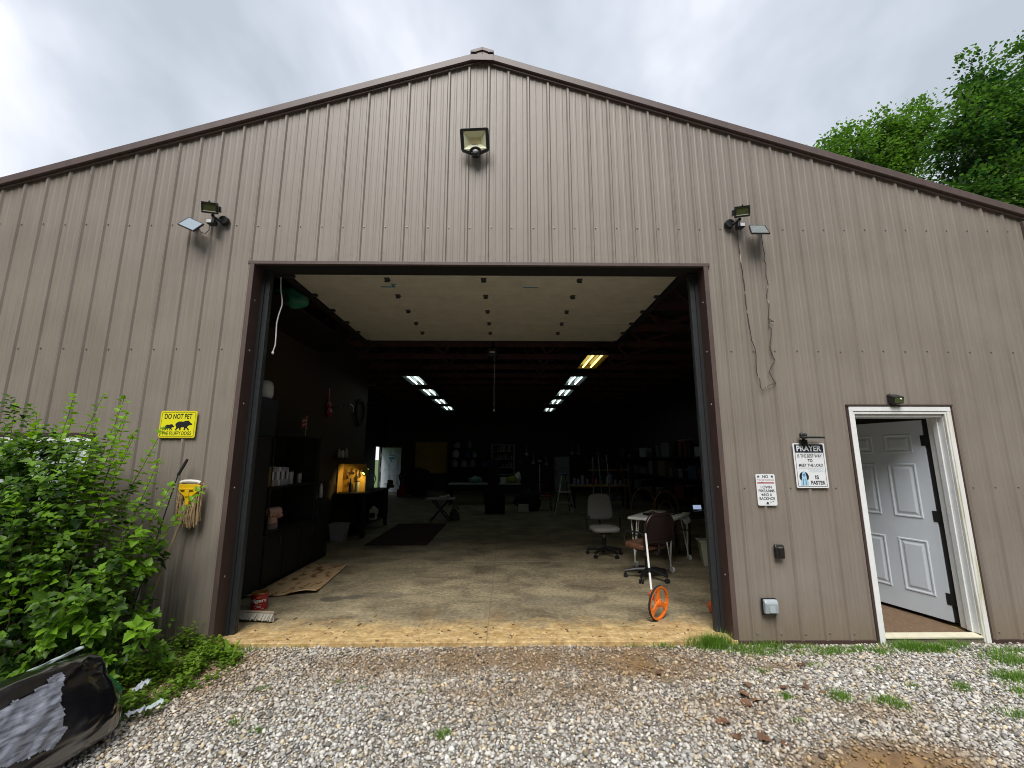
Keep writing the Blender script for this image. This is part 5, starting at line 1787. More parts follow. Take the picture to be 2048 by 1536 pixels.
# ---- trees beyond the right end of the barn
def tree(name, base, clumps, leaf, count, label, seed):
    r = random.Random(seed)
    t = thing(name, base, label, 'tree', 'trees beyond the barn')
    b = Vector(base)
    ctr = sum((Vector(c[0]) for c in clumps), Vector()) / len(clumps)
    m_ = MB()
    fork = Vector((b.x + (ctr.x - b.x) * .5, b.y + (ctr.y - b.y) * .5, ctr.z * .55))
    m_.tube([b, b.lerp(fork, .5) + Vector((.1, .1, 0)), fork, fork.lerp(ctr, .6), ctr], [.30, .24, .20, .12, .05], 8)
    m_.build('trunk', 'bark', t, smooth=True)
    LV = Leaves(OVAL, .15, .12)
    tot = sum(c[1][0] * c[1][1] * c[1][2] for c in clumps)
    for c, rad in clumps:
        c = Vector(c)
        m_ = MB(); m_.tube([fork, fork.lerp(c, .5) + Vector((r.uniform(-.3, .3), 0, .2)), c], [.11, .07, .025], 6); m_.build('limb', 'bark', t, smooth=True)
        n = int(count * rad[0] * rad[1] * rad[2] / tot)
        # each clump is many small sprays of leaves
        nsp = max(6, n // 36)
        for s in range(nsp):
            d = Vector((r.gauss(0, 1), r.gauss(0, 1), r.gauss(0, 1))).normalized()
            q = c + Vector((d.x * rad[0], d.y * rad[1], d.z * rad[2])) * (r.random() ** .38) * (.8 + .35 * noise.noise(d * 2 + c))
            outd = (d + Vector((0, 0, .25))).normalized()
            tone = r.uniform(-.18, .22)
            for k in range(36):
                p = q + Vector((r.gauss(0, .15), r.gauss(0, .15), r.gauss(0, .085))) * (1 + .4 * r.random())
                LV.put(p, outd + Vector((r.uniform(-.9, .9), r.uniform(-.9, .9), r.uniform(-.7, .3))), Vector((r.uniform(-.6, .6), r.uniform(-.6, .6), 1)), leaf * r.uniform(.7, 1.25), .22 + tone * 1.5 + r.uniform(-.14, .18))
    tag(LV.build('crown', 'tree_leaf', t), kind='stuff')
    return t
tree('maple_tree', (14.2, 10.5, GZ), [((12.35, 10.2, 12.6), (.8, .8, 1.2)), ((12.9, 10.2, 13.3), (.5, .6, 1.0)), ((13.7, 10.2, 13.6), (.65, .8, 1.3)), ((14.6, 10.4, 12.6), (1.1, 1.0, 1.7)), ((12.9, 10.2, 11.2), (1.2, 1, 1.3)), ((15.6, 10.5, 13.6), (.9, 1.0, 1.2)), ((14.2, 10.5, 10.6), (1.6, 1, 1.4)), ((15.9, 10.4, 12.0), (1.0, .9, 1.6)), ((15.2, 10.4, 11.2), (1.2, .9, 1.2)), ((15.0, 10.3, 14.2), (.8, .8, 1.0)), ((16.4, 10.3, 14.4), (1.0, .9, 1.4))],
     .115, 31000, 'light green leafy tree nearest the roof edge', 5)
tree('oak_tree', (17.0, 7.8, GZ), [((14.6, 7.3, 11.3), (1.1, 1.1, 1.4)), ((15.3, 7.4, 12.6), (1.05, 1, 1.25)), ((15.9, 7.5, 14.0), (.75, .8, 1.15)), ((16.6, 7.8, 12.2), (1.4, 1.2, 1.6)), ((16.2, 7.6, 10.2), (1.8, 1.3, 1.4)), ((14.6, 7.2, 9.2), (1.5, 1.1, 1.1)), ((17.6, 8, 10.5), (1.6, 1.2, 1.8)), ((17.3, 8, 13.2), (.9, .9, .9)), ((16.6, 7.6, 8.6), (2.0, 1.2, 1.2))],
     .12, 29000, 'tall dense green tree right of the barn roof', 8)
tree('far_tree', (22.3, 11.5, GZ), [((21.9, 10.6, 18.3), (.9, .9, .7)), ((22.9, 11, 17.4), (1.4, 1.2, 1.3)), ((23.0, 11, 15.3), (1.6, 1.3, 1.8))],
     .12, 8500, 'highest treetop peeking in at the upper right corner', 12)

# ---- woods across the yard, behind the photographer
mb = MB()
r_ = random.Random(4)
for i in range(34):
    a = R(200 + 140 * (i + r_.uniform(-.3, .3)) / 33.0)
    d = r_.uniform(15, 25)
    x, y = math.cos(a) * d, -2 + math.sin(a) * d
    h = r_.uniform(5.0, 7.5)
    def fn(u, w, x=x, y=y, h=h, i=i):
        th, ph = w * math.pi, u * 2 * math.pi
        p = Vector((math.sin(th) * math.cos(ph), math.sin(th) * math.sin(ph), math.cos(th)))
        k_ = 1 + .35 * noise.noise(p * 2.2 + Vector((i, 0, 0))) + .18 * noise.noise(p * 6 + Vector((0, i, 0)))
        return (x + p.x * 3.4 * k_, y + p.y * 3.4 * k_, h * .95 + p.z * h * k_)
    mb.grid(fn, 22, 16)
for i in range(16):
    x, y, h = r_.uniform(-48, -27), -12 + i * 3.6, r_.uniform(4.0, 5.6)
    def fn(u, w, x=x, y=y, h=h, i=i):
        th, ph = w * math.pi, u * 2 * math.pi
        p = Vector((math.sin(th) * math.cos(ph), math.sin(th) * math.sin(ph), math.cos(th)))
        k_ = 1 + .35 * noise.noise(p * 2.2 + Vector((i, 9, 0))) + .18 * noise.noise(p * 6 + Vector((3, i, 0)))
        return (x + p.x * 4 * k_, y + p.y * 4 * k_, h * .9 + p.z * h * k_)
    mb.grid(fn, 22, 16)
tag(mb.build('woods', 'wood_leaf', None, smooth='all'), 'dense green woods across the yard', None, None, 'stuff')

# ================================================================== strip lights under the trusses
def strip_light(x, y, tube, body, label, group, z=3.60):
    t = thing('strip_light', (x, y, z), label, 'ceiling light', group)
    m_ = MB()
    m_.prism_y([(x - .21, z + .01), (x - .13, z + .085), (x + .13, z + .085), (x + .21, z + .01), (x + .205, z + .01), (x + .125, z + .075), (x - .125, z + .075), (x - .205, z + .01)], y - .61, y + .61)
    m_.prism_y([(x - .21, z + .005), (x - .13, z + .085), (x + .13, z + .085), (x + .21, z + .005)], y + .612, y + .625)
    m_.build('reflector', body, t)
    m_ = MB(); m_.prism_y([(x - .212, z + .004), (x - .13, z + .09), (x + .13, z + .09), (x + .212, z + .004)], y - .626, y - .612)
    m_.build('end_cap', 'lamp_dark', t)
    for s in (-1, 1):
        m_ = MB(); m_.cyl((x + s * .085, y - .59, z + .032), (x + s * .085, y + .59, z + .032), .019, .019, 10)
        m_.build('tube', tube, t)
        m_ = MB(); m_.cyl((x + s * .085, y - .606, z + .032), (x + s * .085, y - .59, z + .032), .021, .021, 10); m_.cyl((x + s * .085, y + .59, z + .032), (x + s * .085, y + .606, z + .032), .021, .021, 10)
        m_.build('socket', 'lamp_dark', t)
        m_ = MB(); m_.cyl((x + s * .10, y, z + .08), (x + s * .10, y, 4.1), .004, .004, 4); m_.build('chain', 'lamp_dark', t)
    return t
base = strip_light(-2.05, 6.45, 'tube_white', 'lamp_white', 'nearest white strip light of the left row', 'white strip lights under the trusses')
first = True
for x, y, lb in ((-2.05, 8.45, 'second white strip light from the front in the left row'), (-2.05, 10.55, 'third white strip light from the front in the left row'), (-2.05, 12.55, 'farthest white strip light of the left row'),
                 (2.05, 6.45, 'nearest white strip light of the right row behind the yellow one'), (2.05, 8.45, 'second white strip light behind the yellow one on the right'), (2.05, 10.55, 'third white strip light behind the yellow one on the right'), (2.05, 13.0, 'farthest white strip light of the right row')):
    c = copy_tree(base); c.location = (x, y, 3.60); c['label'] = lb
strip_light(2.05, 4.26, 'tube_yellow', 'lamp_yellow', 'yellow glowing strip light nearest the doorway', 'yellow strip lights')

# ================================================================== pull cord, tarp, bits at the head of the doorway
rc = thing('pull_rope', (-2.25, .27, 3.66), 'white pull rope hanging at the left inside the doorway', 'rope')
mb = MB(); mb.tube([(-2.262, .27, 3.66), (-2.25, .27, 3.52), (-2.222, .27, 3.39), (-2.218, .27, 3.33), (-2.245, .27, 3.22), (-2.258, .27, 3.12), (-2.252, .27, 2.98), (-2.25, .27, 2.87), (-2.268, .27, 2.80)], .0065, 6); mb.build('cord', 'rope_white', rc, smooth=True)
mb = MB(); mb.ell((-2.268, .27, 2.785), (.014, .014, .018), 8, 6); mb.build('knot', 'rope_white', rc, smooth='all')
mb = MB(); mb.box(-2.53, -2.12, .275, .31, 3.668, 3.70); tag(mb.build('angle_bracket', 'galvanised', None), 'grey steel bracket at the upper left corner of the doorway', 'bracket')
def tarp(u, w):
    x = -2.92 + .52 * u; a = w * 2 * math.pi
    r0 = .13 * math.sin(math.pi * min(1, max(.04, u))) ** .5
    k_ = 1 + .35 * noise.noise(Vector((u * 4, math.cos(a) * 1.5, math.sin(a) * 1.5)))
    return (x, 1.25 + r0 * 1.2 * math.cos(a) * k_, 3.86 - .12 * u + r0 * math.sin(a) * k_)
mb = MB(); mb.grid(tarp, 16, 20); tag(mb.build('tarp', 'tarp_green', None, smooth='all'), 'rolled green tarp stuffed up beside the raised door', 'tarp')
mb = MB(); mb.box(-3.41, -2.6, .9, 3.9, 3.70, 3.735)
tag(mb.build('loft_shelf', 'black_wood', None), 'dark plank shelf high along the left inner wall', 'shelf')
mb = MB(); mb.box(-3.30, -3.0, 3.05, 3.7, 3.74, 3.95); tag(mb.build('storage_bin', 'tub_grey', None, bevel=.03), 'grey plastic bin on the high plank shelf', 'bin')
mb = MB(); mb.box(-1.39, -1.20, 1.085, 1.11, HZ - .0035, HZ + .0015); mb.box(-1.235, -1.21, 1.02, 1.084, HZ - .0035, HZ + .0015); mb.box(-1.235, -1.17, 1.0, 1.0195, HZ - .0035, HZ + .0015)
tag(mb.build('blue_tape', 'tape_blue', None), 'crooked blue tape strip stuck on the raised garage door', 'tape')
mb = MB(); mb.box(.50, .70, 1.09, 1.105, HZ - .0035, HZ + .0015); tag(mb.build('blue_tape', 'tape_blue', None), 'straight blue tape strip stuck on the raised garage door', 'tape')

# ================================================================== left side: black wall unit, shelves and what stands on them
XF = -2.85
wu = thing('wall_unit', (-3.1, 1.0, 0), 'tall black wall unit with open shelves along the left inner wall', 'shelving')
mb = MB(); mb.box(-3.41, XF, .34, 1.56, 1.93, 2.44); mb.build('top_cabinet', 'black_plastic', wu, bevel=.008)
mb = MB(); mb.box(-3.41, XF, .34, 1.50, 0, 1.925); mb.build('side_cabinet', 'black_matte', wu, bevel=.004)
mb = MB(); mb.box(-3.41, XF, 1.505, 3.0, 0, .66); mb.build('base_cabinet', 'black_wood', wu, bevel=.004)
for q in range(3):
    mb = MB(); mb.box(XF + .001, XF + .018, 1.53 + q * .49, 1.99 + q * .49, .06, .62); d_ = mb.build('cabinet_door', 'black_wood', wu, bevel=.004)
    mb = MB(); mb.cyl((XF + .03, 1.9 + q * .49, .50), (XF + .03, 1.9 + q * .49, .60), .006, .006, 6); mb.build('handle', 'lamp_dark', d_)
for z in (.69, 1.27, 2.0):
    mb = MB(); mb.box(-3.41, XF, 1.565, 3.0, z - .02, z); mb.build('shelf', 'black_wood', wu)
mb = MB(); mb.box(-3.415, -3.405, 1.565, 3.0, .70, 1.98); mb.build('back_panel', 'black_matte', wu)
mb = MB(); mb.box(-3.405, XF - .002, 3.001, 3.015, 0, 1.98); mb.build('side_panel', 'black_matte', wu)
for y in (1.56, 2.92):
    mb = MB(); mb.box(XF - .0, XF + .012, y - .006, y + .006, .0, 1.99 if y > 2 else 1.92); mb.build('post', 'galvanised', wu)
ec = thing('end_cabinet', (-3.1, 3.25, 0), 'low black cabinet at the far end of the wall unit', 'cabinet')
mb = MB(); mb.box(-3.41, -2.83, 3.02, 3.50, 0, .97); mb.build('body', 'black_matte', ec, bevel=.004)
mb = MB(); mb.box(-2.829, -2.815, 3.05, 3.47, .05, .92); mb.build('cabinet_door', 'black_wood', ec)
def bottle(c, r, h, m, label, grp, neck=True, cap='lamp_dark', name='bottle'):
    t = thing(name, c, label, name, grp)
    m_ = MB(); x, y, z = c
    m_.lathe([(0.001, z), (r, z + .004), (r, z + h * .62), (r * .42, z + h * .80), (r * .38, z + h * .9), (.001, z + h * .9)] if neck else [(.001, z), (r, z + .003), (r, z + h * .9), (.001, z + h * .9)], (x, y, 0), 14)
    m_.build('body', m, t, smooth=True)
    m_ = MB(); m_.cyl((x, y, z + h * .9), (x, y, z + h), r * .45 if neck else r * .9, r * .42 if neck else r * .9, 12); m_.build('cap', cap, t)
    return t
bottle((-2.98, 3.08, .972), .032, .26, 'cardboard', 'tan bottle on the low black end cabinet', 'bottles on the end cabinet', cap='lamp_dark')
bottle((-2.97, 3.20, .972), .04, .12, 'jug_white', 'short white jar on the low black end cabinet', 'bottles on the end cabinet', neck=False)
bottle((-2.95, 3.40, .972), .03, .28, 'sensor_white', 'tall pale spray can on the low black end cabinet', 'bottles on the end cabinet')
bottle((-3.05, 3.30, .972), .05, .33, 'black_plastic', 'dark bottle at the back of the low end cabinet', 'bottles on the end cabinet')
mb = MB()
mb.lathe([(.001, 2.445), (.085, 2.447), (.10, 2.50), (.10, 2.60), (.085, 2.66), (.05, 2.69), (.001, 2.70)], (-2.97, 1.44, 0), 16)
mb.v = [(x - .2 * (z - 2.44) * .15, y, z) for x, y, z in mb.v]
tag(mb.build('pitcher', 'helmet_white', None, smooth=True), 'white rounded jug on top of the black cabinet', 'jug')
mb = MB(); mb.box(-3.1, -2.88, .75, 1.0, 2.445, 2.52, rot=(0, .1, .3)); mb.cyl((-2.95, .7, 2.54), (-2.92, 1.08, 2.56), .03, .02, 10)
tag(mb.build('spray_gun', 'blue_plastic', None, bevel=.01), 'blue plastic tool lying on top of the black cabinet', 'tool')
# flag on its stand
fg = thing('desk_flag', (-3.1, 2.96, 2.0), 'small striped flag on a white stand on the top shelf', 'flag')
mb = MB(); mb.cyl((-3.1, 2.96, 2.018), (-3.085, 2.94, 2.36), .008, .006, 8); mb.build('pole', 'jug_white', fg)
mb = MB(); mb.box(-3.15, -3.05, 2.90, 3.02, 2.002, 2.016); mb.build('stand', 'jug_white', fg)
for i in range(5):
    mb = MB()
    def st(u, w, i=i):
        return (-3.09 + .02 * math.sin(u * 6), 2.94 - .13 * u - .01 * w, 2.34 - (i + w) * .034 - .05 * u * u)
    mb.grid(st, 6, 1)
    mb.build('stripe', 'flag_red' if 'flag_red' in MATS and i % 2 else ('red_paint' if i % 2 == 0 else 'skin_pink'), fg, solid=.001)
# books, jars, fist
for i, (w, h, m_n) in enumerate(((.06, .25, 'cardboard'), (.035, .27, 'lilac_grey'), (.05, .25, 'lilac_grey'), (.04, .26, 'sensor_white'), (.05, .24, 'lilac_grey'), (.045, .26, 'lilac_grey'), (.05, .25, 'lilac_grey'))):
    y = 1.66 + i * .068
    b_ = thing('book', (-2.98, y, 1.272), ['brown book at the left end of the shelf row', 'pale lilac book second in the shelf row', 'pale lilac book third in the shelf row', 'whitish book in the middle of the shelf row', 'pale lilac book right of the whitish book', 'pale lilac book second from the right end', 'pale lilac book at the right end of the row'][i], 'book', 'books on the black shelf')
    mb = MB(); mb.box(-3.10, -2.90, y, y + w, 1.272, 1.272 + h); mb.build('cover', m_n, b_, bevel=.003)
    mb = MB(); mb.box(-2.899, -2.897, y + .008, y + w - .008, 1.36, 1.47); mb.build('spine_label', 'ink_navy' if i % 2 else 'sensor_white', b_)
bottle((-2.96, 2.30, 1.272), .04, .20, 'tub_grey', 'grey jar right of the books on the black shelf', 'jars on the black shelf', neck=False)
bottle((-2.98, 2.62, 1.272), .035, .16, 'tub_grey', 'small grey jar farther right on the black shelf', 'jars on the black shelf', neck=False)
fi_ = thing('toy_fist', (-2.98, 1.93, .692), 'pink clenched toy fist standing upright on the lower shelf', 'toy fist')
FMx = Matrix.Translation((-2.97, 1.92, .692)) @ Matrix.Rotation(R(55), 4, 'Z')
mb = MB(FMx)
mb.lathe([(.001, .0), (.075, .0), (.072, .05), (.070, .075)], n=18)
mb.build('cuff', 'cuff_mauve', fi_, smooth=True)
mb = MB(FMx)
mb.lathe([(.001, .074), (.070, .076), (.062, .12), (.068, .15), (.001, .16)], n=18)
mb.ell((0, 0, .205), (.092, .070, .072), 18, 12)
for i, (x, s) in enumerate(((-.066, .90), (-.022, 1.0), (.022, 1.0), (.064, .92))):
    mb.tube([(x, .03, .235), (x, -.018, .272), (x, -.062, .262), (x, -.084, .225), (x, -.070, .190), (x, -.042, .185)], [.023 * s, .026 * s, .026 * s, .024 * s, .022 * s, .018 * s], 10)
mb.tube([(.085, -.01, .16), (.088, -.058, .178), (.058, -.095, .190), (.018, -.100, .196)], [.028, .027, .024, .019], 10)
hand = mb.build('hand', 'skin_pink', fi_, smooth='all')
rm = hand.modifiers.new('remesh', 'REMESH'); rm.mode = 'VOXEL'; rm.voxel_size = .005; rm.use_smooth_shade = True

# hanging things on the OSB wall
gt = thing('red_guitar', (-3.38, 4.5, 2.8), 'small red guitar shaped thing hanging on the left inner wall', 'guitar')
mb = MB(); mb.ell((-3.37, 4.52, 2.60), (.03, .13, .10), 14, 8); mb.ell((-3.37, 4.47, 2.74), (.03, .10, .08), 14, 8); mb.build('body', 'red_paint', gt, smooth='all')
mb = MB(); mb.box(-3.375, -3.355, 4.40, 4.44, 2.80, 3.08); mb.build('neck', 'red_paint', gt)
ty = thing('tyre', (-3.37, 6.36, 2.78), 'black bicycle tyre hanging on the left inner wall', 'tyre')
mb = MB(); mb.tube([(-3.37, 6.36 + .29 * math.cos(R(a)), 2.78 + .30 * math.sin(R(a))) for a in range(0, 360, 12)], .035, 8, closed=True); mb.build('ring', 'rubber', ty, smooth='all')
ch = thing('chrome_bar', (-3.33, 5.45, 2.75), 'curved chrome handlebar on the left inner wall', 'handlebar')
mb = MB(); mb.tube([(-3.33, 5.50, 2.88), (-3.28, 5.58, 2.84), (-3.27, 5.62, 2.76), (-3.30, 5.60, 2.68)], .014, 8); mb.cyl((-3.41, 5.5, 2.88), (-3.33, 5.5, 2.88), .012, .012, 8); mb.build('bar', 'steel', ch, smooth=True)
ch = thing('wall_hook', (-3.36, 4.85, 2.72), 'bright metal hook on the wall beside the red guitar', 'hook')
mb = MB(); mb.tube([(-3.41, 4.85, 2.72), (-3.30, 4.85, 2.72), (-3.27, 4.85, 2.75)], .010, 6); mb.ell((-3.27, 4.85, 2.76), (.018, .018, .018), 8, 6); mb.build('prong', 'steel', ch, smooth=True)
for i, (y, z, h, m_n, lb) in enumerate(((5.05, 1.66, .22, 'tub_grey', 'left grey bottle on the small shelf above the lit board'), (5.25, 1.66, .20, 'jug_white', 'middle pale bottle on the small shelf above the lit board'), (5.45, 1.66, .26, 'tub_grey', 'right tall bottle on the small shelf above the lit board'))):
    bottle((-3.32, y, z), .04, h, m_n, lb, 'bottles above the workbench')
mb = MB(); mb.box(-3.41, -3.22, 4.9, 5.6, 1.635, 1.658); tag(mb.build('wall_shelf', 'black_wood', None), 'small dark wall shelf above the lit workbench', 'shelf')

# ---- workbench with the lamp lit board
wb = thing('workbench', (-3.1, 5.9, 0), 'dark workbench along the left wall with a lamp lit back board', 'workbench')
mb = MB(); mb.box(-3.41, -2.70, 5.10, 6.95, .88, .92); mb.build('bench_top', 'black_wood', wb, bevel=.004)
mb = MB(); mb.box(-3.41, -2.72, 5.12, 6.9, .22, .26); mb.build('low_shelf', 'black_wood', wb)
for y in (5.14, 6.88):
    for x in (-3.36, -2.76):
        mb = MB(); mb.box(x - .04, x + .04, y - .04, y + .04, 0, .88); mb.build('leg', 'black_wood', wb)
mb = MB(); mb.box(-3.41, -2.74, 6.60, 6.9, .27, .87); mb.build('drawer_box', 'black_matte', wb)
pb = thing('tool_board', (-3.12, 5.55, .922), 'yellowish plywood tool board standing lit on the workbench', 'tool board')
mb = MB(); mb.box(-3.40, -2.88, 5.55, 5.575, .922, 1.53); mb.build('board', 'ply_yellow', pb)
mb = MB(); mb.box(-3.405, -3.385, 5.25, 5.549, .922, 1.53); mb.build('side_board', 'ply_yellow', pb)
for i, (x, z, w, h) in enumerate(((-3.28, 1.30, .03, .2), (-3.16, 1.36, .05, .12), (-3.07, 1.28, .03, .22), (-3.0, 1.33, .02, .18), (-3.22, 1.12, .06, .07))):
    mb = MB(); mb.cyl((x, 5.53, z + h / 2), (x, 5.53, z - h * .1), .008, .008, 6); mb.box(x - w / 2, x + w / 2, 5.515, 5.548, z - h / 2, z - h * .1); mb.build('hung_tool', 'lamp_dark', pb)
bottle((-3.02, 5.43, .922), .05, .24, 'bin_beige', 'pale can on the lit workbench before the board', 'cans on the workbench', neck=False)
bottle((-3.14, 5.40, .922), .045, .17, 'steel', 'steel can on the lit workbench before the board', 'cans on the workbench', neck=False)
bottle((-3.12, 5.30, .922), .035, .3, 'black_plastic', 'dark bottle on the lit workbench before the board', 'cans on the workbench')
tl = thing('task_lamp', (-2.80, 5.60, .922), 'small lit yellow task lamp on the workbench', 'lamp')
mb = MB(); mb.tube([(-2.78, 5.70, .93), (-2.70, 5.72, 1.2), (-2.76, 5.60, 1.42), (-2.84, 5.50, 1.40)], .012, 6); mb.cyl((-2.78, 5.70, .922), (-2.78, 5.70, .94), .08, .07, 14); mb.build('stem', 'lamp_dark', tl, smooth=True)
mb = MB(); mb.lathe([(.03, 0), (.04, .03), (.085, .13), (.083, .13), (.035, .03), (.02, .004)], n=16)
q_ = Vector((-.55, .12, -.55)).to_track_quat('Z', 'Y').to_matrix()
mb.v = [tuple(q_ @ Vector(p) + Vector((-2.80, 5.46, 1.42))) for p in mb.v]
mb.build('shade', 'olive_cloth', tl, smooth=True)
mb = MB(); mb.ell((-2.845, 5.47, 1.375), (.03, .03, .03), 10, 8); mb.build('bulb', 'bulb_warm', tl, smooth='all')
pl = bpy.data.lights.new('task_lamp_light', 'SPOT'); pl.energy = 4.5; pl.color = (1.0, .72, .30); pl.shadow_soft_size = .03; pl.spot_size = R(125); pl.spot_blend = .6
po = bpy.data.objects.new('task_lamp_light', pl); COL.objects.link(po); po.location = (-2.88, 5.40, 1.33); po.rotation_euler = Vector((-.30, .12, -.22)).to_track_quat('-Z', 'Y').to_euler(); 
vi = thing('vise', (-2.66, 6.85, .92), 'black bench vise on the end of the workbench', 'vise')
mb = MB(); mb.box(-2.74, -2.58, 6.78, 6.92, .922, .99); mb.box(-2.70, -2.62, 6.70, 6.80, .99, 1.12); mb.box(-2.70, -2.62, 6.84, 6.96, .99, 1.10); mb.cyl((-2.66, 6.55, 1.03), (-2.66, 6.95, 1.03), .02, .02, 8); mb.cyl((-2.58, 6.58, 1.03), (-2.74, 6.58, 1.03), .01, .01, 6); mb.build('body', 'black_matte', vi, bevel=.01)
tb = thing('waste_tub', (-3.14, 4.86, 0), 'grey rectangular waste tub on the floor by the workbench', 'tub')
def tubpoly(z, a, b): return [(-3.14 - a, 4.86 - b, z), (-3.14 + a, 4.86 - b, z), (-3.14 + a, 4.86 + b, z), (-3.14 - a, 4.86 + b, z)]
mb = MB(); rings = [tubpoly(0.001, .13, .09), tubpoly(.34, .175, .13), tubpoly(.345, .185, .14), tubpoly(.345, .165, .12), tubpoly(.02, .12, .08)]
vs_ = [p for r0 in rings for p in r0]
mb.add(vs_, [(i * 4 + q, i * 4 + (q + 1) % 4, i * 4 + 4 + (q + 1) % 4, i * 4 + 4 + q) for i in range(4) for q in range(4)] + [(0, 3, 2, 1), (16, 17, 18, 19)])
mb.build('body', 'tub_grey', tb, bevel=.012)
jg = thing('white_jug', (-2.80, 6.0, .262), 'white plastic jug with dark label on the bench low shelf', 'jug')
mb = MB(); mb.box(-2.88, -2.72, 5.92, 6.08, .262, .50); mb.cyl((-2.80, 6.0, .50), (-2.80, 6.0, .56), .07, .025, 12); mb.build('body', 'jug_white', jg, bevel=.02)
mb = MB(); mb.cyl((-2.80, 6.0, .56), (-2.80, 6.0, .585), .026, .026, 10); mb.build('cap', 'lamp_dark', jg)
mb = MB(); mb.box(-2.86, -2.74, 5.918, 5.921, .30, .42); mb.build('printed_label', 'ink_black', jg)
mb = MB(); mb.tube([(-2.715, 5.98, .36), (-2.69, 5.98, .40), (-2.69, 5.98, .48), (-2.74, 5.98, .52)], .012, 6); mb.build('handle', 'jug_white', jg)

# ================================================================== floor things near the doorway
# coffee can with wrapped lettering
can = thing('coffee_can', (-2.47, .86, 0), 'red printed coffee can on the slab inside the doorway', 'can')
CC, CR, CHh = Vector((-2.47, .86, 0)), .083, .178
mb = MB(); mb.lathe([(CR * .2, .002), (CR, .002), (CR, CHh)], CC, 40); mb.build('body', 'can_red', can, smooth=True)
mb = MB(); mb.lathe([(CR + .0015, CHh - .006), (CR + .004, CHh), (CR + .001, CHh + .004), (CR - .004, CHh + .001), (CR - .004, .02), (.001, .02)], CC, 40); mb.lathe([(CR + .001, .012), (CR + .0035, .006), (CR + .001, .0)], CC, 40); mb.build('rim', 'can_rim', can, smooth=True)
toC = math.atan2(cam.location.y - CC.y, cam.location.x - CC.x)
def wrap(vs2, a0, a1, z0, z1, r):
    out_ = []
    for u, w in vs2:
        a = toC + a0 + (a1 - a0) * u
        out_.append((CC.x + r * math.cos(a), CC.y + r * math.sin(a), z0 + (z1 - z0) * w))
    return out_
v2, f2 = text_mesh('Folgers', .035)
mb = MB(); mb.add(wrap(v2, -1.52, .85, .080, .128, CR + .0012), f2); mb.build('lettering', 'can_letter', can, fix=False)
sq = [(i / 12, j) for j in (0, 1) for i in range(13)]
sf = [(i, i + 1, i + 14, i + 13) for i in range(12)]
mb = MB()
ell2 = [(.5 + .5 * math.cos(k * .5236), .5 + .5 * math.sin(k * .5236)) for k in range(12)]
mb.add(wrap(ell2, -.42, .12, .134, .152, CR + .0012), [tuple(range(12))])
mb.add(wrap(sq, -.65, .25, .066, .0715, CR + .0012), sf)
mb.build('gold_print', 'can_gold', can, fix=False)
mb = MB(); mb.add(wrap(sq, -.8, .2, .050, .0525, CR + .0012), sf); mb.add(wrap([(i / 12, .5 + .5 * math.sin(i * .4) + j * .16) for j in (0, 1) for i in range(13)], -.5, .6, .022, .040, CR + .0012), sf); mb.build('line_print', 'can_letter', can, fix=False)
# push broom head
br = thing('broom', (-2.38, .49, 0), 'push broom head lying bristles down at the left jamb', 'broom')
BMx = Matrix.Translation((-2.385, .495, -.002)) @ Matrix.Rotation(R(-8), 4, 'Z') @ Matrix.Rotation(R(-30), 4, 'X') @ Matrix.Diagonal((1, 1, .86, 1))
mb = MB(BMx); mb.box(-.30, .28, -.032, .032, .092, .118); mb.build('block', 'broom_block', br, bevel=.008)
mb = MB(BMx)
for i in range(46):
    for j in range(5):
        x = -.285 + i * .0123; y = -.024 + j * .012
        s_ = rnd.uniform(.75, 1.1)
        x2, y2 = x + rnd.uniform(-.010, .010) + (.012 if i > 42 else 0), y * 1.6 + rnd.uniform(-.006, .006)
        z2 = .012 + rnd.uniform(-.006, .010)
        mb.add([(x - .005, y - .004, .092), (x + .005, y - .004, .092), (x + .005, y + .004, .092), (x - .005, y + .004, .092), (x2 - .0075, y2 - .005, z2), (x2 + .0075, y2 - .005, z2), (x2 + .0075, y2 + .005, z2), (x2 - .0075, y2 + .005, z2)],
               [(0, 1, 5, 4), (1, 2, 6, 5), (2, 3, 7, 6), (3, 0, 4, 7), (4, 5, 6, 7)], (s_, s_, s_))
tag(mb.build('bristles', 'bristle', br), kind='stuff')
# patterned rug with a lifted edge
def rug(u, w):
    a, b, c, d_ = Vector((-2.82, 1.18, 0)), Vector((-2.08, 1.42, 0)), Vector((-2.20, 2.80, 0)), Vector((-2.80, 2.88, 0))
    p = a.lerp(b, u).lerp(d_.lerp(c, u), w)
    lift = .035 * math.exp(-(w / .10) ** 2) * (.5 + .5 * math.sin(u * 9 + .6)) + .006 * noise.noise(Vector((u * 5, w * 6, 1)))
    return (p.x + .01 * noise.noise(Vector((u * 8, w * 8, 4))), p.y, .014 + abs(lift))
mb = MB(); mb.grid(rug, 30, 36)
tag(mb.build('rug', 'rug', None, smooth='all', solid=.006), 'worn tan and brown rug beside the black shelving', 'rug')
mb = MB(); mb.box(-2.45, -1.25, 4.35, 7.1, .001, .012); tag(mb.build('floor_mat', 'red_rug', None), 'dark red mat on the concrete before the workbench', 'mat')

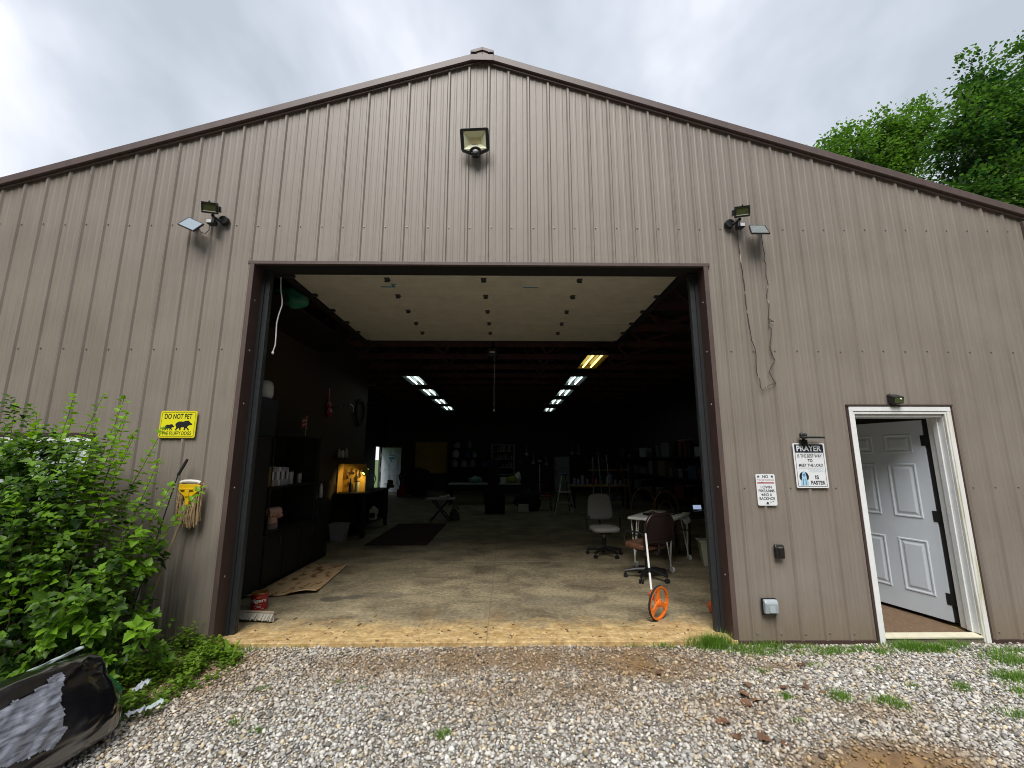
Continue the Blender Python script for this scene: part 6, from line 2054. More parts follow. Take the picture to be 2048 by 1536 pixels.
# measuring wheel leaning on the chair
mw = thing('measuring_wheel', (1.87, .48, 0), 'orange measuring wheel with white pole leaning on the dark chair', 'measuring wheel')
HUB = Vector((1.872, .475, .168))
WM = Matrix.Translation(HUB) @ Matrix.Rotation(R(38), 4, 'Z') @ Matrix.Rotation(R(4), 4, 'X')
mb = MB(WM); mb.lathe([(.150, -.014), (.166, -.014), (.166, .014), (.150, .014), (.150, -.014)], n=48, axis='Y'); mb.build('rim', 'orange', mw, smooth=True)
mb = MB(WM); mb.lathe([(.1662, -.013), (.170, -.011), (.170, .011), (.1662, .013)], n=48, axis='Y'); mb.build('tyre', 'rubber', mw, smooth=True)
for a in (95, 215, 335):
    mb = MB(WM)
    ca, sa = math.cos(R(a)), math.sin(R(a)); nx_, nz_ = -sa, ca
    mb.prism_y([(ca * .03 + nx_ * .030, sa * .03 + nz_ * .030), (ca * .10 + nx_ * .020, sa * .10 + nz_ * .020), (ca * .152 + nx_ * .048, sa * .152 + nz_ * .048), (ca * .156, sa * .156), (ca * .152 - nx_ * .048, sa * .152 - nz_ * .048), (ca * .10 - nx_ * .020, sa * .10 - nz_ * .020), (ca * .03 - nx_ * .030, sa * .03 - nz_ * .030)], -.008, .008)
    mb.build('spoke', 'orange', mw, bevel=.003)
mb = MB(WM); mb.cyl((0, -.022, 0), (0, .026, 0), .036, .036, 18); mb.cyl((0, -.030, 0), (0, -.022, 0), .022, .022, 14)
mb.build('hub', 'orange', mw, bevel=.003)
mb = MB(WM); 
for a in range(0, 360, 60):
    mb.cyl((.026 * math.cos(R(a)), -.0235, .026 * math.sin(R(a))), (.026 * math.cos(R(a)), -.021, .026 * math.sin(R(a))), .005, .005, 8)
mb.build('hub_bolts', 'orange_red', mw)
top = Vector((2.075, 1.43, .70)); side = HUB + Vector((-.045, .06, .03))
ax_ = (top - side).normalized()
L_ = (top - side).length
mb = MB(); mb.tube([HUB + Vector((-.01, .03, 0)), side, side + ax_ * .10], .011, 8); mb.box(side.x - .03, side.x + .02, side.y - .02, side.y + .02, side.z - .02, side.z + .05); mb.build('counter', 'orange_red', mw, bevel=.006)
for (f0, f1) in ((.10, .34), (.40, 1.0)):
    mb = MB(); mb.cyl(side + ax_ * L_ * f0, side + ax_ * L_ * f1, .0125, .0125, 10); mb.build('pole', 'rope_white', mw, smooth=True)
mb = MB(); mb.cyl(side + ax_ * L_ * .335, side + ax_ * L_ * .405, .0145, .0145, 10); mb.cyl(side + ax_ * L_ * .99, side + ax_ * (L_ + .16), .015, .015, 10); mb.build('grip', 'black_plastic', mw, smooth=True)
mb = MB(); mb.tube([HUB + Vector((-.05, -.02, -.12)), HUB + Vector((-.11, -.03, -.13)), HUB + Vector((-.135, -.02, -.145)), HUB + Vector((-.10, -.05, -.163)), HUB + Vector((-.03, -.05, -.165))], .003, 5); mb.build('kickstand', 'black_plastic', mw)

# orange saw handle peeking past the right jamb
sw = thing('hand_saw', (2.60, .72, 0), 'orange saw handle on the slab beside the right jamb', 'saw')
SMx = Matrix.Translation((2.48, .66, .0)) @ Matrix.Rotation(R(12), 4, 'Z')
o_ = [(.0, .075), (.012, .11), (.16, .175), (.24, .17), (.27, .10), (.26, .02), (.24, .0), (.03, .0), (.012, .02)]
i_ = [(.035, .080), (.045, .092), (.16, .140), (.21, .135), (.225, .10), (.22, .055), (.20, .050), (.05, .050), (.035, .055)]
mb = MB(SMx)
n_ = len(o_)
vs_ = [(x, y, z) for y in (-.018, .018) for x, z in o_] + [(x, y, z) for y in (-.018, .018) for x, z in i_]
fs = []
for i in range(n_):
    j = (i + 1) % n_
    fs += [(i, j, 2 * n_ + j, 2 * n_ + i), (n_ + j, n_ + i, 3 * n_ + i, 3 * n_ + j), (i, n_ + i, n_ + j, j), (2 * n_ + i, 2 * n_ + j, 3 * n_ + j, 3 * n_ + i)]
mb.add(vs_, fs); mb.build('handle', 'orange_red', sw, bevel=.006)
mb = MB(SMx); mb.box(.272, .62, -.002, .002, .01, .12); mb.build('blade', 'steel', sw)
mb = MB(SMx); mb.cyl((-.004, 0, .085), (-.03, 0, .09), .006, .003, 6); mb.build('trigger', 'orange_red', sw)

# ================================================================== chairs
def office_chair(name, loc, fwd, label, seat_m, back_m, base_m, kind, base_ang=0):
    t = thing(name, loc, label, 'chair', 'office chairs inside the doorway')
    a = math.atan2(fwd[1], fwd[0]) - math.pi / 2      # local +y is forward
    M_ = Matrix.Translation(Vector(loc)) @ Matrix.Rotation(a, 4, 'Z')
    MBs = Matrix.Translation(Vector(loc)) @ Matrix.Rotation(base_ang, 4, 'Z')
    sz = .45
    m_ = MB(M_)
    def seat(u, w):
        ph = u * 2 * math.pi; th = (w - .5) * math.pi
        sp_ = lambda v, e: math.copysign(abs(v) ** e, v)
        return (.245 * sp_(math.cos(th), .35) * sp_(math.cos(ph), .55), .03 + .235 * sp_(math.cos(th), .35) * sp_(math.sin(ph), .55), sz + .045 * sp_(math.sin(th), .6))
    m_.grid(seat, 32, 12); m_.build('seat', seat_m, t, smooth='all')
    m_ = MB(M_)
    if kind == 'task':
        def back(u, w):
            ph = u * 2 * math.pi; th = (w - .5) * math.pi
            sp_ = lambda v, e: math.copysign(abs(v) ** e, v)
            h = sp_(math.sin(ph), .45)
            wd = (.245 - .045 * (h * .5 + .5)) * sp_(math.cos(ph), .45)
            th_ = sp_(math.cos(th), .5)
            x = wd * th_
            y = -.215 + .035 * sp_(math.sin(th), .7) + .25 * x * x - .05 * (h * .5 + .5) * th_
            return (x, y, sz + .345 + .225 * h * th_)
        m_.grid(back, 40, 12); m_.build('backrest', back_m, t, smooth='all')
        m_ = MB(M_); m_.tube([(0, -.08, sz - .06), (0, -.24, sz - .05), (0, -.27, sz + .1), (0, -.265, sz + .3)], .018, 8); m_.build('back_bar', base_m, t)
        for s in (-1, 1):
            m_ = MB(M_); m_.tube([(s * .20, .0, sz - .05), (s * .29, .0, sz - .03), (s * .30, -.02, sz + .19)], .014, 8); m_.build('arm_post', base_m, t)
            m_ = MB(M_); m_.box(s * .30 - .035, s * .30 + .035, -.14, .12, sz + .19, sz + .225); m_.build('armrest', base_m, t, bevel=.012)
    else:
        def back(u, w):
            x = (u - .5) * .50
            r0 = abs(u - .5) * 2
            z0, z1 = sz + .09, sz + .44 - .15 * max(0, r0 - .5) ** 2.0 * 3.2
            return (x, -.25 + .45 * x * x - .05 * w, z0 + (z1 - z0) * w)
        m_.grid(back, 20, 10); m_.build('backrest', back_m, t, smooth='all', solid=.045)
        rim_ = [back(u / 20, 0) for u in range(21)] + [back(1, w / 6) for w in range(1, 6)] + [back(1 - u / 20, 1) for u in range(21)] + [back(0, 1 - w / 6) for w in range(1, 6)]
        m_ = MB(M_); m_.tube(rim_, .027, 8, closed=True); m_.build('back_rim', back_m, t, smooth='all')
        for s in (-1, 1):
            m_ = MB(M_); m_.tube([(s * .23, -.20, sz - .02), (s * .25, -.22, sz + .16), (s * .25, -.16, sz + .20), (s * .26, .10, sz + .20), (s * .25, .17, sz + .14), (s * .22, .18, sz - .02)], .014, 8); m_.build('arm_frame', base_m, t, smooth=True)
        m_ = MB(M_); m_.box(-.03, .03, -.24, -.05, sz - .075, sz - .045); m_.cyl((0, -.235, sz - .06), (0, -.235, sz + .2), .02, .02, 8); m_.build('back_bar', base_m, t)
    m_ = MB(M_); m_.box(-.10, .10, -.10, .12, sz - .085, sz - .045); m_.build('tilt_box', base_m, t, bevel=.008)
    m_ = MB(M_); m_.cyl((0, 0, .12), (0, 0, .30), .030, .030, 14); m_.build('column', base_m, t)
    m_ = MB(M_); m_.cyl((0, 0, .30), (0, 0, sz - .08), .016, .016, 12); m_.build('gas_piston', 'steel', t)
    for k in range(5):
        w = 2 * math.pi * k / 5
        dx_, dy_ = math.cos(w), math.sin(w)
        m_ = MB(MBs); m_.tube([(dx_ * .02, dy_ * .02, .125), (dx_ * .16, dy_ * .16, .115), (dx_ * .31, dy_ * .31, .085)], [.030, .026, .020], 8); m_.build('base_leg', base_m, t, smooth=True)
        m_ = MB(MBs)
        ex, ey = dx_ * .30, dy_ * .30
        tx_, ty_ = -dy_, dx_
        for s in (-1, 1):
            m_.cyl((ex + tx_ * s * .008, ey + ty_ * s * .008, .028), (ex + tx_ * s * .026, ey + ty_ * s * .026, .028), .028, .028, 12)
        m_.cyl((ex, ey, .03), (ex, ey, .085), .009, .009, 6)
        m_.build('caster', 'black_matte', t)
    return t


office_chair('office_chair', (1.985, 3.45, 0), (.06, -1), 'grey fabric office chair facing out of the doorway', 'chair_grey_seat', 'chair_grey', 'black_plastic', 'task', .2)
office_chair('office_chair', (2.26, 2.02, 0), (-.46, .89), 'dark brown office chair with rounded back turned away', 'chair_tan', 'chair_brown', 'black_plastic', 'swivel', .35)

# ---- white table on caster legs
tbw = thing('white_table', (2.785, 2.885, 0), 'small white table on tripod legs with casters', 'table')
TM = Matrix.Translation((2.785, 2.885, 0)) @ Matrix.Rotation(math.atan2(.797, .603), 4, 'Z')
mb = MB(TM); mb.box(-.56, .56, -.33, .33, .715, .752); mb.build('table_top', 'table_white', tbw, bevel=.005)
for sx in (-1, 1):
    for sy in (-1, 1):
        cx, cy = sx * .46, sy * .25
        mb = MB(TM)
        for (ax2, ay2) in ((-.05, -.05), (.05, -.05), (0, .06)):
            mb.cyl((cx + ax2, cy + ay2, .715), (cx + sx * .02, cy + sy * .02, .12), .0095, .0085, 8)
        mb.cyl((cx + sx * .02, cy + sy * .02, .065), (cx + sx * .02, cy + sy * .02, .125), .011, .011, 8)
        lg = mb.build('leg', 'table_white', tbw, smooth=True)
        mb = MB(TM); mb.box(cx - .055, cx + .06, cy - .055, cy + .065, .475, .487); mb.build('leg_clip', 'black_plastic', lg)
        mb = MB(TM); wx, wy = cx + sx * .02, cy + sy * .02
        mb.v = []
        mb.cyl((wx - .014, wy - .018, .042), (wx + .004, wy - .034, .042), .042, .042, 20); mb.build('caster', 'table_white', lg)
        mb = MB(TM); mb.cyl((wx - .002, wy - .0, .042), (wx - .013, wy - .017, .042), .034, .034, 16); mb.build('caster_hub', 'tub_grey', lg)
# clutter on the white table
for i, (x, y, sx, sy, h, a, m_n, lb) in enumerate(((-.18, .06, .16, .09, .035, .3, 'black_plastic', 'black tool case lying in the middle of the white table'), (.06, -.12, .12, .05, .03, -.5, 'lamp_dark', 'dark tape roll box near the middle of the white table'),
                                               (.33, -.13, .15, .09, .035, .8, 'black_plastic', 'black pouch near the right end of the white table'), (-.30, -.12, .06, .012, .012, .5, 'lamp_dark', 'dark pen lying near the left end of the white table'))):
    p = TM @ Vector((x, y, .7525))
    t = thing('small_case' if i != 3 else 'pen', p, lb, 'case' if i != 3 else 'pen', 'things on the white table')
    mb = MB(Matrix.Translation(p) @ Matrix.Rotation(a, 4, 'Z')); mb.box(-sx / 2 * 1.5, sx / 2 * 1.5, -sy, sy, .001, h); mb.build('body', m_n, t, bevel=.006)
    if i != 3:
        mb = MB(Matrix.Translation(p) @ Matrix.Rotation(a, 4, 'Z')); mb.tube([(-.04, 0, h), (-.03, 0, h + .025), (.03, 0, h + .025), (.04, 0, h)], .006, 6); mb.build('handle', 'lamp_dark', t)
p = TM @ Vector((-.02, .02, .7525))
mb = MB(Matrix.Translation(p)); mb.lathe([(.001, .001), (.055, .001), (.06, .02), (.05, .03), (.001, .032)], n=18); tag(mb.build('white_dish', 'jug_white', None, smooth=True), 'small white dish among the clutter on the white table', 'dish')
def paper(u, w):
    q = TM @ Vector((.50 - .40 * u, -.335 + .05 * w - (.02 if w < .5 else 0), .756 - .13 * max(0, (1 - w)) ** 1.2 - .02 * math.sin(u * 3)))
    return tuple(q)
mb = MB(); mb.grid(paper, 10, 8); tag(mb.build('paper_sheet', 'table_white', None, smooth='all', solid=.001), 'white paper sheet drooping over the front of the table', 'paper')

# ---- bentwood chair behind, dark side table, bin
bw = thing('bentwood_chair', (3.1, 3.65, 0), 'bentwood chair with hooped back behind the white table', 'chair', 'wooden chairs at the back')
def hoop(x0, x1, y, zb, zt):
    return [(x0 + (x1 - x0) * .5 * (1 - math.cos(R(a))), y, zb + (zt - zb) * math.sin(R(a)) ** .7) for a in range(0, 181, 10)]
mb = MB(); mb.tube(hoop(2.93, 3.42, 3.66, .46, 1.07), .014, 8); mb.build('hoop', 'bentwood', bw, smooth=True)
mb = MB(); mb.tube(hoop(3.03, 3.32, 3.66, .46, .90), .010, 8); mb.build('inner_hoop', 'bentwood', bw, smooth=True)
mb = MB(); mb.cyl((3.17, 3.86, .43), (3.17, 3.86, .46), .22, .22, 24); mb.build('seat', 'bentwood', bw)
for x, y in ((2.97, 3.68), (3.38, 3.68), (3.02, 4.03), (3.34, 4.03)):
    mb = MB(); mb.cyl((x, y, .0), (x * .9 + 3.17 * .1, y * .9 + 3.86 * .1, .43), .013, .017, 8); mb.build('leg', 'bentwood', bw)
bw2 = thing('bentwood_chair', (2.85, 4.4, 0), 'second hooped chair farther back behind the white table', 'chair', 'wooden chairs at the back')
mb = MB(); mb.tube(hoop(2.72, 3.22, 4.3, .46, 1.08), .014, 8); mb.build('hoop', 'bentwood', bw2, smooth=True)
mb = MB(); mb.cyl((2.97, 4.5, .43), (2.97, 4.5, .46), .22, .22, 24); mb.build('seat', 'bentwood', bw2)
for x, y in ((2.77, 4.32), (3.17, 4.32), (2.82, 4.67), (3.12, 4.67)):
    mb = MB(); mb.cyl((x, y, .0), (x, y, .43), .014, .016, 8); mb.build('leg', 'bentwood', bw2)
st = thing('side_table', (3.95, 3.9, 0), 'dark wooden side table partly behind the right jamb', 'table')
mb = MB(); mb.box(3.40, 4.6, 3.45, 4.2, .695, .73); mb.build('table_top', 'black_wood', st, bevel=.006)
mb = MB(); mb.box(3.46, 4.54, 3.50, 4.15, .60, .694); mb.build('apron', 'black_wood', st)
for x, y in ((3.50, 3.53), (4.5, 3.53), (3.5, 4.12), (4.5, 4.12)):
    mb = MB(); mb.lathe([(.018, 0), (.022, .08), (.03, .3), (.024, .42), (.032, .5), (.032, .599)], (x, y, 0), 10); mb.build('leg', 'chair_brown', st, smooth=True)
ph = thing('tablet', (3.72, 3.62, .73), 'small glowing screen standing on the dark side table', 'tablet')
mb = MB(); mb.box(3.64, 3.80, 3.615, 3.63, .745, .83, rot=(-.25, 0, 0)); mb.build('case', 'black_plastic', ph, bevel=.003)
mb = MB(); mb.box(3.647, 3.793, 3.6105, 3.6135, .751, .824, rot=(-.25, 0, 0)); mb.build('screen', 'screen_blue', ph)
mb = MB(); mb.box(3.66, 3.80, 3.62, 3.69, .731, .745); mb.build('stand', 'black_plastic', ph)
mb = MB(); mb.box(3.70, 3.86, 3.49, 3.58, .7315, .742, rot=(0, 0, .2)); tag(mb.build('remote', 'tub_grey', None, bevel=.003), 'grey remote lying before the glowing screen', 'remote')
mb = MB(); mb.box(3.93, 4.16, 3.62, 3.80, .7315, .87); tag(mb.build('carton', 'cardboard', None, bevel=.003), 'brown cardboard carton on the dark side table', 'carton')
mb = MB(); mb.box(3.92, 4.10, 3.47, 3.58, .7315, .735, rot=(0, 0, .4)); tag(mb.build('envelope', 'jug_white', None), 'white envelope on the side table by the jamb', 'envelope')
bn = thing('waste_bin', (3.47, 2.74, 0), 'pale beige waste bin partly behind the right jamb', 'bin')
BM2 = Matrix.Translation((3.50, 2.74, 0)) @ Matrix.Rotation(R(-12), 4, 'Z')
def rp_(z, a, b): return [(-a, -b, z), (a, -b, z), (a, b, z), (-a, b, z)]
rings = [rp_(.001, .125, .085), rp_(.36, .165, .12), rp_(.365, .185, .14), rp_(.385, .185, .14), rp_(.385, .165, .12)]
mb = MB(BM2); mb.add([p for r0 in rings for p in r0], [(i * 4 + q, i * 4 + (q + 1) % 4, i * 4 + 4 + (q + 1) % 4, i * 4 + 4 + q) for i in range(4) for q in range(4)] + [(0, 3, 2, 1)]); mb.box(-.05, .05, -.150, -.139, .345, .384)
mb.build('body', 'bin_beige', bn, bevel=.006)
rings = [rp_(.384, .164, .119), rp_(.02, .12, .08)]
mb = MB(BM2); mb.add([p for r0 in rings for p in r0], [(q, (q + 1) % 4, 4 + (q + 1) % 4, 4 + q) for q in range(4)] + [(4, 5, 6, 7)]); mb.build('lining', 'bin_inside', bn, fix=False)

# ================================================================== the dim back of the workshop
# back door swung in against the light from the side doorway
bd = thing('back_door', (-5.9, 17.4, 0), 'white six panel door standing open at the far left', 'door')
mb = MB(); mb.box(-5.94, -4.98, 17.38, 17.42, .03, 2.19); mb.build('door_leaf', 'door_white', bd, bevel=.004)
for (x0, x1) in ((-5.82, -5.52), (-5.40, -5.10)):
    for (z0, z1) in ((.32, .88), (1.06, 1.66), (1.80, 2.02)):
        mb = MB(); mb.box(x0, x1, 17.368, 17.379, z0, z1); mb.box(x0 + .05, x1 - .05, 17.360, 17.3675, z0 + .05, z1 - .05); mb.build('door_panel', 'door_white', bd, bevel=.008)
mb = MB(); mb.box(-5.60, -5.28, 17.352, 17.359, 1.46, 1.86); mb.build('notice', 'sign_white', bd)
mb = MB(); mb.box(-5.57, -5.31, 17.349, 17.351, 1.78, 1.83); mb.box(-5.57, -5.31, 17.349, 17.351, 1.60, 1.72); mb.box(-5.50, -5.40, 17.349, 17.351, 1.49, 1.57); mb.build('notice_print', 'ink_blue', bd)
for z in (.4, 1.1, 1.8):
    mb = MB(); mb.box(-5.985, -5.945, 17.36, 17.40, z - .13, z + .13); mb.build('hinge', 'steel', bd)
fr_ = thing('fridge', (3.05, 17.3, 0), 'pale upright fridge at the back of the workshop', 'fridge')
mb = MB(); mb.box(2.68, 3.40, 17.0, 17.6, .03, 1.74); mb.build('cabinet', 'fridge_white', fr_, bevel=.015)
mb = MB(); mb.box(2.69, 3.39, 16.94, 16.995, .08, 1.18); d_ = mb.build('door', 'fridge_white', fr_, bevel=.012)
mb = MB(); mb.box(2.72, 2.745, 16.91, 16.938, .85, 1.14); mb.build('handle', 'lamp_dark', d_)
mb = MB(); mb.box(2.69, 3.39, 16.94, 16.995, 1.20, 1.73); d_ = mb.build('freezer_door', 'fridge_white', fr_, bevel=.012)
mb = MB(); mb.box(2.72, 2.745, 16.91, 16.938, 1.24, 1.45); mb.build('handle', 'lamp_dark', d_)
bc = thing('bookcase', (.13, 17.4, 0), 'pale framed shelf case with small goods at the back', 'bookcase')
for x in (-.42, .68):
    mb = MB(); mb.box(x - .04, x + .04, 17.2, 17.55, .8, 2.36); mb.build('side', 'tub_grey', bc)
for z in (.86, 1.2, 1.62, 2.0, 2.33):
    mb = MB(); mb.box(-.38, .64, 17.2, 17.55, z - .025, z + .025); mb.build('shelf', 'tub_grey', bc)
r_ = random.Random(9)
cols_ = ['tub_grey', 'lilac_grey', 'jug_white', 'cardboard', 'blue_plastic', 'red_paint']
CN = dict(dim_grey='dark grey', dim_brown='dark brown', dim_blue='dark blue', dim_red='dark red', tub_grey='grey', lilac_grey='lilac', jug_white='white', cardboard='brown', blue_plastic='blue', red_paint='red', black_plastic='black', olive_cloth='olive', steel='metal')
ORD = ['first', 'second', 'third', 'fourth', 'fifth', 'sixth', 'seventh', 'eighth', 'ninth', 'tenth', 'eleventh', 'twelfth', 'thirteenth', 'fourteenth', 'fifteenth', 'sixteenth', 'seventeenth', 'eighteenth', 'nineteenth', 'twentieth', 'last', 'last']
k = 0
for z in (1.226, 1.646, 2.026):
    x = -.34
    nth = -1
    while x < .55:
        w, h = r_.uniform(.05, .12), r_.uniform(.12, .28)
        cm = r_.choice(cols_)
        nth += 1
        t = thing('tin', (x, 17.3, z), '%s tin, %s from the left on the %s shelf of the pale case' % (CN[cm], ORD[nth], {1.226: 'lowest', 1.646: 'middle', 2.026: 'top'}[z]), 'tin', 'goods in the pale shelf case')
        mb = MB(); mb.box(x, x + w, 17.25, 17.25 + w, z, z + h); mb.build('body', cm, t)
        mb = MB(); mb.box(x - .003, x + w + .003, 17.247, 17.253 + w, z + h, z + h + .015); mb.build('lid', 'lamp_dark', t)
        x += w + r_.uniform(.02, .09)
# long bench with bags
lb_ = thing('long_bench', (-.5, 12.0, 0), 'long pale topped bench across the middle of the workshop', 'bench')
mb = MB(); mb.box(-1.85, .82, 11.7, 12.4, .70, .745); mb.build('bench_top', 'tub_grey', lb_)
for x in (-1.78, -.5, .74):
    for y in (11.76, 12.34):
        mb = MB(); mb.box(x - .035, x + .035, y - .035, y + .035, 0, .70); mb.build('leg', 'black_wood', lb_)
def lump(name, c, r, m_n, label, cat, seed):
    def fn(u, w):
        th, ph = w * math.pi, u * 2 * math.pi
        p = Vector((math.sin(th) * math.cos(ph), math.sin(th) * math.sin(ph), math.cos(th)))
        k_ = 1 + .5 * noise.noise(p * 2.6 + Vector((seed, 0, 0)))
        return (c[0] + p.x * r[0] * k_, c[1] + p.y * r[1] * k_, max(c[2], c[2] + r[2] + p.z * r[2] * k_))
    m_ = MB(); m_.grid(fn, 20, 14)
    return tag(m_.build(name, m_n, None, smooth='all'), label, cat)
lump('teal_bag', (-.88, 12.0, .747), (.26, .2, .11), 'teal_cloth', 'crumpled teal cloth bag on the long bench', 'bag', 2)
lump('olive_bag', (.48, 12.0, .747), (.24, .2, .12), 'olive_cloth', 'olive green cloth bundle on the long bench', 'bag', 5)
lump('white_bag', (.72, 12.1, .747), (.12, .15, .19), 'jug_white', 'white plastic bag at the right end of the long bench', 'bag', 8)
mb = MB(); mb.lathe([(.001, .747), (.10, .747), (.12, .96), (.12, .975), (.105, .975), (.09, .76), (.001, .76)], (.17, 11.9, 0), 16); tag(mb.build('pail', 'jug_white', None, smooth=True), 'small white pail on the long bench', 'pail')
# tall black chest in the middle
tc_ = thing('tool_chest', (-.05, 9.2, 0), 'tall black tool chest standing mid floor', 'tool chest')
mb = MB(); mb.box(-.36, .24, 9.0, 9.5, .0, .72); mb.build('lower_cabinet', 'black_matte', tc_, bevel=.02)
mb = MB(); mb.box(-.28, .05, 9.05, 9.4, .722, 1.62); mb.build('upper_cabinet', 'black_matte', tc_, bevel=.03)
for z in (.1, .3, .5):
    mb = MB(); mb.box(-.33, .21, 8.985, 8.999, z, z + .17); mb.build('drawer', 'black_matte', tc_, bevel=.004)
# trestle stand with crossed legs
ts = thing('folding_stand', (-1.5, 7.6, 0), 'folding stand with crossed dark legs and pale top', 'stand')
mb = MB(); mb.box(-1.86, -1.10, 7.4, 7.8, .56, .60); mb.build('top_board', 'tub_grey', ts, bevel=.004)
for y in (7.45, 7.75):
    for s in (-1, 1):
        mb = MB(); mb.cyl((-1.48 + s * .26, y, .01), (-1.48 - s * .22, y, .56), .018, .018, 8); mb.build('leg', 'black_matte', ts)
mb = MB(); mb.box(-1.52, -1.32, 7.5, 7.65, .601, .66); mb.ell((-1.28, 7.6, .65), (.06, .06, .05), 10, 8); tag(mb.build('sander', 'steel', None, bevel=.01), 'small metal machine on the folding stand', 'machine')
cs = thing('circular_saw', (-1.1, 7.75, 0), 'bright edged saw standing on the floor by the folding stand', 'saw')
mb = MB(); mb.cyl((-1.12, 7.70, .16), (-1.09, 7.74, .16), .15, .15, 24); mb.build('blade_guard', 'steel', cs)
mb = MB(); mb.box(-1.25, -1.0, 7.78, 7.9, .0, .22); mb.tube([(-1.2, 7.84, .22), (-1.18, 7.84, .34), (-1.04, 7.84, .34), (-1.02, 7.84, .2)], .02, 8); mb.build('motor_body', 'black_plastic', cs, bevel=.01)
# step ladder
sl = thing('step_ladder', (2.05, 9.1, 0), 'open white and blue step ladder mid floor', 'ladder')
for (xa, xb, ya, yb) in ((1.76, 2.02, 9.0, 9.2), (2.36, 2.14, 9.0, 9.2)):
    mb = MB(); mb.cyl((xa, ya, .0), (xb, yb, 1.16), .022, .018, 6); mb.build('rail', 'rope_white' if xa < 2 else 'tub_grey', sl)
for (xa, xb) in ((1.80, 2.03), (2.30, 2.13)):
    mb = MB(); mb.cyl((xa, 9.7, .0), (xb, 9.25, 1.12), .014, .012, 6); mb.build('rear_leg', 'lamp_dark', sl)
for z, w in ((.32, .27), (.64, .20), (.95, .12)):
    mb = MB(); mb.box(2.065 - w, 2.065 + w, 9.0 + z * .17 - .05, 9.0 + z * .17 + .05, z - .015, z + .015); mb.build('step', 'rope_white' if z > .5 and z < .8 else 'tub_grey', sl)
mb = MB(); mb.box(1.95, 2.2, 9.12, 9.32, 1.15, 1.19); mb.build('top_tray', 'blue_plastic', sl, bevel=.01)
# reel and barrel near the back door
rl = thing('hose_reel', (-4.3, 15.2, 0), 'big dark round drum with a red base near the back door', 'drum')
mb = MB(); mb.cyl((-3.65, 15.0, .62), (-3.65, 15.7, .62), .60, .60, 28); mb.cyl((-3.65, 14.97, .62), (-3.65, 15.0, .62), .64, .64, 28); mb.build('drum', 'black_plastic', rl, bevel=.02)
mb = MB(); mb.box(-4.5, -4.1, 14.9, 15.3, 0, .32); mb.prism_y([(-4.45, .321), (-4.15, .321), (-4.25, .55), (-4.4, .55)], 14.95, 15.2); mb.build('base', 'red_paint', rl, bevel=.02)
mb = MB(); mb.tube([(-4.35, 15.0, .5), (-4.45, 15.0, .9), (-4.3, 15.0, 1.15), (-4.1, 15.05, 1.1)], .03, 8); mb.build('hose', 'rubber', rl)
# jugs and rolls stacked at the back wall
k = 0
for i, (x, z, r0, h, m_n) in enumerate(((-2.2, 1.25, .17, .42, 'tub_grey'), (-1.75, 1.25, .16, .40, 'tub_grey'), (-1.35, 1.25, .14, .4, 'lilac_grey'), (-2.15, 1.70, .16, .42, 'jug_white'), (-1.6, 1.70, .12, .38, 'blue_plastic'), (-1.25, 1.70, .12, .3, 'tub_grey'), (-2.1, 2.16, .15, .3, 'tub_grey'), (-1.5, 2.16, .1, .4, 'lilac_grey'), (-.75, 1.25, .16, .3, 'blue_plastic'))):
    bottle((x, 16.6, z), r0, h, m_n, ['lowest left grey jug', 'lowest middle grey jug', 'lowest lilac jug', 'whitish jug on the second board', 'blue jug on the second board', 'small grey jug on the second board', 'topmost grey jug', 'topmost lilac jug', 'wide blue jug at the right end'][i] + ' of the dim jug rack at the back', 'jugs on the back rack', name='jug')
jr = thing('jug_rack', (-1.5, 16.6, 0), 'dim dark board rack full of jugs at the back', 'rack')
for z in (1.24, 1.69, 2.15):
    mb = MB(); mb.box(-2.5, -.5, 16.35, 16.9, z - .04, z - .003); mb.build('board', 'black_wood', jr)
for x in (-2.52, -.48):
    mb = MB(); mb.box(x - .03, x + .03, 16.4, 16.85, 0, 2.6); mb.build('upright', 'black_wood', jr)
mb = MB(); mb.box(-4.4, -2.75, 17.95, 18.05, .9, 2.5); tag(mb.build('plywood_sheet', 'ply_yellow', None), 'dim plywood sheet leaning on the back wall', 'plywood')
mb = MB(); mb.cyl((1.42, 10.6, 0), (1.44, 10.7, 1.45), .015, .015, 8); tag(mb.build('white_pole', 'jug_white', None), 'thin white pole standing mid floor left of the ladder', 'pole')
lump('dark_bundle', (1.0, 9.9, 0), (.42, .35, .32), 'black_matte', 'dark heap of bags on the floor beside the white carton', 'heap', 11)
mb = MB(); mb.box(.66, .98, 9.45, 9.7, .002, .24); tag(mb.build('white_carton', 'jug_white', None, bevel=.004), 'small white printed carton on the floor mid workshop', 'carton')
rs_ = thing('red_chair', (1.55, 10.0, 0), 'metal chair with dull red seat left of the ladder', 'chair')
mb = MB(); mb.box(1.32, 1.75, 9.85, 10.25, .42, .47); mb.build('seat', 'red_paint', rs_, bevel=.015)
mb = MB(); mb.tube(hoop(1.28, 1.80, 10.27, .45, .92), .014, 8); mb.build('back_hoop', 'lamp_dark', rs_, smooth=True)
for x, y in ((1.34, 9.87), (1.73, 9.87), (1.34, 10.23), (1.73, 10.23)):
    mb = MB(); mb.cyl((x, y, 0), (x, y, .42), .012, .012, 8); mb.build('leg', 'lamp_dark', rs_)
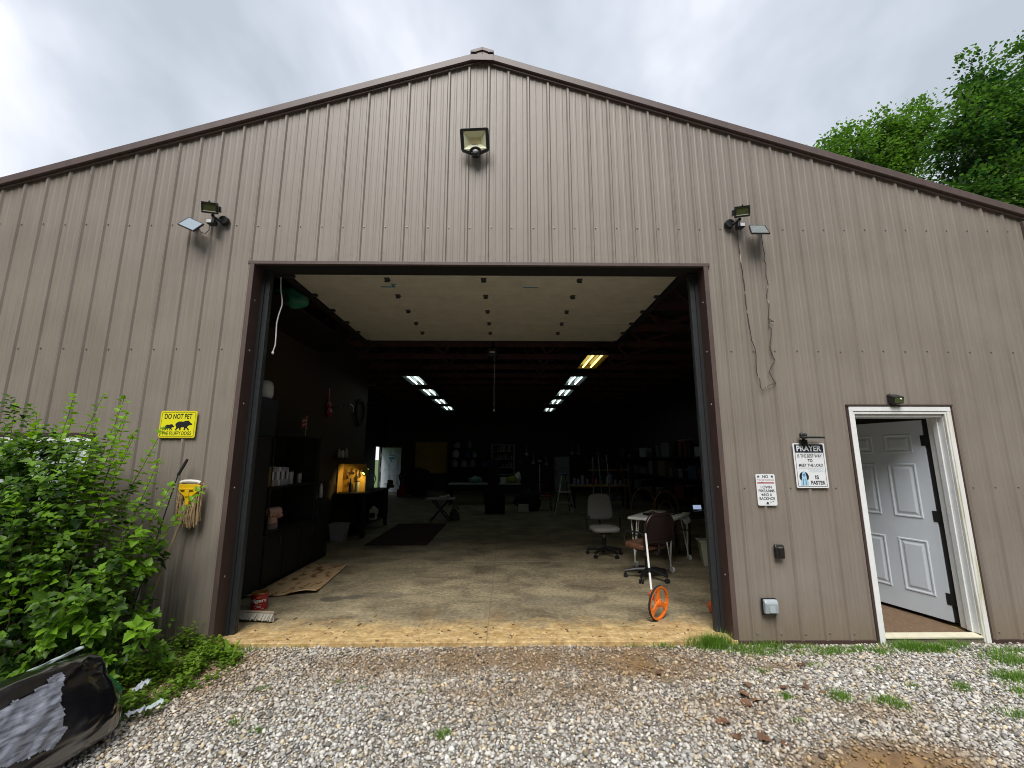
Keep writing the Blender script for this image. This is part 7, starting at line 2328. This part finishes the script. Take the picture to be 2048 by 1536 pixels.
# tool rack along the right wall
rk = thing('tool_rack', (5.6, 9, 0), 'long dim rack of tools and boxes along the right wall', 'rack')
for z in (.5, 1.1, 1.7):
    mb = MB(); mb.box(5.3, 5.94, 5.5, 15.5, z - .03, z); mb.build('board', 'black_wood', rk)
for y in (5.5, 8.0, 10.5, 13.0, 15.5):
    mb = MB(); mb.box(5.3, 5.36, y - .03, y + .03, 0, 2.1); mb.build('upright', 'black_wood', rk)
r_ = random.Random(21)
for z, zn in ((.502, 'lowest'), (1.102, 'middle'), (1.702, 'top')):
    y = 5.7
    nth = 0
    while y < 15.0 and nth < 16:
        w, h, dp = r_.uniform(.12, .7), r_.uniform(.10, .48), r_.uniform(.2, .56)
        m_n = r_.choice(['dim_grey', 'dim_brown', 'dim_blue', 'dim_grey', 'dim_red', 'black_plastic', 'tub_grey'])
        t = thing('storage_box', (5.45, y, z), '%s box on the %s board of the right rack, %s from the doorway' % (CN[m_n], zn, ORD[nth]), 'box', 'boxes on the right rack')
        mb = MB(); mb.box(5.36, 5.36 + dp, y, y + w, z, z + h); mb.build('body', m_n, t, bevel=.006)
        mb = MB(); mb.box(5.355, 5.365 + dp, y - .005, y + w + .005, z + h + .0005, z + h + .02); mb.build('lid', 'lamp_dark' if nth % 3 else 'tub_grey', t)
        y += w + r_.uniform(.08, .5); nth += 1
# long handled tools leaning in a row at the back right
for i in range(12):
    x = 3.75 + i * .16 + r_.uniform(-.04, .04)
    m_n = r_.choice(['cardboard', 'tub_grey', 'jug_white', 'red_paint', 'blue_plastic'])
    hh = r_.uniform(1.3, 1.8)
    t = thing('yard_tool', (x, 13.0, 0), '%s handled yard tool, %s from the left in the row at the back right' % (CN[m_n], ORD[i]), 'tool', 'yard tools leaning at the back right')
    mb = MB(); mb.cyl((x, 13.0, .02), (x + r_.uniform(-.12, .12), 13.25, hh), .016, .016, 6); mb.build('shaft', m_n, t)
    mb = MB(); mb.box(x - .09, x + .09, 12.97, 13.01, .0, .20 + .1 * (i % 2)); mb.build('head', 'steel' if i % 2 else 'tub_grey', t)
mb = MB(); mb.box(3.6, 5.2, 13.24, 13.30, 1.15, 1.22); tag(mb.build('tool_rail', 'cardboard', None), 'wooden rail that the yard tools lean on at the back right', 'rail')
# clutter on the floor and on a table right of centre
ct = thing('clutter_table', (3.0, 10.6, 0), 'cluttered dark table right of the step ladder', 'table')
mb = MB(); mb.box(2.5, 4.4, 10.3, 11.0, .72, .76); mb.build('table_top', 'cardboard', ct)
for x in (2.56, 4.34):
    for y in (10.36, 10.94):
        mb = MB(); mb.box(x - .03, x + .03, y - .03, y + .03, 0, .72); mb.build('leg', 'black_wood', ct)
for i in range(11):
    x = 2.6 + i * .16
    m_n = r_.choice(['jug_white', 'tub_grey', 'cardboard', 'red_paint', 'blue_plastic', 'lilac_grey', 'steel'])
    bottle((x, 10.5 + r_.uniform(-.1, .3), .762), r_.uniform(.04, .07), r_.uniform(.15, .38), m_n, '%s container, %s from the left on the cluttered dark table' % (CN[m_n], ORD[i]), 'containers on the cluttered table', neck=bool(i % 2))
# things hung on the workshop side of the left wall end and along the back wall
for i in range(14):
    x = 1.0 + i * .34
    if 2.6 < x < 3.5: continue
    m_n = r_.choice(['tub_grey', 'jug_white', 'cardboard', 'red_paint', 'blue_plastic', 'steel'])
    z = r_.uniform(1.3, 2.0); hh = r_.uniform(.25, .6)
    t = thing('hung_tool', (x, 18.1, z), '%s tool hung on the dim back wall, %s from the left' % (CN[m_n], ORD[i]), 'tool', 'tools hung on the back wall')
    mb = MB(); mb.cyl((x, 18.12, z), (x + r_.uniform(-.05, .05), 18.12, z + hh), .018, .018, 6); mb.build('shaft', m_n, t)
    mb = MB(); mb.box(x - .08, x + .08, 18.08, 18.14, z - .12, z); mb.build('head', 'steel' if i % 2 else m_n, t)
